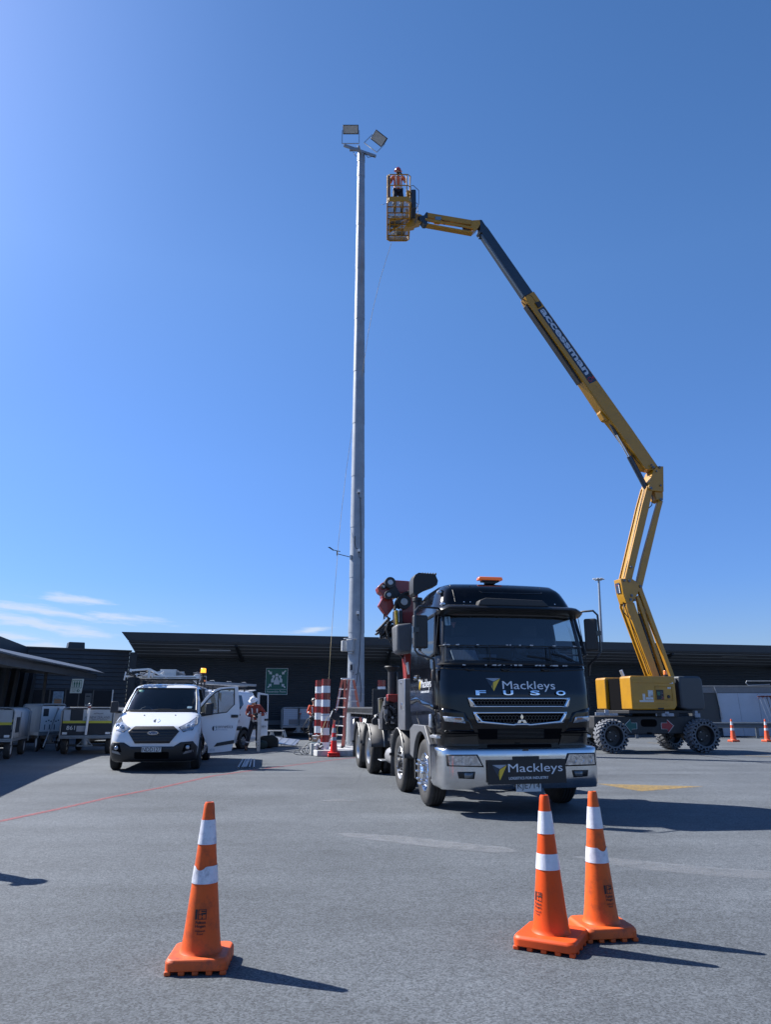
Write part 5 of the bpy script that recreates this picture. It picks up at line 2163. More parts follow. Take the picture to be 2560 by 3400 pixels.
lprism('jib_box', [qj(360, 340), qj(485, 355), qj(485, 380), qj(385, 370)], -.13, -.05, YEL)
mb = MB()
pts = [lp(qj(*p), -.18) for p in ((500, 290), (540, 320), (600, 330), (690, 335))]
mb.tube([(x, -.18, z) for x, z in pts], .014, BLACKP, n=6)
pts = [lp(qj(*p), -.12) for p in ((520, 370), (570, 395), (620, 380))]
mb.tube([(x, -.12, z) for x, z in pts], .01, BLACKP, n=6)
pts = [lp(qj(*p), -.15) for p in ((270, 320), (262, 360), (240, 380))]
mb.tube([(x, -.15, z) for x, z in pts], .01, BLACKP, n=6)
mb.build('jib_hose', lift)
lprism('basket_rotator', [qb(865, 1345), qb(960, 1352), qb(1060, 1382), qb(1148, 1402), qb(1150, 1432), qb(1060, 1430), qb(1040, 1470), qb(1050, 1535), qb(1150, 1575), qb(1140, 1600), qb(1002, 1632), qb(1000, 1680), qb(770, 1722), qb(750, 1640), qb(860, 1560), qb(840, 1500)], -.15, .15, YEL, bev=.01)
lpin(qb(1120, 1575), .03, -.15)
lpin(qb(850, 1510), .05, -.15)

# --- turntable
YN = -1.12


def cover(ylo, yhi, near):
    P0, P1 = lp(q7(385, 172), YN), lp(q7(822, 480), YN)
    x0, x1, z0, z1 = P0[0], P1[0], P1[1], P0[1]
    mb = MB()
    mb.prism([(x0, z0 + .02), (x0 + .06, z0), (x1 - .12, z0), (x1, z0 + .14), (x1, z1 - .02), (x1 - .03, z1), (x0 + .05, z1), (x0, z1 - .05)], 'y', ylo, yhi, YEL)
    o = mb.build('engine_cover', lift, bev=.045, seg=3)
    return x0, x1, z0, z1


x0, x1, z0, z1 = cover(YN, -.46, True)
cover(.50, 1.15, False)
mb = MB()
yy = YN - .012
mb.b2(x0 + .06, x1 - .14, yy, YN + .01, z1 - .24, z1 - .13, YEL)
mb.b2(x0 + .06, x1 - .3, yy, YN + .01, z0 + .12, z0 + .2, YEL)
mb.build('cover_swage', lift, bev=.012)
mb = MB()
ra, rb = lp(q7(612, 265), YN), lp(q7(782, 392), YN)
w = .03
mb.b2(ra[0], rb[0], YN - .02, YN + .0, ra[1] - w, ra[1], YEL)
mb.b2(ra[0], rb[0], YN - .02, YN + .0, rb[1], rb[1] + w, YEL)
mb.b2(ra[0], ra[0] + w, YN - .02, YN + .0, rb[1], ra[1], YEL)
mb.b2(rb[0] - w, rb[0], YN - .02, YN + .0, rb[1], ra[1], YEL)
mb.build('panel_frame', lift, bev=.008)
mb = MB()
pa, pb = lp(q7(620, 300), YN), lp(q7(693, 388), YN)
mb.b2(pa[0], pb[0], YN - .03, YN - .005, pb[1], pa[1], BLACKP)
mb.b2(pa[0] + .03, pa[0] + .14, YN - .036, YN - .028, pb[1] + .14, pa[1] - .06, mat('panel_green', (.03, .13, .08), .4))
rnd = random.Random(8)
for i in range(4):
    for j in range(5):
        mb.cyl((pa[0] + .17 + i * .03, YN - .03, pb[1] + .05 + j * .05), (pa[0] + .17 + i * .03, YN - .042, pb[1] + .05 + j * .05), .008, [STEEL, CRED, MATTEW][rnd.randrange(3)], n=8)
mb.cyl((pb[0] - .05, YN - .03, pb[1] + .05), (pb[0] - .05, YN - .05, pb[1] + .05), .03, CRED, n=14)
mb.build('ground_controls', lift, bev=.003)
mb = MB()
for (a, b, c, d) in ((548, 303, 598, 362), (500, 335, 528, 392), (532, 366, 600, 388), (474, 393, 604, 410), (745, 230, 778, 245), (726, 274, 758, 291), (575, 345, 597, 362)):
    A1, B1 = lp(q7(a, b), YN), lp(q7(c, d), YN)
    mb.b2(A1[0], B1[0], YN - .006, YN - .002, B1[1], A1[1], mat('sticker_white', (.55, .56, .56), .5, var=.25, vscale=30))
mb.build('safety_sticker', lift)
mb = MB()
ca = lp(q7(738, 362), YN)
mb.lathe([(.06, 0), (.055, -.02), (.001, -.022)], BLACKP, c=(ca[0], YN - .002, ca[1]), axis='y', n=16)
ca, cb_ = lp(q7(640, 462), YN), lp(q7(695, 476), YN)
mb.b2(ca[0], cb_[0], YN - .012, YN - .002, cb_[1], ca[1], BLACKP)
mb.build('cover_latch', lift, bev=.004)
P0, P1 = lp(q7(822, 175), YN), lp(q7(1078, 480), YN)
mb = MB()
mb.prism([(P0[0] + .01, P1[1] + .05), (P0[0] + .3, P1[1] - .02), (P1[0] - .12, P1[1] - .02), (P1[0], P1[1] + .08), (P1[0] - .04, P0[1] - .10), (P1[0] - .14, P0[1]), (P0[0] + .01, P0[1])], 'y', YN - .02, 1.15, CWT)
mb.build('counterweight', lift, bev=.09, seg=4)
mb = MB()
mb.b2(x0 + .15, P1[0] - .3, -.5, .5, z0 - .02, z0 + .22, BLACKP)
mb.b2(x0 + .12, x0 + .20, -.45, .48, z0, z1 - .06, HOLE)  # near-black sheet standing in for the shade in the gap between covers
mb.cyl((.15, 0, z0 - .25), (.15, 0, z0 + .1), .75, BLACKP, n=32)
mb.b2(x0 - .1, P1[0] - .5, -1.05, 1.05, z0 - .12, z0 - .02, BLACKP)
mb.build('turntable', lift, bev=.01)
e0, e1 = lp(q7(298, 128), -.2), lp(q7(325, 172), -.2)
mb = MB()
mb.tube([(e1[0], -.2, e1[1] - .4), (e1[0], -.2, e1[1]), (e0[0] + .03, -.2, e0[1] + .02)], .06, ALU, n=16)
mb.build('exhaust_pipe', lift)
b0 = lp(q7(708, 165), -.8)
mb = MB()
mb.cyl((b0[0], -.8, z1), (b0[0], -.8, z1 + .07), .07, BLACKP, n=16)
mb.lathe([(.065, z1 + .07), (.062, z1 + .19), (.05, z1 + .21), (.001, z1 + .21)], mat('beacon_amber', (.85, .22, .03), .25, 0, .5), c=(b0[0], -.8, 0), n=20)
mb.build('beacon', lift)

# --- chassis at its own angle
chs = bpy.data.objects.new('chassis', None)
col.objects.link(chs)
chs.parent = lift
chs.rotation_euler = (0, 0, R(2.5) - L_A)
chs.location = (0.05, -.18, 0)
_CM = _LM @ Matrix.LocRotScale(Vector((.05, -.18, 0)), Euler((0, 0, R(2.5) - L_A)), None)
_CI = _CM.inverted()


def chp(p, ly):
    o = _CI @ Vector((0, 0, EYE))
    d = _CI.to_3x3() @ _ray(*p)
    t = (ly - o.y) / d.y
    return (o.x + d.x * t, o.z + d.z * t)


YW = -1.22
wl_, wr_ = chp(q7(245, 718), YW), chp(q7(1072, 722), YW)
mb = MB()
t0, t1 = chp(q7(70, 540), -.95), chp(q7(1010, 715), -.95)
mb.prism([(t0[0], 1.20), (t1[0] + .1, 1.20), (t1[0] + .22, .95), (t1[0] + .1, .62), (t0[0] + .2, .58), (t0[0], .8)], 'y', -.80, .80, CHAS)
mb.build('chassis_frame', chs, bev=.03)
mb = MB()
hA, hB = chp(q7(482, 566), -.803), chp(q7(635, 634), -.803)
mb.prism(rrect(hA[0], hB[0], hB[1], hA[1], .1, 5), 'y', -.806, -.801, HOLE)
hA, hB = chp(q7(540, 684), -.803), chp(q7(588, 704), -.803)
mb.prism(rrect(hA[0], hB[0], hB[1], hA[1], .02, 3), 'y', -.806, -.801, HOLE)
mb.build('frame_opening', chs)
for nm, pts, mm in (('green_arrow', [(345, 615), (390, 570), (398, 600), (447, 600), (449, 652), (400, 655), (400, 684)], mat('arrow_green', (.01, .11, .10), .5)),
                    ('red_arrow', [(780, 625), (722, 572), (722, 600), (672, 600), (674, 652), (728, 655), (735, 686)], mat('arrow_red', (.32, .03, .035), .5))):
    poly = [chp(q7(*p), -.80) for p in pts]
    c = (sum(p[0] for p in poly) / 7, sum(p[1] for p in poly) / 7)
    mb = MB()
    mb.prism([(c[0] + (a - c[0]) * 1.08, c[1] + (b - c[1]) * 1.08) for a, b in poly], 'y', -.806, -.801, MATTEW)
    mb.prism(poly, 'y', -.812, -.807, mm)
    mb.build(nm, chs)
mb = MB()
rnd = random.Random(3)
mb.bm.free()
for a, b, c, d in ((75, 503, 160, 532), (160, 480, 200, 532), (205, 512, 280, 534), (620, 495, 645, 538), (668, 512, 825, 540), (705, 497, 745, 540), (978, 490, 1003, 512), (977, 513, 1028, 550)):
    A1, B1 = chp(q7(a, b), -.9), chp(q7(c, d), -.9)
    mb = MB()
    mb.b2(A1[0], B1[0], -.9, -.84, B1[1], A1[1], mat('bracket_grey', (.30, .33, .38), .5, .2, var=.2, vscale=8))
    mb.build('step_bracket', chs, bev=.006)
mb = MB()
for a in (655, 810):
    A1 = chp(q7(a, 525), -.91)
    mb.b2(A1[0] - .08, A1[0] + .08, -.912, -.901, A1[1] - .05, A1[1] + .05, BLACKP)
mb.build('bracket_label', chs)
for x in (wl_[0], wr_[0]):
    mb = MB()
    mb.beam((x, -1.0, .56), (x, 1.0, .56), .25, .25, DARKM)
    mb.ball((x, 0, .56), .28, DARKM)
    mb.build('axle', chs)


def lift_wheel(x, y, steer):
    root = bpy.data.objects.new('wheel', None)
    col.objects.link(root)
    root.parent = lift
    m = Matrix.LocRotScale(Vector((.05, -.18, 0)), Euler((0, 0, R(2.5) - L_A)), None) @ Matrix.Translation((x, y, .56))
    root.location = m.to_translation()
    root.rotation_euler = (0, 0, R(2.5) - L_A + R(steer))
    W, Rr = .42, .53
    mb = MB()
    mb.lathe([(.34, .0), (.36, -.015), (.49, -.015), (.505, .03), (Rr - .02, .08), (Rr - .02, W - .08), (.50, W), (.36, W), (.33, W - .03)], GTYRE, axis='y', n=48)
    n = 24
    for k in range(n):
        t = 2 * math.pi * k / n
        for (ya, yb, dt) in ((-.01, W * .48, 0), (W * .52, W + .01, math.pi / n)):
            tt = t + dt
            c, s_ = math.cos(tt), math.sin(tt)
            mid = (ya + yb) / 2
            cv = Vector((Rr * c, mid, Rr * s_))
            mt = Matrix.Rotation(-tt, 3, 'Y') @ Matrix.Rotation(R(22 if dt == 0 else -22), 3, 'X')
            mb.box(cv, (.045, abs(yb - ya), .075), GTYRE, rot=mt)
    mb.build('tyre', root, bev=.006)
    mb = MB()
    for k in range(n):
        t = 2 * math.pi * k / n
        up = k % 2
        r1, r2 = (.475, .385) if up else (.385, .475)
        for q, (ra_, rb_) in enumerate(((.475, .385),)):
            a = (ra_ * math.cos(t - .115), ra_ * math.sin(t - .115)) if up else (rb_ * math.cos(t - .115), rb_ * math.sin(t - .115))
            b = (ra_ * math.cos(t + .115), ra_ * math.sin(t + .115)) if up else (rb_ * math.cos(t + .115), rb_ * math.sin(t + .115))
            c = (rb_ * math.cos(t), rb_ * math.sin(t)) if up else (ra_ * math.cos(t), ra_ * math.sin(t))
            mb.prism([a, b, c], 'y', -.0175, -.016, HOLE)
    mb.build('tyre_hole', root)
    mb = MB()
    mb.lathe([(.345, .0), (.335, .03), (.325, .2), (.20, .22), (.18, .16), (.001, .16)], DARKM, axis='y', n=36)
    for k in range(9):
        t = 2 * math.pi * k / 9
        mb.cyl((.14 * math.cos(t), .16, .14 * math.sin(t)), (.14 * math.cos(t), .13, .14 * math.sin(t)), .016, STEEL if k % 3 == 0 else DARKM, n=8)
    mb.build('rim', root, smooth=35)


lift_wheel(wl_[0], YW, 10)
lift_wheel(wr_[0], YW, 6)
lift_wheel(wl_[0] + .1, 1.0, 6)
lift_wheel(wr_[0] - .1, 1.0, 26)

# --- basket, world aligned, hung from the rotator
FZ = 20.0
YA, YB_ = 23.4, 25.85
bxL, bxR = at(1286, 666, YA).x, at(1364, 666, YA).x
bas = bpy.data.objects.new('basket', None)
col.objects.link(bas)
bas.parent = lift
bas.matrix_parent_inverse = _LI
FZ = at(1325, 668, YA).z
YB_ = YA + 2.44
RT = .022
mb = MB()
ch = .10
outl = [(bxL + ch, YA), (bxR - ch, YA), (bxR, YA + ch), (bxR, YB_ - ch), (bxR - ch, YB_), (bxL + ch, YB_), (bxL, YB_ - ch), (bxL, YA + ch)]
mb.tube([(a, b, FZ) for a, b in outl], .028, YEL, n=8, closed=True)
for k in range(1, 7):
    yv = YA + (YB_ - YA) * k / 7
    mb.beam((bxL, yv, FZ), (bxR, yv, FZ), .035, .04, YEL)
for k in (1, 2):
    xv = bxL + (bxR - bxL) * k / 3
    mb.beam((xv, YA, FZ), (xv, YB_, FZ), .03, .04, YEL)
mb.build('floor_frame', bas)
mb = MB()
GRATE = mat('floor_grating', (.36, .38, .38), .5, .6)
n = 34
for k in range(n + 1):
    xv = bxL + (bxR - bxL) * k / n
    mb.beam((xv, YA + .03, FZ + .03), (xv, YB_ - .03, FZ + .03), .006, .012, GRATE)
n = 70
for k in range(n + 1):
    yv = YA + (YB_ - YA) * k / n
    mb.beam((bxL + .02, yv, FZ + .03), (bxR - .02, yv, FZ + .03), .006, .012, GRATE)
mb.build('floor_grating', bas, smooth=0)
mb = MB()
for (a, b) in zip(outl, outl[1:] + outl[:1]):
    mb.beam((a[0], a[1], FZ + .10), (b[0], b[1], FZ + .10), .012, .17, YEL)
mb.build('toe_board', bas)
mb = MB()
H1, H2 = at(1330, 581, YA).z, at(1330, 617, YA).z
for zz in (H1, H2):
    mb.tube([(a, b, zz) for a, b in outl], RT, YEL, n=8, closed=True)
for (a, b) in ((bxL + .02, YA + .03), (bxL + .1, YA + .0), (bxR - .15, YA), (bxR - .02, YA + .1), (bxL, YA + .8), (bxL, YA + 1.6), (bxL + .02, YB_ - .05), (bxR - .02, YB_ - .05), (bxR, YA + .8), (bxR, YA + 1.6), ((bxL + bxR) / 2, YB_)):
    mb.tube([(a, b, FZ), (a, b, H1)], RT * .9, YEL, n=8)
mb.build('guard_rail', bas, smooth=40)
mb = MB()
mb.b2(bxL + .0, bxL + .10, YA + .05, YA + .12, FZ + .2, H1 + .02, mat('rail_pad_blue', (.03, .03, .16), .6))
mb.build('rail_padding', bas, bev=.02)
mb = MB()   # control console and its guard on the right hand side
mb.b2(bxR + .02, bxR + .22, YA + .35, YA + 1.0, FZ - .05, H2 + .12, NAVY)
mb.b2(bxR - .16, bxR + .0, YA + .3, YA + .9, H2 - .12, H2 + .05, YEL)
mb.build('control_console', bas, bev=.04)
mb = MB()
for yv in (YA + .3, YA + 1.1):
    mb.tube([(bxR, yv, H2 + .22), (bxR + .12, yv, H2 + .24), (bxR + .32, yv, H2 + .02), (bxR + .31, yv, FZ + .1), (bxR + .2, yv, FZ - .16)], .013, mat('guard_grey', (.14, .145, .15), .6), n=8)
mb.build('console_guard', bas)
mb = MB()
jx = lambda p: Vector((*[(_LM @ Vector((lp(p, 0)[0], 0, lp(p, 0)[1])))[i] for i in range(3)],))
r0 = jx(qb(860, 1440))
mb.beam(r0 + Vector((0, 0, -.06)), (bxL + .1, YA + 1.05, FZ - .06), .06, .09, YEL)
mb.beam(r0 + Vector((0, 0, -.06)), (bxL + .1, YA + 1.75, FZ - .06), .06, .09, YEL)
mb.beam((bxL + .1, YA + 1.0, FZ - .06), (bxL + .1, YA + 1.8, FZ - .06), .06, .07, YEL)
mb.beam(r0 + Vector((-.15, -.4, -.02)), r0 + Vector((-.15, .4, -.02)), .10, .12, YEL)
mb.build('support_frame', bas, bev=.008)

# things carried in the basket
def lump(name, c, s, m, label, cat, rot=0, seedv=0, group=None):
    mb = MB()
    mb.ball((0, 0, 0), 1, m, sc=(s[0] / 2, s[1] / 2, s[2] / 2), seg=18, rings=12)
    rr_ = random.Random(seedv)
    import mathutils
    off = Vector((rr_.random() * 10, rr_.random() * 10, rr_.random() * 10))
    for v in mb.bm.verts:
        nn = mathutils.noise.noise_vector(v.co * (3.2 / max(s)) * 1.0 + off)
        p_ = v.co
        # push towards a box, then crumple
        e = [math.copysign(abs(p_[i] / (s[i] / 2)) ** .55, p_[i]) * s[i] / 2 if s[i] else 0 for i in range(3)]
        v.co = Vector(e) + nn * min(s) * .14
    o = mb.build(name, loc=c, rot=(0, 0, rot), smooth=60)
    return tag(o, label, cat, group)


lump('tool_bag', (bxL + .3, YA + 1.45, FZ + .17), (.45, .5, .26), mat('canvas_green', (.06, .09, .08), .8, bump=.4, bscale=20), 'dark green tool bag on the basket floor, seen through the grating', 'tool bag', .3, 1)
lump('tool_bag', (bxR - .35, YA + 2.05, FZ + .15), (.4, .36, .22), mat('canvas_tan', (.30, .25, .10), .8, bump=.4, bscale=20), 'tan tool bag at the far end of the basket floor', 'tool bag', .1, 2)
mb = MB()
for k in range(4):
    mb.tube([(bxL + .3 + (.13 - .01 * k) * math.cos(t), YA + 2.1 + (.13 - .01 * k) * math.sin(t), FZ + .05 + .02 * k) for t in [2 * math.pi * j / 20 for j in range(20)]], .009, MATTEW, n=6, closed=True)
tag(mb.build('cable_coil'), 'pale cable coil lying on the far left of the basket floor', 'cable')
# ------------------------------------------------------------------ white vans
VW = mat('van_white', (.70, .72, .76), .25, 0, .8, var=.02)
VBLK = mat('van_trim', (.020, .021, .024), .5, bump=.1, bscale=150)
VGL = glass_mat('van_glass', (.55, .62, .68), 1.4, .035)
VLAMP = mat('van_lamp', (.42, .45, .50), .1, .5, 1.0, var=.5, vscale=22)
VTXT = mat('van_print', (.02, .03, .06), .5)
VTX2 = mat('van_print_pale', (.20, .28, .40), .5)
VYF = [(.22, -.78), (.30, -.90), (.4, -.96), (.55, -1.0), (.72, -1.0), (.88, -.96), (.98, -.90), (1.05, -.82), (1.10, -.72), (1.18, -.52), (1.26, -.30), (1.33, -.10), (1.38, .0),
       (1.42, .05), (1.6, .27), (1.8, .52), (1.98, .76), (2.05, .90), (2.09, 1.08), (2.115, 1.3), (2.13, 1.7)]
VWF = [(.22, .97), (.35, 1.02), (.6, 1.045), (1.0, 1.045), (1.36, 1.01), (1.6, .97), (1.98, .86), (2.05, .81), (2.10, .72), (2.13, .55)]


def vfy(x, z):
    w = interp(VWF, z)
    t = min(1, abs(x / w))
    c = .12 * t * t
    if t > .72:
        u = (t - .72) / .28
        c += (.34 if z < 1.3 else .26) * (1 - math.sqrt(max(0, 1 - u * u)))
    return interp(VYF, z) + c


VF = lambda off: (lambda x, z: (x, vfy(x, z) - off, z))
VS = lambda s, off: (lambda y, z: (s * (interp(VWF, z) + off), y, z))
VWS = [(-.86, 1.43), (.86, 1.43), (.75, 1.97), (-.75, 1.97)]
VSW = [(.42, 1.42), (1.30, 1.42), (1.30, 1.93), (.98, 1.93), (.45, 1.50)]
VDOOR = [(.15, .36), (1.38, .36), (1.40, 1.98), (.92, 1.98), (.15, 1.36)]


def van_wheel(root, x, y, s):
    w = bpy.data.objects.new('wheel', None)
    col.objects.link(w)
    w.parent = root
    w.location = (x, y, .345)
    if s > 0:
        w.rotation_euler = (0, 0, math.pi)
    mb = MB()
    mb.lathe([(.20, .02), (.22, .0), (.31, .0), (.34, .025), (.345, .05), (.345, .09), (.338, .092), (.338, .10), (.345, .102), (.345, .18), (.335, .21), (.2, .22)], RUBBER, axis='x', n=36)
    mb.build('tyre', w, smooth=35)
    mb = MB()
    mb.lathe([(.21, .02), (.20, .035), (.19, .09), (.10, .05), (.09, .03), (.001, .03)], mat('van_rim', (.30, .31, .33), .4, .6), axis='x', n=28)
    mb.build('rim', w)


def make_van(name, label, loc, rz, open_door, wy=0.0):
    t = thing(name, label, 'van', loc, rz, 'white work vans with ladders on the roof')
    mb = MB()
    hs = [(0, VSW)]
    if open_door:
        hs.append((1, VDOOR))
    shell(mb, sorted(frange(.22, 1.05, 16) + frange(1.06, 2.13, 62)), lambda z: interp(VWF, z), vfy, 4.15, VW, nf=40, ns=44, holes_f=[VWS], holes_s=hs)
    mb.build('body', t, smooth=45)
    mb = MB()   # dark lower bumper
    patch(mb, [(-1.0, .235), (1.0, .235), (1.035, .56), (.93, .70), (.66, .68), (.50, .585), (-.50, .585), (-.66, .68), (-.93, .70), (-1.035, .56)], VF(.008), VBLK, step=.07)
    mb.build('bumper', t, smooth=60, thick=.01)
    mb = MB()
    patch(mb, rrect(-.40, .40, .30, .46, .03, 3), VF(.020), HOLE, step=.08)
    for s in (-1, 1):
        patch(mb, [(s * a, b) for a, b in ((.70, .46), (.93, .46), (.94, .62), (.76, .64))], VF(.020), HOLE, step=.06)
    mb.build('bumper_vent', t)
    mb = MB()
    for s in (-1, 1):
        patch(mb, [(s * a, b) for a, b in ((.72, .40), (.96, .45), (.95, .50), (.78, .47))], VF(.024), mat('fog_trim', (.28, .30, .33), .3, .5), step=.06)
        p = Vector(VF(.03)(s * .83, .56))
        mb.ball(p, .05, VLAMP, sc=(1, .5, 1), seg=12, rings=8)
    mb.build('fog_lamp', t)
    mb = MB()
    G1 = [(-.60, .93), (-.45, 1.045), (.45, 1.045), (.60, .93), (.40, .66), (-.40, .66)]
    patch(mb, G1, VF(.012), VBLK, step=.06)
    mb.build('grille', t, smooth=60, thick=.012)
    mb = MB()
    for k in range(5):
        z = .72 + k * .065
        hw_ = .42 + .04 * k if z < .93 else .52
        mb.tube([VF(.026)(x, z) for x in frange(-hw_, hw_, 12)], .010, mat('grille_bar', (.05, .052, .058), .35), n=6)
    mb.build('grille_bar', t)
    mb = MB()
    el_ = [(.125 * math.cos(2 * math.pi * k / 24), .90 + .045 * math.sin(2 * math.pi * k / 24)) for k in range(24)]
    mb.prism([(a, b) for a, b in el_], 'y', -1.02, -.99, CHROME)
    mb.prism([(a * .88, .90 + (b - .90) * .82) for a, b in el_], 'y', -1.024, -1.02, mat('emblem_blue', (.01, .035, .12), .3))
    text_bm(mb, 'Ford', .17, .05, MATTEW, (0, -1.027, .90), shear=.3)
    mb.build('emblem', t)
    for s in (-1, 1):
        mb = MB()
        HL = [(s * a, b) for a, b in ((.58, 1.02), (.70, .92), (.90, .96), (.98, 1.10), (.93, 1.26), (.80, 1.14))]
        patch(mb, HL, VF(.010), VLAMP, step=.05)
        mb.ball(Vector(VF(-.01)(s * .78, 1.04)), .055, LAMPG, seg=12, rings=8)
        mb.ball(Vector(VF(-.01)(s * .89, 1.06)), .05, LAMPG, seg=12, rings=8)
        mb.build('headlight', t, smooth=60)
        mb = MB()
        mb.tube([VF(.010)(a, b) for a, b in HL], .010, VBLK, n=6, closed=True)
        mb.build('headlight_rim', t)
        # mirror
        m_ = bpy.data.objects.new('mirror', None)
        col.objects.link(m_)
        m_.parent = t
        if not (open_door and s > 0):
            mb = MB()
            mb.box((s * 1.17, .18, 1.50), (.20, .12, .28), VBLK, rot=(0, 0, s * R(-14)), taper=(.9, .9))
            mb.box((s * 1.06, .22, 1.38), (.16, .08, .07), VBLK)
            mb.build('mirror_head', m_, bev=.03, seg=3)
        # sides
        mb = MB()
        if not (open_door and s > 0):
            patch(mb, VSW, VS(s, .004), VGL, step=.15)
        mb.build('side_window', t, smooth=60) if len(mb.bm.verts) else mb.bm.free()
        mb = MB()
        patch(mb, [(a_ + wy, b_) for a_, b_ in ((1.62, 1.47), (1.95, 1.40), (2.25, 1.60), (2.25, 1.93), (1.65, 1.93), (1.62, 1.8))], VS(s, .004), mat('rear_pane', (.012, .015, .02), .06, 0, .5), step=.15)
        mb.build('load_window', t, smooth=60)
        mb = MB()
        for a, b, c, d in ((1.5, 3.0, .66, .82), (3.55, 4.1, .66, .82)) + (() if (open_door and s > 0) else ((.42, 1.36, .62, .78),)):
            patch(mb, [(a, c), (b, c + .02), (b, d), (a + .12, d)], VS(s, .006), VBLK, step=.2)
        mb.build('side_strip', t, smooth=60, thick=.012)
        mb = MB()
        for yy_ in ((1.42, 2.6) if True else ()):
            mb.tube([VS(s, .001)(yy_, z) for z in (.36, .8, 1.2, 1.36, 1.6, 1.96)], .006, VBLK, n=4)
        mb.tube([VS(s, .001)(y_, .40) for y_ in frange(.5, 2.6, 6)], .006, VBLK, n=4)
        mb.build('door_seam', t)
        for yy_ in (1.2, 1.72 + wy * 1.1):
            if open_door and s > 0 and yy_ < 1.4:
                continue
            mb = MB()
            mb.box(VS(s, .02)(yy_, 1.22), (.04, .22, .045), VBLK)
            mb.build('door_handle', t, bev=.012)
        for yw in (0, 3.2):
            mb = MB()
            A = arc(yw, .345, .43, 0, 180, 18)
            patch(mb, A + [(yw - .43, .23), (yw + .43, .23)], VS(s, .003), HOLE, step=.15)
            mb.tube([VS(s, .004)(a, max(b, .23)) for a, b in A], .022, VBLK, n=6)
            mb.build('wheel_arch', t)
            van_wheel(t, s * 1.075 if s < 0 else s * 1.075, yw, s)
    mb = MB()
    patch(mb, [(-.885, 1.41), (.885, 1.41), (.775, 1.985), (-.775, 1.985)], VF(.005), VGL, step=.1)
    mb.build('windscreen', t, smooth=60)
    mb = MB()
    seal = [(x, 1.41) for x in frange(-.88, .88, 14)] + [(.84, 1.7)] + [(x, 1.98) for x in frange(.77, -.77, 14)] + [(-.84, 1.7)]
    mb.tube([VF(.002)(a, b) for a, b in seal], .022, VBLK, n=8, closed=True)
    patch(mb, [(-.88, 1.375), (.88, 1.375), (.87, 1.42), (-.87, 1.42)], VF(.004), VBLK, step=.1)
    mb.build('windscreen_seal', t)
    mb = MB()
    patch(mb, rrect(-.70, -.56, 1.89, 1.945, .01, 1), VF(.008), mat('green_sticker', (.12, .35, .28), .5), step=.1)
    patch(mb, rrect(.64, .76, 1.47, 1.52, .01, 1), VF(.008), STK, step=.1)
    mb.build('screen_sticker', t)
    mb = MB()
    for x in (-.3, .35):
        mb.tube([VF(.02)(x, 1.41), VF(.02)(x + .25, 1.45), VF(.02)(x + .55, 1.45)], .008, VBLK, n=6)
    mb.build('wiper', t)
    mb = MB()
    for x in (-.36, .40):
        p = Vector(VF(.01)(x, 1.30))
        mb.ball(p, .018, VBLK, seg=8, rings=6)
    mb.build('washer_nozzle', t)
    INV = mat('van_interior', (.035, .036, .04), .8)
    mb = MB()
    mb.b2(-.95, .95, 1.6, 1.66, .4, 2.0, mat('van_bulkhead', (.05, .052, .058), .7))
    mb.b2(-.92, .92, .1, .55, .9, 1.40, INV)
    mb.b2(-.98, .98, -.2, 1.6, .32, .42, INV)
    for x in (-.48, .48):
        mb.b2(x - .25, x + .25, .9, 1.4, .5, .85, INV)
        mb.b2(x - .24, x + .24, 1.3, 1.45, .8, 1.55, INV)
        mb.b2(x - .12, x + .12, 1.33, 1.43, 1.56, 1.76, INV)
    mb.build('interior', t, bev=.03)
    mb = MB()
    mb.tube([(-.45 + .18 * math.cos(a), .62 + .09 * math.sin(a), 1.36 + .14 * math.sin(a)) for a in [2 * math.pi * k / 20 for k in range(20)]], .014, mat('wheel_grey', (.12, .12, .13), .6), n=8, closed=True)
    mb.build('steering_wheel', t)
    # bonnet mark
    mb = MB()
    c = Vector(VF(.006)(0, 1.17))
    patch(mb, [(.0 + .075 * math.cos(a), 1.175 + .042 * math.sin(a)) for a in [R(110 + 14 * k) for k in range(12)]], VF(.004), VTXT, step=.05)
    mb.tube([VF(.006)(.02 + .065 * math.cos(a), 1.175 + .038 * math.sin(a)) for a in [R(-80 + 16 * k) for k in range(11)]], .006, mat('mark_teal', (.02, .2, .28), .5), n=4)
    mb.build('bonnet_mark', t, smooth=0)
    # rack
    mb = MB()
    for yy_ in (1.35, 2.5, 3.6):
        mb.beam((-.80, yy_, 2.24), (.80, yy_, 2.24), .05, .04, DARKM)
        for s in (-1, 1):
            mb.beam((s * .76, yy_, 2.08), (s * .76, yy_, 2.24), .05, .03, DARKM)
            mb.tube([(s * .8, yy_, 2.25), (s * .8, yy_, 2.42), (s * .62, yy_, 2.42)], .008, STEEL, n=6)
    mb.build('roof_rack', t)
    return t


def van_ladder(name, label, M_, w=.42, L=3.2, n=10):
    r = thing(name, label, 'ladder', (0, 0, 0), 0, 'aluminium ladders strapped on the van roofs')
    r.matrix_world = M_
    mb = MB()
    for s in (-1, 1):
        mb.beam((s * w / 2, 0, 0), (s * w / 2, L, 0), .028, .085, ALU)
    mb.build('stile', r, bev=.004)
    mb = MB()
    for k in range(n):
        mb.cyl((-w / 2, .15 + k * (L - .3) / (n - 1), 0), (w / 2, .15 + k * (L - .3) / (n - 1), 0), .016, ALU, n=8)
    mb.build('rung', r)
    return r


def beacon(t, x, y, z, lit):
    mb = MB()
    mb.cyl((x, y, z - .25), (x, y, z), .03, VBLK, n=10)
    mb.cyl((x, y, z - .03), (x, y, z + .02), .085, VBLK, n=16)
    mb.lathe([(.075, z + .02), (.072, z + .13), (.058, z + .15), (.001, z + .15)], mat('beacon_lit', (.9, .3, .02), .3, emit=(1, .36, .03), estr=1.1) if lit else mat('beacon_amber', (.85, .22, .03), .25, 0, .5), c=(x, y, 0), n=18)
    mb.build('beacon', t)


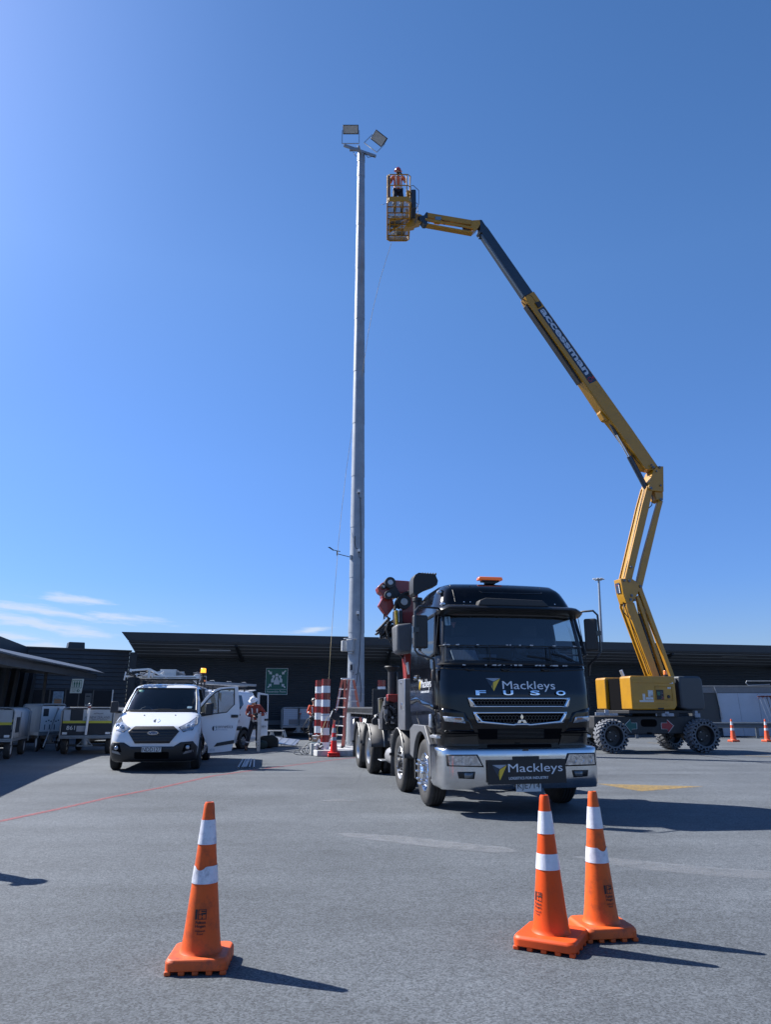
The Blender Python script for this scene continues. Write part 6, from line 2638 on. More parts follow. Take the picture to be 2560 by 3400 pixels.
V1 = (Vector((-5.77, 19.22, 0)), R(9))
van1 = make_van('white_van', 'white van facing the camera with its passenger side door swung open', V1[0], V1[1], True)
mb = MB()
mb.b2(-.24, .24, -1.035, -1.02, .455, .585, VBLK)
mb.b2(-.225, .225, -1.04, -1.034, .465, .575, PLATE)
mb.build('number_plate', van1)
mb = MB()
text_bm(mb, 'NDD127', .42, .095, PTXT, (0, -1.043, .52), bold=.015)
mb.build('plate_lettering', van1, smooth=0)
beacon(van1, .86, 1.75, 2.42, True)
mb = MB()
mb.lathe([(.001, -.03), (.11, -.03), (.12, 0), (.08, .1), (.001, .12)], mat('disc_white', (.5, .52, .56), .3), c=(.72, 1.45, 2.28), axis='y', n=24)
for k in range(7):
    mb.box((.72 + random.uniform(-.08, .12), 1.62, 2.36 + random.uniform(-.06, .12)), (.07, .06, .05), BLACKP, rot=(0, random.random(), 0))
mb.build('roof_fitting', van1, bev=.006)
MV = Matrix.Translation(V1[0]) @ Matrix.Rotation(V1[1], 4, 'Z')
van_ladder('ladder', 'aluminium ladder on the left of the near van roof, its feet sticking forward', MV @ Matrix.Translation((-.62, .95, 2.34)) @ Matrix.Rotation(R(4), 4, 'Z'), .40, 3.2)
van_ladder('ladder', 'aluminium extension ladder in the middle of the near van roof', MV @ Matrix.Translation((.12, 1.2, 2.31)) @ Matrix.Rotation(R(2), 4, 'Z'), .42, 3.0)
# folded tripod and bundle beside the first ladder
tri = thing('folded_tripod', 'folded alloy tripod with hoses at the left front corner of the near van roof', 'tripod', (0, 0, 0))
tri.matrix_world = MV
mb = MB()
for k in range(4):
    mb.beam((-1.12 + .14 * k, 1.05, 2.30 + .035 * (k % 2)), (-.55 + .12 * k, 1.25, 2.36 + .03 * k), .035, .045, ALU)
mb.beam((-1.15, 1.0, 2.20), (-1.12, 1.0, 2.42), .03, .03, ALU)
mb.beam((-1.0, 1.0, 2.46), (-.55, 1.05, 2.50), .04, .05, ALU)
mb.beam((-1.0, 1.0, 2.40), (-1.0, 1.0, 2.50), .05, .05, ALU)
mb.beam((-.52, 1.05, 2.28), (-.52, 1.05, 2.52), .06, .05, ALU)
mb.beam((-.52, 1.05, 2.50), (-.12, 1.3, 2.30), .04, .05, ALU)
mb.build('leg', tri, bev=.004)
mb = MB()
for k in range(3):
    mb.tube([(-1.02, .97, 2.42 - .04 * k), (-.85, .95, 2.33 - .02 * k), (-.65, .96, 2.35), (-.54, .98, 2.45)], .012, BLACKP, n=6)
mb.build('hose', tri)
mb = MB()
mb.b2(-.80, .80, 1.22, 1.32, 2.26, 2.34, ALU)
mb.b2(-.72, .72, 1.20, 1.22, 2.285, 2.30, DARKM)
tb = mb.build('conduit_channel', bev=.005)
tb.matrix_world = MV
tag(tb, 'long aluminium channel laid across the front of the near van roof rack', 'channel')
mb = MB()
mb.b2(-.27, .16, 1.34, 1.9, 2.345, 2.51, ALU)
for k in range(4):
    mb.b2(-.272, .162, 1.335, 1.34, 2.36 + k * .035, 2.372 + k * .035, STEEL)
bx = mb.build('roof_box', bev=.008)
bx.matrix_world = MV
tag(bx, 'ribbed aluminium box on the near van roof rack behind the channel', 'box')
mb = MB()
for k in range(6):
    mb.b2(.19 + k * .03, .20 + k * .03, 1.36, 1.9, 2.345, 2.48 - k * .012, STEEL)
mb.b2(.18, .36, 1.5, 1.52, 2.36, 2.46, STEEL)
bx = mb.build('folding_steps', bev=.003)
bx.matrix_world = MV
tag(bx, 'grey slatted step frame right of the aluminium box on the near van roof', 'step')

# open front door of the near van
_VI = MV.inverted()


def vp(x, y, ly):
    px, py = 340 + x / 2.975, 2180 + y / 2.975
    o = _VI @ Vector((0, 0, EYE))
    d = _VI.to_3x3() @ _ray(px, py)
    t = (ly - o.y) / d.y
    return (o.x + d.x * t, o.z + d.z * t)


door = bpy.data.objects.new('door', None)
col.objects.link(door)
door.parent = van1
OUT = [vp(*p, .12) for p in ((972, 560), (972, 465), (1050, 372), (1110, 325), (1160, 305), (1250, 296), (1340, 291), (1350, 420), (1357, 560), (1300, 830), (1275, 928), (1200, 938), (1040, 950), (1042, 885), (1012, 822), (985, 745))]
WIN = [vp(*p, .12) for p in ((975, 500), (1060, 405), (1120, 350), (1170, 328), (1240, 318), (1303, 313), (1303, 472), (1228, 548), (1100, 565), (978, 588))]
mb = MB()
low = [vp(*p, .12) for p in ((975, 590), (1100, 566), (1230, 549), (1304, 474), (1353, 470), (1357, 560), (1300, 830), (1275, 928), (1200, 938), (1040, 950), (1042, 885), (1012, 822), (985, 745))]
mb.prism(low, 'y', .09, .15, VW)
lowi = [(p[0], p[1]) for p in low]
fr1 = [vp(*p, .12) for p in ((1304, 474), (1304, 313), (1170, 328), (1120, 350), (1050, 412), (972, 502), (972, 465), (1050, 372), (1110, 325), (1160, 305), (1250, 296), (1340, 291), (1350, 420), (1353, 470))]
for k in range(6):
    pass
strips = [((1304, 474), (1304, 313), (1340, 291), (1353, 470)), ((1304, 313), (1240, 318), (1250, 296), (1340, 291)), ((1240, 318), (1170, 328), (1160, 305), (1250, 296)),
          ((1170, 328), (1120, 350), (1110, 325), (1160, 305)), ((1120, 350), (1060, 405), (1050, 372), (1110, 325)), ((1060, 405), (975, 500), (972, 465), (1050, 372))]
for q in strips:
    mb.prism([vp(*p, .12) for p in q], 'y', .10, .14, VW)
mb.build('door_panel', door, bev=.004)
mb = MB()
mb.prism(WIN, 'y', .118, .122, VGL)
mb.build('door_window', door, smooth=0)
mb = MB()
mb.tube([(a, .10, b) for a, b in WIN], .016, VBLK, n=6, closed=True)
a, b = vp(1150, 335, .12), vp(1140, 560, .12)
mb.beam((a[0], .11, a[1]), (b[0], .11, b[1]), .025, .02, VBLK, up=(0, 1, 0))
mb.build('window_seal', door)
mb = MB()
mb.prism([vp(*p, .08) for p in ((1100, 888), (1130, 850), (1300, 820), (1298, 855))], 'y', .07, .088, VBLK)
mb.build('side_strip', door, bev=.004)
mb = MB()
a, b = vp(1270, 580, .08), vp(1340, 592, .08)
mb.b2(a[0], b[0], .05, .075, b[1] - .02, a[1] + .02, VBLK)
mb.build('door_handle', door, bev=.012)
mb = MB()
a = vp(1203, 692, .085)
text_bm(mb, 'connetics', .44, .085, VTXT, (a[0], .085, a[1] + .01))
b = vp(1177, 720, .085)
text_bm(mb, 'ALWAYS CONNECTING', .29, .035, VTX2, (b[0], .085, b[1]))
c = vp(1105, 707, .085)
mb.prism([(c[0] + .055 * math.cos(R(t_)), c[1] + .065 * math.sin(R(t_))) for t_ in range(95, 270, 14)], 'y', .084, .086, VTXT)
mb.tube([(c[0] + .01 + .048 * math.cos(R(t_)), .085, c[1] + .055 * math.sin(R(t_))) for t_ in range(-80, 90, 16)], .006, mat('mark_teal', (.02, .2, .28), .5), n=4)
d = vp(1080, 920, .085)
text_bm(mb, '3331', .13, .06, VTX2, (d[0], .085, d[1]))
mb.build('door_lettering', door, smooth=0)
m_ = bpy.data.objects.new('mirror', None)
col.objects.link(m_)
m_.parent = door
a = vp(1055, 515, -.05)
mb = MB()
mb.box((a[0], -.03, a[1]), (.19, .12, .30), VBLK, rot=(0, 0, R(-20)), taper=(.9, .9))
mb.box((a[0] - .13, .05, a[1] - .12), (.18, .08, .08), VBLK)
mb.build('mirror_head', m_, bev=.03, seg=3)

# second van, behind, seen along its side
V2 = (Vector((-7.32, 25.5, 0)), R(-19))
van2 = make_van('white_van', 'second white van behind the first, seen from its side with a rear door open', V2[0], V2[1], False, .95)
beacon(van2, .25, 1.6, 2.30, False)
MV2 = Matrix.Translation(V2[0]) @ Matrix.Rotation(V2[1], 4, 'Z')
van_ladder('ladder', 'aluminium ladder along the roof of the farther van', MV2 @ Matrix.Translation((.55, .9, 2.33)), .40, 3.6)
mb = MB()
text_bm(mb, 'connetics', .62, .12, VTXT, (0, 0, 0))
for v in mb.bm.verts:
    v.co = Vector(VS(1, .004)(2.55 + v.co.x, 1.02 + v.co.z))
mb.build('side_lettering', van2, smooth=0)
mb = MB()
text_bm(mb, 'ALWAYS CONNECTING', .34, .04, VTX2, (0, 0, 0))
for v in mb.bm.verts:
    v.co = Vector(VS(1, .004)(2.55 + v.co.x, .90 + v.co.z))
mb.build('side_lettering', van2, smooth=0)
# barn door swung round beside the rear corner
bd = bpy.data.objects.new('rear_door', None)
col.objects.link(bd)
bd.parent = van2
bd.location = (1.04, 4.17, 0)
bd.rotation_euler = (0, 0, R(90))
mb = MB()
prof = [(0, .42), (.86, .42), (.86, 1.3), (.80, 2.0), (.0, 2.05)]
hole = [(.12, 1.36), (.74, 1.36), (.70, 1.92), (.12, 1.95)]
mb.prism([(0, .42), (.86, .42), (.86, 1.32), (0, 1.32)], 'y', -.03, .03, VW)
for q in (((0, 1.32), (.12, 1.32), (.12, 1.97), (0, 2.05)), ((.75, 1.32), (.86, 1.32), (.80, 2.0), (.70, 1.95)), ((.12, 1.95), (.70, 1.93), (.80, 2.0), (0, 2.05))):
    mb.prism(list(q), 'y', -.029, .029, VW)
mb.build('door_panel', bd, bev=.008)
mb = MB()
mb.prism([(.11, 1.31), (.76, 1.31), (.71, 1.95), (.11, 1.97)], 'y', -.036, -.031, mat('rear_pane', (.012, .015, .02), .06, 0, .5))
mb.build('door_window', bd)
mb = MB()
mb.b2(.30, .72, -.045, -.032, .70, .82, PLATE)
mb.b2(.55, .80, -.06, -.03, .98, 1.06, VBLK)
mb.build('number_plate', bd)
mb = MB()
text_bm(mb, 'NJE116', .36, .085, PTXT, (.51, -.048, .76))
mb.build('plate_lettering', bd, smooth=0)
mb = MB()
mb.box((.25, 4.12, 2.12), (1.3, .3, .03), VW, rot=(R(8), 0, 0))
mb.build('tail_spoiler', van2, bev=.01)
# ------------------------------------------------------------------ people
def skin_obj(name, verts, edges, radii, m, parent, sub=2, flat=None):
    me = bpy.data.meshes.new(name)
    me.from_pydata([tuple(v) for v in verts], edges, [])
    me.materials.append(m)
    o = bpy.data.objects.new(name, me)
    col.objects.link(o)
    o.parent = parent
    sk = o.modifiers.new('skin', 'SKIN')
    sk.use_smooth_shade = True
    lay = me.skin_vertices[0] if me.skin_vertices else None
    if lay is None:
        bpy.context.view_layer.update()
        lay = me.skin_vertices.new() if hasattr(me.skin_vertices, 'new') else me.skin_vertices[0]
    for i, r in enumerate(radii):
        rr = r if isinstance(r, (tuple, list)) else (r, r)
        me.skin_vertices[0].data[i].radius = rr
        me.skin_vertices[0].data[i].use_root = (i == 0)
    ss = o.modifiers.new('sub', 'SUBSURF')
    ss.levels = ss.render_levels = sub
    return o


SKINM = mat('skin_tone', (.42, .24, .17), .55)
HIVIS = mat('hivis_orange', (.62, .075, .025), .75, var=.15, vscale=9, bump=.5, bscale=12)
HIDARK = mat('hivis_rust', (.34, .045, .03), .75, var=.2, vscale=9, bump=.5, bscale=12)
TAPE = mat('reflective_tape', (.55, .55, .56), .4, .1)
TROU = mat('navy_trousers', (.012, .014, .022), .8, bump=.4, bscale=14)
BOOT = mat('boot_brown', (.10, .06, .04), .7)
GLOVE = mat('dark_glove', (.015, .015, .018), .7)


class Rig:
    def __init__(self):
        self.v, self.e, self.r = [], [], []

    def add(self, p, r, prev=None):
        self.v.append(Vector(p))
        self.r.append(r)
        i = len(self.v) - 1
        if prev is not None:
            self.e.append((prev, i))
        return i


def hand(rig, wrist, i_w, d, side, curl, n=(0, -1, 0)):
    """palm and five fingers; d = direction of the hand, side = thumb side"""
    d = Vector(d).normalized()
    side = (Vector(side) - d * Vector(side).dot(d)).normalized()
    nrm = d.cross(side)
    palm = rig.add(Vector(wrist) + d * .05, (.030, .018), i_w)
    for k, L in enumerate((.068, .078, .074, .058)):
        a = Vector(wrist) + d * .088 + side * (.028 - k * .019)
        b = a + (d * math.cos(curl * .5) + nrm * math.sin(curl * .5)) * L * .5
        c = b + (d * math.cos(curl) + nrm * math.sin(curl)) * L * .5
        f0 = rig.add(a, .0105, palm)
        f1 = rig.add(b, .0095, f0)
        rig.add(c, .0085, f1)
    a = Vector(wrist) + d * .03 + side * .03
    t0 = rig.add(a + side * .012 + d * .012, .012, palm)
    rig.add(a + side * .03 + d * .05 + nrm * .02, .010, t0)


def make_person(label, loc, rz, J, look=(0, -1, 0), hel=(.6, .6, .6), jacket=None, helname='hard_hat', trousers=None, gloves=True, scale=1.0, brim=False, group=None, beard=False, goggles=False, tapes=True):
    t = thing('person', label, 'person', loc, rz, group)
    t.scale = (scale,) * 3
    V = {k: Vector(v) for k, v in J.items()}
    rg = Rig()
    pel = rg.add(V['pelvis'], (.125, .10))
    waist = rg.add(V['pelvis'].lerp(V['chest'], .45), (.12, .095), pel)
    chest = rg.add(V['chest'], (.145, .105), waist)
    nb = rg.add(V['neck'], (.052, .055), chest)
    hd0 = rg.add(V['neck'].lerp(V['head'], .5), (.055, .058), nb)
    hd = rg.add(V['head'], (.072, .088), hd0)
    rg.add(V['head'] + (V['head'] - V['neck']).normalized() * .09, (.058, .07), hd)
    for s in ('l', 'r'):
        sh = rg.add(V['sh_' + s], .058, chest)
        el = rg.add(V['el_' + s], .042, sh)
        wr = rg.add(V['wr_' + s], .028, el)
        hip = rg.add(V['hip_' + s], .085, pel)
        kn = rg.add(V['kn_' + s], .058, hip)
        an = rg.add(V['an_' + s], .038, kn)
        rg.add(V['an_' + s] + Vector((0, -.12, -.05)), .03, an)
        hdv = V.get('hd_' + s, (V['wr_' + s] - V['el_' + s]).normalized())
        hand(rg, V['wr_' + s], wr, hdv, V.get('th_' + s, Vector((0, 0, 1))), 1.1)
    skin_obj('body', rg.v, rg.e, rg.r, SKINM, t)
    # jacket
    jk = Rig()
    a = jk.add(V['pelvis'].lerp(V['chest'], -.22), (.170, .135))
    b = jk.add(V['pelvis'].lerp(V['chest'], .4), (.165, .130), a)
    c = jk.add(V['chest'], (.175, .130), b)
    d = jk.add(V['chest'].lerp(V['neck'], .62), (.095, .085), c)
    for s in ('l', 'r'):
        sh = jk.add(V['sh_' + s], .082, c)
        el = jk.add(V['el_' + s], .066, sh)
        jk.add(V['wr_' + s].lerp(V['el_' + s], .15), .052, el)
    skin_obj('jacket', jk.v, jk.e, jk.r, jacket or HIVIS, t)
    # trousers
    tr = Rig()
    a = tr.add(V['pelvis'] + Vector((0, 0, .02)), (.150, .12))
    for s in ('l', 'r'):
        h = tr.add(V['hip_' + s], .105, a)
        k = tr.add(V['kn_' + s], .082, h)
        tr.add(V['an_' + s] + Vector((0, 0, .02)), .075, k)
    skin_obj('trousers', tr.v, tr.e, tr.r, trousers or TROU, t)
    for s in ('l', 'r'):
        mb = MB()
        an = V['an_' + s]
        mb.ball(an + Vector((0, -.07, -.055)), 1, BOOT, sc=(.055, .15, .055), seg=16, rings=10)
        mb.cyl(an + Vector((0, 0, -.06)), an + Vector((0, 0, .06)), .055, BOOT, n=14)
        mb.box(an + Vector((0, -.06, -.105)), (.10, .28, .025), BLACKP)
        mb.build('boot', t, bev=.004)
        # leg band
        if tapes:
            mb = MB()
            p = V['kn_' + s].lerp(an, .55)
            ax = (an - V['kn_' + s]).normalized()
            mb.cyl(p - ax * .025, p + ax * .025, .083, TAPE, n=20, cap=False)
            mb.build('leg_tape', t)
            mb = MB()
            p = V['el_' + s].lerp(V['wr_' + s], .25)
            ax = (V['wr_' + s] - V['el_' + s]).normalized()
            mb.cyl(p - ax * .022, p + ax * .022, .069, TAPE, n=20, cap=False)
            mb.build('sleeve_tape', t)
        if gloves:
            g = Rig()
            i = g.add(V['wr_' + s], .034)
            hdv = V.get('hd_' + s, (V['wr_' + s] - V['el_' + s]).normalized())
            hand(g, V['wr_' + s], i, hdv, V.get('th_' + s, Vector((0, 0, 1))), 1.1)
            g.r = [(r[0] + .004, r[1] + .004) if isinstance(r, tuple) else r + .0035 for r in g.r]
            skin_obj('glove', g.v, g.e, g.r, GLOVE, t)
    if tapes:
        # braces and waist band following the jacket
        up = (V['chest'] - V['pelvis']).normalized()
        fw = Vector((0, -1, 0))
        sd_ = up.cross(fw).normalized()
        fw = sd_.cross(up).normalized()
        mb = MB()
        for s in (-1, 1):
            pts = []
            for k, (h, o, w) in enumerate(((-.02, .143, .07), (.2, .14, .075), (.5, .136, .08), (.85, .138, .085), (1.1, .12, .085), (1.32, .05, .09), (1.32, -.04, .09), (1.1, -.115, .085), (.6, -.135, .08), (-.02, -.14, .07))):
                pts.append(V['pelvis'].lerp(V['chest'], h) + fw * o + sd_ * (s * w))
            rows = [[p - sd_ * .024 for p in pts], [p + sd_ * .024 for p in pts]]
            mb.grid(rows, TAPE)
        mb.build('brace_tape', t, smooth=60, thick=.004)
        mb = MB()
        rows = []
        for h in (-.06, .06):
            row = []
            for k in range(24):
                a_ = 2 * math.pi * k / 24
                row.append(V['pelvis'].lerp(V['chest'], .12) + up * h * .45 + sd_ * (.182 * math.cos(a_)) + fw * (.147 * math.sin(a_)))
            rows.append(row)
        mb.grid(rows, TAPE, closed=True)
        mb.build('waist_tape', t, smooth=60)
    # head: face, ears, hair or helmet
    lk = Vector(look).normalized()
    upv = (V['head'] - V['neck']).normalized()
    rt = lk.cross(upv).normalized()
    upv = rt.cross(lk).normalized()
    H = V['head']
    P = lambda x, y, z: H + rt * x + lk * y + upv * z
    mb = MB()
    mt = Matrix((rt, lk, upv)).transposed().to_4x4()
    mt.translation = H
    hb = MB()
    hb.ball((0, .0, .03), 1, SKINM, sc=(.076, .095, .108), seg=20, rings=14)
    hb.ball((0, .04, -.045), 1, SKINM, sc=(.052, .055, .055), seg=16, rings=10)
    hb.ball((0, .10, .005), 1, SKINM, sc=(.014, .022, .024), seg=10, rings=8)
    for s in (-1, 1):
        hb.ball((s * .077, .0, .01), 1, SKINM, sc=(.012, .02, .03), seg=10, rings=8)
    hb.xf(mt)
    hb.build('face', t, smooth=60)
    hb = MB()
    for s in (-1, 1):
        hb.ball((s * .030, .083, .030), .013, mat('eye_white', (.6, .6, .58), .3), seg=10, rings=8)
        hb.ball((s * .030, .094, .030), .006, BLACKP, seg=8, rings=6)
        hb.box((s * .030, .094, .052), (.034, .01, .007), mat('hair_brown', (.06, .035, .02), .8))
    hb.box((0, .092, -.040), (.042, .012, .009), mat('lips', (.30, .12, .10), .5))
    hb.xf(mt)
    hb.build('eyes', t, smooth=60)
    if beard:
        hb = MB()
        hb.ball((0, .042, -.055), 1, mat('beard_dark', (.03, .022, .018), .9, bump=.6, bscale=60), sc=(.062, .066, .058), seg=16, rings=10)
        hb.xf(mt)
        hb.build('beard', t, smooth=60)
    if goggles:
        hb = MB()
        hb.box((0, .094, .030), (.13, .03, .034), mat('dark_goggles', (.01, .01, .012), .1, 0, 1.0))
        hb.xf(mt)
        hb.build('sunglasses', t, bev=.012)
    hm = mat('hat_' + label[:12].replace(' ', '_'), hel, .3, 0, .5)
    hb = MB()
    prof = [(.112, .045), (.110, .075), (.098, .115), (.070, .145), (.03, .160), (.001, .162)]
    hb.lathe(prof, hm, n=28)
    hb.lathe([(.112, .045), (.104, .04), (.10, .05)], hm, n=28)
    for v in hb.bm.verts:
        v.co.y *= 1.12
    if brim:
        hb.lathe([(.10, .062), (.155, .040), (.160, .030), (.10, .05)], hm, n=28)
    else:
        pk = [(-.08, .09), (.08, .09), (.055, .165), (0, .18), (-.055, .165)]
        hb.prism(pk, 'z', .040, .052, hm)
    hb.box((0, 0, .155), (.02, .19, .02), hm)
    hb.xf(mt)
    hb.build(helname, t, smooth=45)
    return t


def stand(lean=(0, 0), **k):
    J = dict(pelvis=(0, 0, .98), chest=(lean[0] * .7, lean[1] * .7, 1.36), neck=(lean[0], lean[1], 1.53), head=(lean[0] * 1.1, lean[1] * 1.15 - .02, 1.66),
             sh_l=(-.19 + lean[0], lean[1] * .9, 1.46), sh_r=(.19 + lean[0], lean[1] * .9, 1.46),
             el_l=(-.26, .02, 1.18), el_r=(.26, .02, 1.18), wr_l=(-.22, -.18, 1.05), wr_r=(.22, -.18, 1.05),
             hip_l=(-.10, 0, .92), hip_r=(.10, 0, .92), kn_l=(-.12, -.02, .52), kn_r=(.12, -.02, .52), an_l=(-.13, 0, .115), an_r=(.13, 0, .115))
    J.update(k)
    return J


# worker leaning over the steel rail beside the second van
w1 = at(822, 2480, 27.2)
J = stand(lean=(-.06, -.16), head=(-.10, -.27, 1.64), neck=(-.06, -.17, 1.54), el_l=(-.30, -.18, 1.20), el_r=(.33, -.12, 1.20), wr_l=(-.02, -.40, 1.12), wr_r=(.10, -.40, 1.20),
          hd_l=(.9, -.3, -.1), hd_r=(-.85, -.45, 0), kn_l=(-.20, -.06, .52), an_l=(-.27, .02, .115), kn_r=(.10, .0, .52), an_r=(.12, .03, .115))
worker = make_person('person in white hard hat and orange hi-vis holding a steel rail by the van', (w1.x + .24, 27.2, 0), R(8), J, look=(-.45, -.75, -.55), hel=(.74, .76, .80), jacket=mat('hivis_worn', (.22, .035, .025), .8, var=.25, vscale=9, bump=.5, bscale=12), scale=1.04, brim=True)
mb = MB()
rl = at(857, 2475, 26.75)
mb.prism([(-.055, -.03), (.055, -.03), (.055, -.024), (-.049, -.024), (-.049, .024), (.055, .024), (.055, .03), (-.055, .03)], 'z', 0, 1.28, STEEL)
for k in range(3):
    mb.cyl((0, -.032, .2 + k * .09), (0, -.028, .2 + k * .09), .012, HOLE, n=10)
tag(mb.build('steel_rail', loc=(rl.x + .02, 26.72, 0), rot=(R(0), R(-.5), 0)), 'upright galvanised steel rail held by the person in the white hard hat', 'steel rail')

# worker by the wall looking up
w2 = at(1040, 2440, 35.0)
J = stand(head=(0, .02, 1.66), el_l=(-.27, -.02, 1.2), el_r=(.27, -.02, 1.2), wr_l=(-.10, -.24, 1.12), wr_r=(.12, -.24, 1.14), hd_l=(.8, -.5, .1), hd_r=(-.8, -.5, 0))
spot = make_person('person in grey helmet and sunglasses looking up beside the meshed baggage cart', (w2.x, 35.0, 0), R(12), J, look=(.1, -.75, .5), hel=(.30, .31, .30), jacket=HIVIS, scale=1.05, goggles=True)
mb = MB()
pts = [(w2.x + .05, 34.7, 1.15), (w2.x - .25, 34.65, .95), (w2.x - .45, 34.6, .6), (w2.x - .4, 34.55, .42), (w2.x - .2, 34.6, .5), (w2.x - .15, 34.65, .85), (w2.x + .0, 34.7, 1.12)]
mb.tube(pts, .018, BLACKP, n=8)
mb.tube([(p[0] + .03, p[1], p[2] - .08) for p in pts], .014, BLACKP, n=8)
tag(mb.build('cable_loop', smooth=60), 'looped dark cable hanging from the hands of the person by the wall', 'cable')

# worker in the basket
zf = FZ + .04
w3x = at(1321, 600, YA + .75).x
J = stand(el_l=(-.30, .02, 1.20), el_r=(.30, -.05, 1.22), wr_l=(-.30, -.22, 1.10), wr_r=(.10, -.26, 1.36), hd_r=(-.5, -.3, .8), pelvis=(0, 0, .86), chest=(0, 0, 1.32), hip_l=(-.1, 0, .80), hip_r=(.1, 0, .80), kn_l=(-.13, -.08, .47), kn_r=(.13, -.08, .47), head=(0, -.03, 1.66))
bw = make_person('person in red brimmed helmet and orange vest standing in the raised basket', (w3x, YA + .62, zf), R(6), J, look=(.05, -.85, -.35), hel=(.42, .02, .02), jacket=mat('vest_orange', (.66, .16, .06), .75, var=.25, vscale=8, bump=.5, bscale=12), scale=1.055, brim=True, beard=True)

# stand-in figure, unseen left of frame, added to cast the edge shadow
shadow_figure = make_person('person in dark clothes standing just outside the picture at the left', (-4.78, 7.82, 0), R(-30), stand(), hel=(.05, .05, .06), jacket=mat('dark_jacket', (.03, .03, .04), .8), scale=.98, tapes=False, gloves=False)
# ------------------------------------------------------------------ baggage carts
CW = mat('cart_curtain', (.38, .41, .44), .6, var=.08, vscale=4, dirt=(.3, .3, .3), dscale=3, damt=.35)
CG = mat('cart_grey', (.16, .17, .185), .6, var=.1)
CBK = mat('cart_black', (.02, .022, .028), .55)
CYL = mat('cart_yellow', (.52, .48, .05), .5)
CTB = mat('cart_frame', (.26, .28, .30), .45, .5, var=.1)
CTX = mat('cart_print', (.09, .09, .11), .6)


def make_cart(label, loc, rz, variant=0):
    t = thing('baggage_cart', label, 'baggage cart', loc, rz, 'baggage carts')
    W, L = .80, 3.1
    mb = MB()
    mb.b2(-W, W, 0, L, .50, .60, CTB)
    for k in range(2):
        mb.b2(-W - .01, W + .01, -.03, -.0, .50 + k * .05, .535 + k * .05, CTB)
    mb.b2(-.1, .1, .2, L - .2, .38, .5, DARKM)
    mb.build('deck', t, bev=.006)
    for y_ in (.02, L - .02):
        mb = MB()
        mb.tube([(-W - .02, y_, .42), (-W - .02, y_, 1.36), (-W + .04, y_, 1.45), (-W + .16, y_, 1.48), (W - .16, y_, 1.48), (W - .04, y_, 1.45), (W + .02, y_, 1.36), (W + .02, y_, .42)], .024, CTB, n=8)
        mb.build('end_frame', t)
    mb = MB()
    if variant == 3:
        mb.b2(-W + .03, W - .03, .035, .05, .62, 1.42, MATTEW)
        mb.b2(-W + .15, -W + .5, .028, .034, 1.1, 1.34, CBK)
        for k_ in range(6):
            mb.b2(-.45 + k_ * .16, -.36 + k_ * .16, .028, .034, .92 + .03 * (k_ % 2), .96 + .03 * (k_ % 2), CTX)
        for k_ in range(3):
            mb.b2(-.5 + k_ * .32, -.44 + k_ * .32, .028, .034, .68, .84, mat('print_navy', (.02, .04, .09), .6))
    elif variant != 2:
        mb.b2(-W + .03, W - .03, .035, .05, .62, .98, CBK)
        mb.b2(-W + .03, W - .03, .033, .052, .985, 1.06, CYL)
        mb.b2(-W + .03, W - .03, .035, .05, 1.062, 1.42, CW)
        mb.b2(-.55, -.15, .028, .034, 1.07, 1.44, CBK)
        mb.b2(-.32, -.02, .028, .034, .72, .90, mat('cart_notice', (.34, .35, .38), .6))
        mb.b2(-W + .05, -W + .2, .028, .034, .63, .70, MATTEW)
        mb.b2(W - .2, W - .05, .028, .034, .63, .70, MATTEW)
    else:
        mb.b2(-W + .03, W - .03, .045, .06, .62, 1.42, mat('cart_backing', (.42, .48, .56), .6))
        mb.b2(-W + .3, W - .3, .038, .044, .64, .90, mat('cart_steel', (.14, .16, .19), .5, .3))
    mb.build('end_panel', t, bev=.003)
    if variant == 0:
        mb = MB()
        text_bm(mb, '861', .26, .13, MATTEW, (-.50, .024, .84), bold=.0)
        text_bm(mb, 'AIR NEW ZEALAND', .80, .075, CTX, (.30, .026, 1.17))
        text_bm(mb, 'AIRPORT SERVICES', .50, .035, CTX, (.38, .026, 1.095))
        mb.tube([(.18, .026, 1.28), (.28, .026, 1.31), (.36, .026, 1.28), (.48, .026, 1.30)], .012, CTX, n=4)
        mb.build('lettering', t, smooth=0)
    if variant == 2:
        mb = MB()
        for x in frange(-W + .03, W - .03, 15):
            mb.cyl((x, .02, .62), (x, .02, 1.44), .006, CTB, n=4)
        for z in frange(.62, 1.44, 8):
            mb.cyl((-W + .03, .02, z), (W - .03, .02, z), .006, CTB, n=4)
        mb.b2(-.05, .05, .0, .04, .9, 1.56, DARKM)
        mb.build('end_mesh', t, smooth=0)
    mb = MB()
    rows = []
    for y_ in (.08, L - .08):
        rows.append([(-W + .0, y_, .60), (-W + .0, y_, 1.36), (-W + .12, y_, 1.46), (W - .12, y_, 1.46), (W, y_, 1.36), (W, y_, .60)])
    mb.grid(rows, CG if variant == 0 else CW)
    mb.build('curtain', t, smooth=60, thick=.01)
    if variant == 1:
        for s in (-1, 1):
            mb = MB()
            mb.b2(s * (W + .012), s * (W + .02), .5, 1.1, .75, 1.2, CBK)
            mb.build('side_marking', t)
            for yy_ in (1.2, 2.7):
                mb = MB()
                mb.b2(s * (W + .012), s * (W + .03), yy_, yy_ + .02, .62, 1.36, CTB)
                mb.build('curtain_strap', t)
    for x in (-W + .1, W - .1):
        for y_ in (.35, L - .4):
            w = bpy.data.objects.new('wheel', None)
            col.objects.link(w)
            w.parent = t
            w.location = (x, y_, .27)
            mb = MB()
            mb.lathe([(.14, -.08), (.16, -.09), (.24, -.09), (.268, -.06), (.27, 0), (.268, .06), (.24, .09), (.16, .09), (.14, .08)], RUBBER, axis='x', n=28)
            mb.build('tyre', w)
            mb = MB()
            mb.lathe([(.001, -.07), (.05, -.085), (.12, -.06), (.145, -.08), (.145, .08), (.12, .06), (.05, .085), (.001, .07)], mat('cart_rim', (.40, .43, .46), .5), axis='x', n=24)
            mb.build('rim', w)
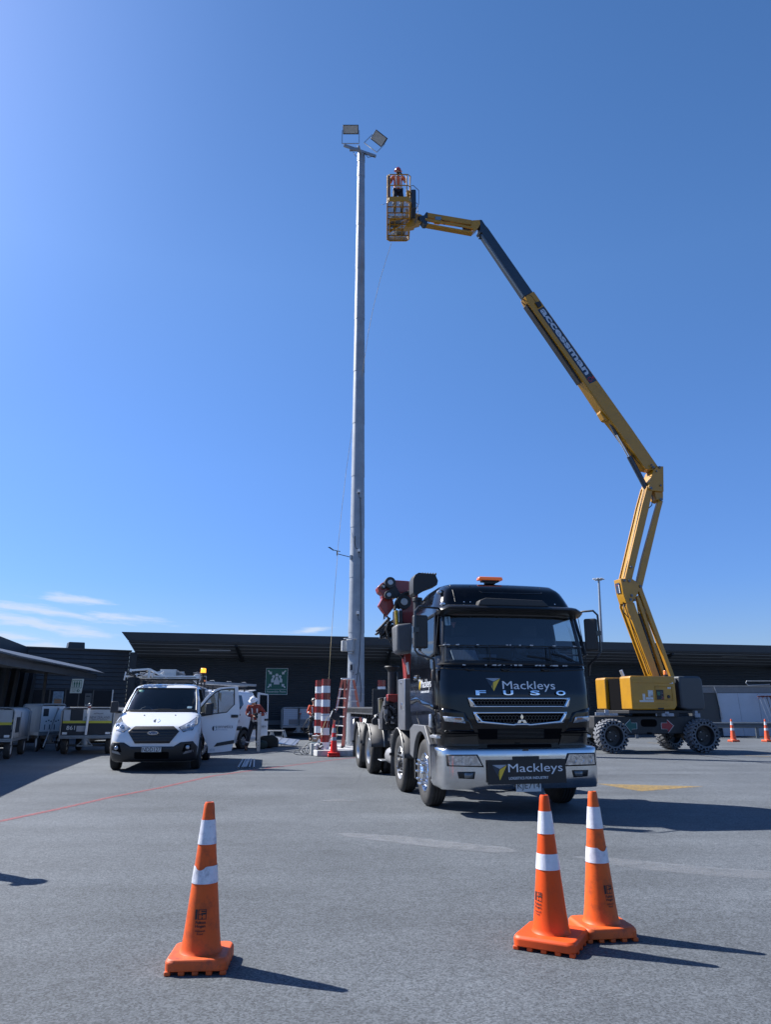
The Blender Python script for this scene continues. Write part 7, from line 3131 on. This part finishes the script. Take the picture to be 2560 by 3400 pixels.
    mb = MB()
    mb.beam((-W + .1, .35, .27), (W - .1, .35, .27), .08, .08, DARKM)
    mb.beam((-W + .1, L - .4, .27), (W - .1, L - .4, .27), .08, .08, DARKM)
    mb.cyl((0, .1, .30), (0, .1, .52), .13, CTB, n=16)
    mb.build('axle', t)
    mb = MB()   # draw bar, folded up
    y2 = -.12 if variant == 0 else -.65
    zt = 1.52 if variant != 2 else 1.2
    top = (0.05, y2, zt) if variant != 1 else (-.15, y2 - .35, 1.42)
    base = (0, -.03, .62) if variant != 1 else (0, -.05, .40)
    M2 = STEEL if variant else MATTEW
    if variant in (1, 3):
        base, top = (-.75, -.75, .16), (.25, -.10, 1.34)
    mb.beam(base, top, .09 if variant == 1 else .07, .04, M2)
    for s in (-1, 1):
        mb.beam((0, -.03, .50), (s * .24, -.02, .28), .025, .025, CTB)
    mb.beam((-.25, -.02, .27), (.25, -.02, .27), .03, .03, CTB)
    mb.build('draw_bar', t, bev=.004)
    mb = MB()
    mb.tube([(top[0] + .04 * math.cos(a), top[1], top[2] + .05 + .04 * math.sin(a)) for a in [2 * math.pi * k / 12 for k in range(12)]], .012, STEEL, n=6, closed=True)
    mb.box((top[0], top[1], top[2] - .02), (.09, .06, .06), CRED)
    mb.build('tow_eye', t)
    return t


c_a = gnd(278, 2504)
make_cart('black and white baggage cart with yellow stripe and number 861, left of the near van', (c_a.x, c_a.y, 0), R(11), 0)
for (px, py, rz, lab) in ((163, 2494, 44, 'narrow white cart with a tall plain end panel, next left of the numbered cart'),
                          (52, 2490, 22, 'white baggage cart between the leftmost cart and the one with the tall end panel'),
                          (-74, 2524, 17, 'baggage cart with yellow stripe cut by the left edge of the picture')):
    v = gnd(px, py)
    t_ = make_cart(lab, (v.x, v.y, 0), R(rz), 3 if rz == 44 else 1)
    if rz == 44:
        t_.scale = (.52, .62, 1.08)
v = at(990, 2440, 38.0)
make_cart('white baggage cart with a wire mesh end standing against the dark wall', (v.x, 38.0, 0), R(9), 2)
v = at(1030, 2440, 40)

# ------------------------------------------------------------------ orange step ladder
LO = mat('ladder_orange', (.50, .15, .11), .45, 0, .2, dirt=(.30, .12, .08), dscale=6, damt=.5)
c6 = lambda x, y: (860 + x / 4.165, 2080 + y / 4.165)
lad = thing('step_ladder', 'orange fibreglass step ladder with aluminium treads, standing open before the mast', 'ladder', (0, 0, 0))
YT, YB1 = 25.7, 25.9
A0, A1 = at(*c6(1150, 735), 25.9), at(*c6(1188, 735), 25.3)
B0, B1 = at(*c6(975, 1600), 26.2), at(*c6(1150, 1665), 25.2)
A1b = at(*c6(1245, 735), 25.3)
B0.z = .19
B1.z = .19
C0, C1 = at(*c6(1245, 740), 26.0), at(*c6(1308, 740), 25.4)
D0, D1 = at(*c6(1205, 1640), 26.9), at(*c6(1475, 1640), 26.0)
D0.z = .19
D1.z = .19
rails = ((A0, B0), (A1b, B1), (A1, D1 + Vector((-.75, 0, 0))), (C1, D1))
for k, (p, q) in enumerate(rails):
    mb = MB()
    mb.beam(p, q, .085, .03, LO, up=(0, 1, 0))
    mb.box(q + Vector((0, 0, .03)), (.08, .08, .06), BLACKP)
    if k == 0:
        a, b = p.lerp(q, .12), p.lerp(q, .52)
        mb.beam(a + Vector((0, -.018, 0)), b + Vector((0, -.018, 0)), .05, .006, mat('ladder_label', (.42, .42, .48), .6, var=.5, vscale=12), up=(0, 1, 0))
        a, b = p.lerp(q, .72), p.lerp(q, .86)
        mb.beam(a + Vector((0, -.018, 0)), b + Vector((0, -.018, 0)), .04, .006, MATTEW, up=(0, 1, 0))
    mb.build('rail', lad)
for k in range(7):
    u = .145 + k * .135
    p, q = A0.lerp(B0, u), A1b.lerp(B1, u)
    mb = MB()
    mb.beam(p, q, .09, .035, ALU)
    mb.build('tread', lad, bev=.004)
for k in range(3):
    u = .145 + k * .17
    p, q = rails[2][0].lerp(rails[2][1], u), rails[3][0].lerp(rails[3][1], u)
    mb = MB()
    mb.beam(p, q, .05, .03, ALU)
    mb.build('brace', lad, bev=.004)
mb = MB()
mid = (A0 + A1 + C0 + C1) / 4
mb.box(mid + Vector((.02, 0, .03)), (.46, .55, .05), ALU)
mb.build('top_cap', lad, bev=.012)
# black tool case hanging on the ladder
p = at(*c6(1055, 1240), 24.95)
tc_ = thing('tool_case', 'open black tool case hanging on the orange ladder', 'tool case', p)
tc_.rotation_euler = (0, R(22), R(10))
mb = MB()
mb.b2(-.13, .13, -.09, .09, -.12, .12, BLACKP)
mb.build('case_body', tc_, bev=.015)
mb = MB()
mb.b2(-.165, -.14, -.10, .10, -.13, .13, mat('case_edge', (.28, .30, .32), .5))
mb.build('case_edge', tc_, bev=.006)
mb = MB()
for k in range(8):
    mb.box((random.uniform(-.14, .05), random.uniform(-.06, .06), .15 + random.uniform(-.02, .05)), (.04, .04, .05), BLACKP, rot=(random.random(), random.random(), 0))
mb.ball((-.07, 0, .19), .03, ALU)
mb.build('tools', tc_, bev=.004)

# ropes
ROPE = mat('rope_tan', (.45, .36, .20), .9, bump=.5, bscale=200)
ROPW = mat('rope_pale', (.50, .50, .48), .9)
def rope(name, pts, r, m, lab):
    mb = MB()
    mb.tube(pts, r, m, n=6)
    return tag(mb.build(name, smooth=60), lab, 'rope')
seq = [(1300, 808, 24.9), (1283, 860, 24.9), (1262, 930, 24.95), (1240, 1020, 25), (1224, 1100, 25), (1212, 1180, 25.05), (1206, 1220, 25.1)]
# the line hangs from the basket, passes behind the mast and comes down to the bollard
pA = [at(*p) for p in [(a, b, 25.8 + .12 * i) for i, (a, b, c) in enumerate(seq)]]
pB = [at(a, b, Y_) for a, b, Y_ in ((1190, 1330, 27.6), (1167, 1440, 27.7), (1150, 1560, 27.5), (1135, 1690, 27.2), (1124, 1800, 26.8), (1114, 1930, 26.2), (1105, 2050, 25.6), (1098, 2150, 25.0), (1092, 2254, 24.45))]
allp = pA + pB
sm = []
for i in range(len(allp) - 1):
    for k in range(4):
        sm.append(allp[i].lerp(allp[i + 1], k / 4))
sm.append(allp[-1])
rope('hanging_rope', sm, .0075, ROPE, 'long thin line hanging from the basket, behind the mast, down to the bollard')
mb = MB()
mb.tube([at(1282, 677, 23.5), at(1272, 680, 23.5), at(1263, 682, 23.6)], .006, BLACKP, n=5)
tag(mb.build('cord_end'), 'short dark cord end sticking out left of the basket floor', 'cord')
kb = [at(*c6(x, y), 24.3) for x, y in ((968, 1240), (940, 1260), (905, 1340), (870, 1440), (850, 1500), (862, 1540), (880, 1480), (866, 1380))]
rope('knotted_rope', kb, .008, ROPE, 'tan rope knotted round the front bollard')
kb = [at(*c6(x, y), 24.28) for x, y in ((975, 1240), (960, 1290), (945, 1350), (935, 1410), (940, 1470), (962, 1500))]
rope('knotted_rope', kb, .006, ROPW, 'thin pale cord trailing on the right side of the front bollard')
mb = MB()
vb = at(1083, 2254, 24.5)
zz = at(*c6(920, 1222), 24.36).z
mb.lathe([(.148, zz - .015), (.151, zz), (.148, zz + .015)], STEEL, c=(vb.x, 24.5, 0), n=28)
tag(mb.build('band_clamp'), 'steel band clamped round the front bollard', 'clamp')
kb = [at(*c6(x, y), 24.9) for x, y in ((1112, 1290), (1095, 1350), (1080, 1420), (1085, 1460), (1075, 1530))]
rope('knotted_rope', kb, .007, ROPE, 'tan rope dangling from the tool case on the ladder')

# boxes and cables heaped at the foot of the bollards
def boxthing(name, c, s, rz, m, lab, cat, tilt=0, lid=None):
    mb = MB()
    mb.box((0, 0, 0), s, m)
    if lid:
        mb.box((0, 0, s[2] / 2 + .01), (s[0] * 1.03, s[1] * 1.03, .025), lid)
    mb.box((0, -s[1] / 2 - .004, s[2] * .1), (s[0] * .5, .008, s[2] * .25), STEEL if lid is None else lid)
    o = mb.build(name, loc=c, rot=(R(tilt), 0, R(rz)), bev=.008)
    return tag(o, lab, cat)


b = gnd(*c6(755, 1785))
boxthing('steel_box', (b.x, b.y + .15, .19), (.24, .3, .37), 12, GBOX, 'upright grey steel box on the asphalt below the striped bollards', 'box')
boxthing('carton', (b.x + .02, b.y + .35, .50), (.20, .18, .18), -10, mat('carton_tan', (.26, .19, .13), .8), 'tan carton with white top standing behind the grey steel box', 'carton', 0, MATTEW)
boxthing('support_block', (b.x + .02, b.y + .35, .205), (.26, .24, .41), 0, mat('block_white', (.30, .43, .44), .7, var=.15), 'pale block under the tan carton beside the bollards', 'block')
mb = MB()
q0, q1 = at(*c6(795, 1640), 24.3), at(*c6(832, 1555), 24.25)
mb.beam(q0 + Vector((-.05, 0, -.12)), q1, .05, .03, MATTEW, up=(0, 1, 0))
tag(mb.build('alloy_bar'), 'white bar leaning against the front bollard', 'bar')
mb = MB()
q0, q1 = at(*c6(765, 1560), 24.6), at(*c6(795, 1490), 24.6)
mb.beam(q0, q1, .045, .03, MATTEW, up=(0, 1, 0))
tag(mb.build('alloy_bar'), 'shorter white bar rising behind the tan carton', 'bar')
mb = MB()
rnd = random.Random(21)
for k in range(26):
    c = at(*c6(820 + rnd.uniform(-40, 60), 1680 + rnd.uniform(-60, 70)), 24.15)
    mb.box(c, (rnd.uniform(.03, .09), .05, rnd.uniform(.02, .08)), rnd.choice([DARKM, GBOX, STEEL, MATTEW]), rot=(rnd.random() * 3, rnd.random() * 3, rnd.random() * 3))
tag(mb.build('fitting_heap', bev=.003), 'heap of small grey brackets and fittings between the boxes and the front bollard', 'fittings')
CAB = mat('cable_grey', (.10, .11, .12), .6)
CABW = mat('cable_pale', (.42, .43, .44), .6)
cc = gnd(*c6(600, 1780))
for i, (dx, dy, rx, rz_, tilt, m_) in enumerate(((-.12, .02, .20, .20, .5, CAB), (.0, .05, .15, .15, .9, CAB), (.1, .0, .16, .22, 1.1, CAB), (.22, .08, .14, .2, 1.2, CABW), (.3, .02, .12, .24, 1.25, CAB))):
    pass
mb = MB()
rnd = random.Random(2)
pts = []
N = 150
for k in range(N):
    u = k / (N - 1)
    a = u * 2 * math.pi * 5.2
    r = .17 + .05 * math.sin(a * .37) + .02 * math.sin(a * 1.7)
    cx = cc.x - .15 + .62 * u
    pts.append((cx + r * math.cos(a), cc.y + .05 + .10 * math.sin(a) * .6 + .1 * u, .02 + (.17 + .12 * u) * (1 + math.sin(a)) * (.35 + .65 * u)))
mb.tube(pts, .011, CAB, n=6)
tag(mb.build('cable_coil', smooth=60), 'loose grey cable sprawling in loops on the asphalt left of the bollards', 'cable')
mb = MB()
pts = []
for k in range(90):
    u = k / 89
    a = u * 2 * math.pi * 3.1 + 1
    pts.append((cc.x + .05 + .55 * u + .16 * math.cos(a), cc.y + .0 + .08 * math.sin(a), .02 + (.10 + .1 * u) * (1 + math.sin(a))))
mb.tube(pts, .012, CABW, n=6)
tag(mb.build('cable_coil', smooth=60), 'pale cable looped among the grey cable left of the steel box', 'cable')
mb = MB()
for q in (((860, 1690), (890, 1720), (905, 1745)), ((840, 1700), (870, 1725), (880, 1750)), ((800, 1700), (840, 1715), (860, 1745))):
    mb.tube([at(*c6(*a), 24.05) for a in q], .012, CAB, n=6)
tag(mb.build('cable_end'), 'stubby grey cable ends lying on the plinth edge', 'cable')
mb = MB()
a = at(*c6(985, 1570), 24.2)
for k in range(3):
    mb.tube([a + Vector((-.03 + .02 * k, 0, -.06)), a + Vector((.02 * k, -.02, .02)), a + Vector((.03 + .01 * k, 0, .06))], .014, MATTEW, n=6)
tag(mb.build('strap_bundle'), 'white strap bundle between the bollard and the red cone', 'strap')

# poles laid on the asphalt
PIPE = mat('pipe_galvanised', (.42, .44, .47), .4, .7)
for i, (x0, y0, x1, y1) in enumerate(((1340, 1107, 1418, 970), (1377, 1105, 1440, 978), (1396, 1105, 1462, 975), (1415, 1103, 1470, 985), (1452, 1103, 1486, 970), (1496, 1106, 1500, 972))):
    a = gnd(340 + x0 / 2.975, 2180 + y0 / 2.975)
    b = gnd(340 + x1 / 2.975, 2180 + y1 / 2.975)
    d = (b - a).normalized()
    mb = MB()
    mb.cyl(a + Vector((0, 0, .028)), a + Vector((0, 0, .028)) + d * min(3.0, (b - a).length), .024, PIPE, n=12)
    mb.cyl(a + Vector((0, 0, .028)) - d * .002, a + Vector((0, 0, .028)), .017, HOLE, n=12)
    lab = ('steel pole lying on the asphalt, leftmost of the six by the red line', 'second of the six steel poles from the left', 'third of the six steel poles from the left',
           'fourth of the six steel poles from the left', 'fifth of the six steel poles from the left', 'steel pole lying on the asphalt, rightmost of the six by the red line')[i]
    tag(mb.build('steel_pole', smooth=30), lab, 'pole', 'steel poles laid on the asphalt')

# bags and frames by the far van
v = at(890, 2470, 28.8)
lump('holdall', (v.x, 28.8, .22), (.75, .45, .44), mat('bag_black', (.012, .014, .014), .8, bump=.5, bscale=14), 'black holdall on the ground right of the person holding the rail', 'bag', .2, 5)
v = at(868, 2476, 28.3)
lump('holdall', (v.x, 28.3, .15), (.40, .35, .30), mat('bag_green', (.015, .03, .028), .8, bump=.5, bscale=14), 'smaller dark green bag beside the foot of the steel rail', 'bag', .5, 6)
for i, (x0, x1, y0, lab) in enumerate(((5, 160, 1440, 'grey tubular trestle lying behind the black holdall, left one'), (165, 330, 1440, 'grey tubular trestle right of the other, over the white board'))):
    a, b = at(*c6(x0, y0), 30.5), at(*c6(x1, y0), 30.5)
    mb = MB()
    mb.tube([(a.x - .05, 30.5, a.z - .25), (a.x, 30.5, a.z), (b.x, 30.5, a.z), (b.x + .08, 30.5, a.z - .25)], .025, STEEL, n=8)
    mb.tube([(a.x - .05, 31.0, a.z - .25), (a.x, 31.0, a.z), (b.x, 31.0, a.z), (b.x + .08, 31.0, a.z - .25)], .025, STEEL, n=8)
    for q in (a, b):
        mb.beam((q.x, 30.5, a.z), (q.x, 31.0, a.z), .03, .03, STEEL)
    mb.beam((a.x, 30.5, a.z - .22), (b.x, 30.5, a.z - .22), .03, .03, STEEL)
    for q in (a, b):
        mb.beam((q.x, 30.5, a.z), (q.x - .05, 30.5, 0), .03, .03, STEEL)
        mb.beam((q.x, 31.0, a.z), (q.x + .05, 31.0, 0), .03, .03, STEEL)
    tag(mb.build('trestle'), lab, 'trestle')
a = at(*c6(330, 1555), 29.6)
mb = MB()
mb.box((0, 0, 0), (1.1, .75, .03), ALU)
for k in range(4):
    mb.b2(-.5 + k * .3, -.47 + k * .3, -.36, .36, .016, .03, STEEL)
mb.box((-.5, .3, -.08), (.08, .08, .14), DARKM)
mb.box((.45, .3, -.08), (.08, .08, .14), DARKM)
o = mb.build('ramp_panel', loc=(a.x, 29.9, .20), rot=(R(14), R(6), R(-8)), bev=.004)
tag(o, 'pale alloy ramp panel lying on the ground right of the black holdall', 'ramp')

# ------------------------------------------------------------------ guard rail, board and frames at the right
GRL = mat('guardrail_galv', (.11, .13, .155), .45, .55, var=.12)
gr = thing('crash_barrier', 'galvanised crash barrier running along the right side before the white board', 'barrier', (0, 0, 0))
q7_ = lambda x, y: (2280 + x / 5.95, 2240 + y / 5.95)
YB_R = 37.5
za, zb_ = at(*q7_(800, 935), YB_R).z, at(*q7_(800, 1050), YB_R).z
xs0 = at(*q7_(640, 1000), YB_R).x
mb = MB()
H_ = za - zb_
prof = [(0, zb_), (-.08, zb_ + H_ * .12), (-.08, zb_ + H_ * .30), (-.02, zb_ + H_ * .42), (-.02, zb_ + H_ * .58), (-.08, zb_ + H_ * .70), (-.08, zb_ + H_ * .88), (0, za), (.01, za), (-.06, zb_ + H_ * .86), (-.06, zb_ + H_ * .72), (0, zb_ + H_ * .6), (0, zb_ + H_ * .4), (-.06, zb_ + H_ * .28), (-.06, zb_ + H_ * .14), (.01, zb_)]
mb.prism([(YB_R + a, b) for a, b in prof], 'x', xs0 - 4.0, xs0 + 14, GRL)
mb.build('rail', gr, smooth=0)
for k in range(7):
    mb = MB()
    x = at(*q7_(1390, 1000), YB_R).x + (k - 3) * 2.0
    mb.b2(x - .07, x + .07, YB_R + .02, YB_R + .12, 0, za - .02, GRL)
    mb.build('post', gr, bev=.004)
YW_ = 39.0
wbT, wbB = at(*q7_(1000, 362), YW_).z, at(*q7_(1000, 1205), YW_).z
WBX0, WBX1 = at(*q7_(608, 400), YW_).x, at(*q7_(2600, 400), YW_).x
brd = thing('white_board', 'large pale panelled board wall behind the crash barrier at the right', 'panel wall', (0, 0, 0))
WB = mat('pale_board', (.40, .45, .53), .7, var=.05, vscale=2)
mb = MB()
n_p = 5
w_ = (WBX1 - WBX0) / n_p
for k in range(n_p):
    sl = .10
    mb.prism([(WBX0 + k * w_ + .006 + sl, .06), (WBX0 + (k + 1) * w_ - .006 + sl, .06), (WBX0 + (k + 1) * w_ - .006, wbT), (WBX0 + k * w_ + .006, wbT)], 'y', YW_, YW_ + .05, WB)
mb.build('board_panel', brd, bev=.006)
mb = MB()
mb.b2(WBX0 - 1.6, WBX1, YW_ + .02, YW_ + .9, wbT + .02, wbT + .32, CG)
mb.b2(WBX0 - 1.4, WBX0 + .0, YW_ + .06, YW_ + .8, .5, wbT + .02, mat('board_dark', (.045, .05, .055), .6))
mb.tube([(WBX0 - 1.1, YW_ - .05, wbT + .36), (WBX1, YW_ - .05, wbT + .36)], .022, STEEL, n=6)
mb.tube([(WBX0 - .15, YW_ - .05, wbT + .34), (WBX0 - .05, YW_ - .05, wbT - .05), (WBX0 + .10, YW_ - .05, .9)], .025, STEEL, n=6)
xx = at(*q7_(1180, 240), YW_).x
mb.tube([(WBX1, YW_ - .1, wbT + .62), (xx, YW_ - .1, wbT + .62), (xx - .05, YW_ - .1, wbT + .52), (xx + .05, YW_ - .1, wbT + .4), (xx + 1.2, YW_ - .1, wbT + .44)], .022, STEEL, n=6)
mb.build('board_frame', brd)
stn = thing('folded_stand', 'row of folded rusty stands with thin legs leaning on the white board', 'stand', (0, 0, 0))
RUST = mat('rust_red', (.16, .035, .022), .7, var=.25, vscale=9)
z1_ = at(*q7_(1500, 430), 38.6).z
for k in range(6):
    x = at(*q7_(1400 + k * 75, 430), 38.6).x
    mb = MB()
    mb.beam((x, 38.6, z1_ - .02 * (k % 2)), (x + .35, 38.6, z1_ + .03), .05, .05, RUST)
    mb.beam((x + .08, 38.6, z1_ - .12), (x + .1, 38.6, z1_), .03, .04, RUST)
    mb.build('head_bar', stn)
    mb = MB()
    dx = (.36, .40, .18, .04, -.05, -.1)[k]
    mb.beam((x + .08, 38.6, z1_), (x + .08 + dx, 38.35, .25), .022, .022, ALU if k < 2 else DARKM)
    mb.build('leg', stn)
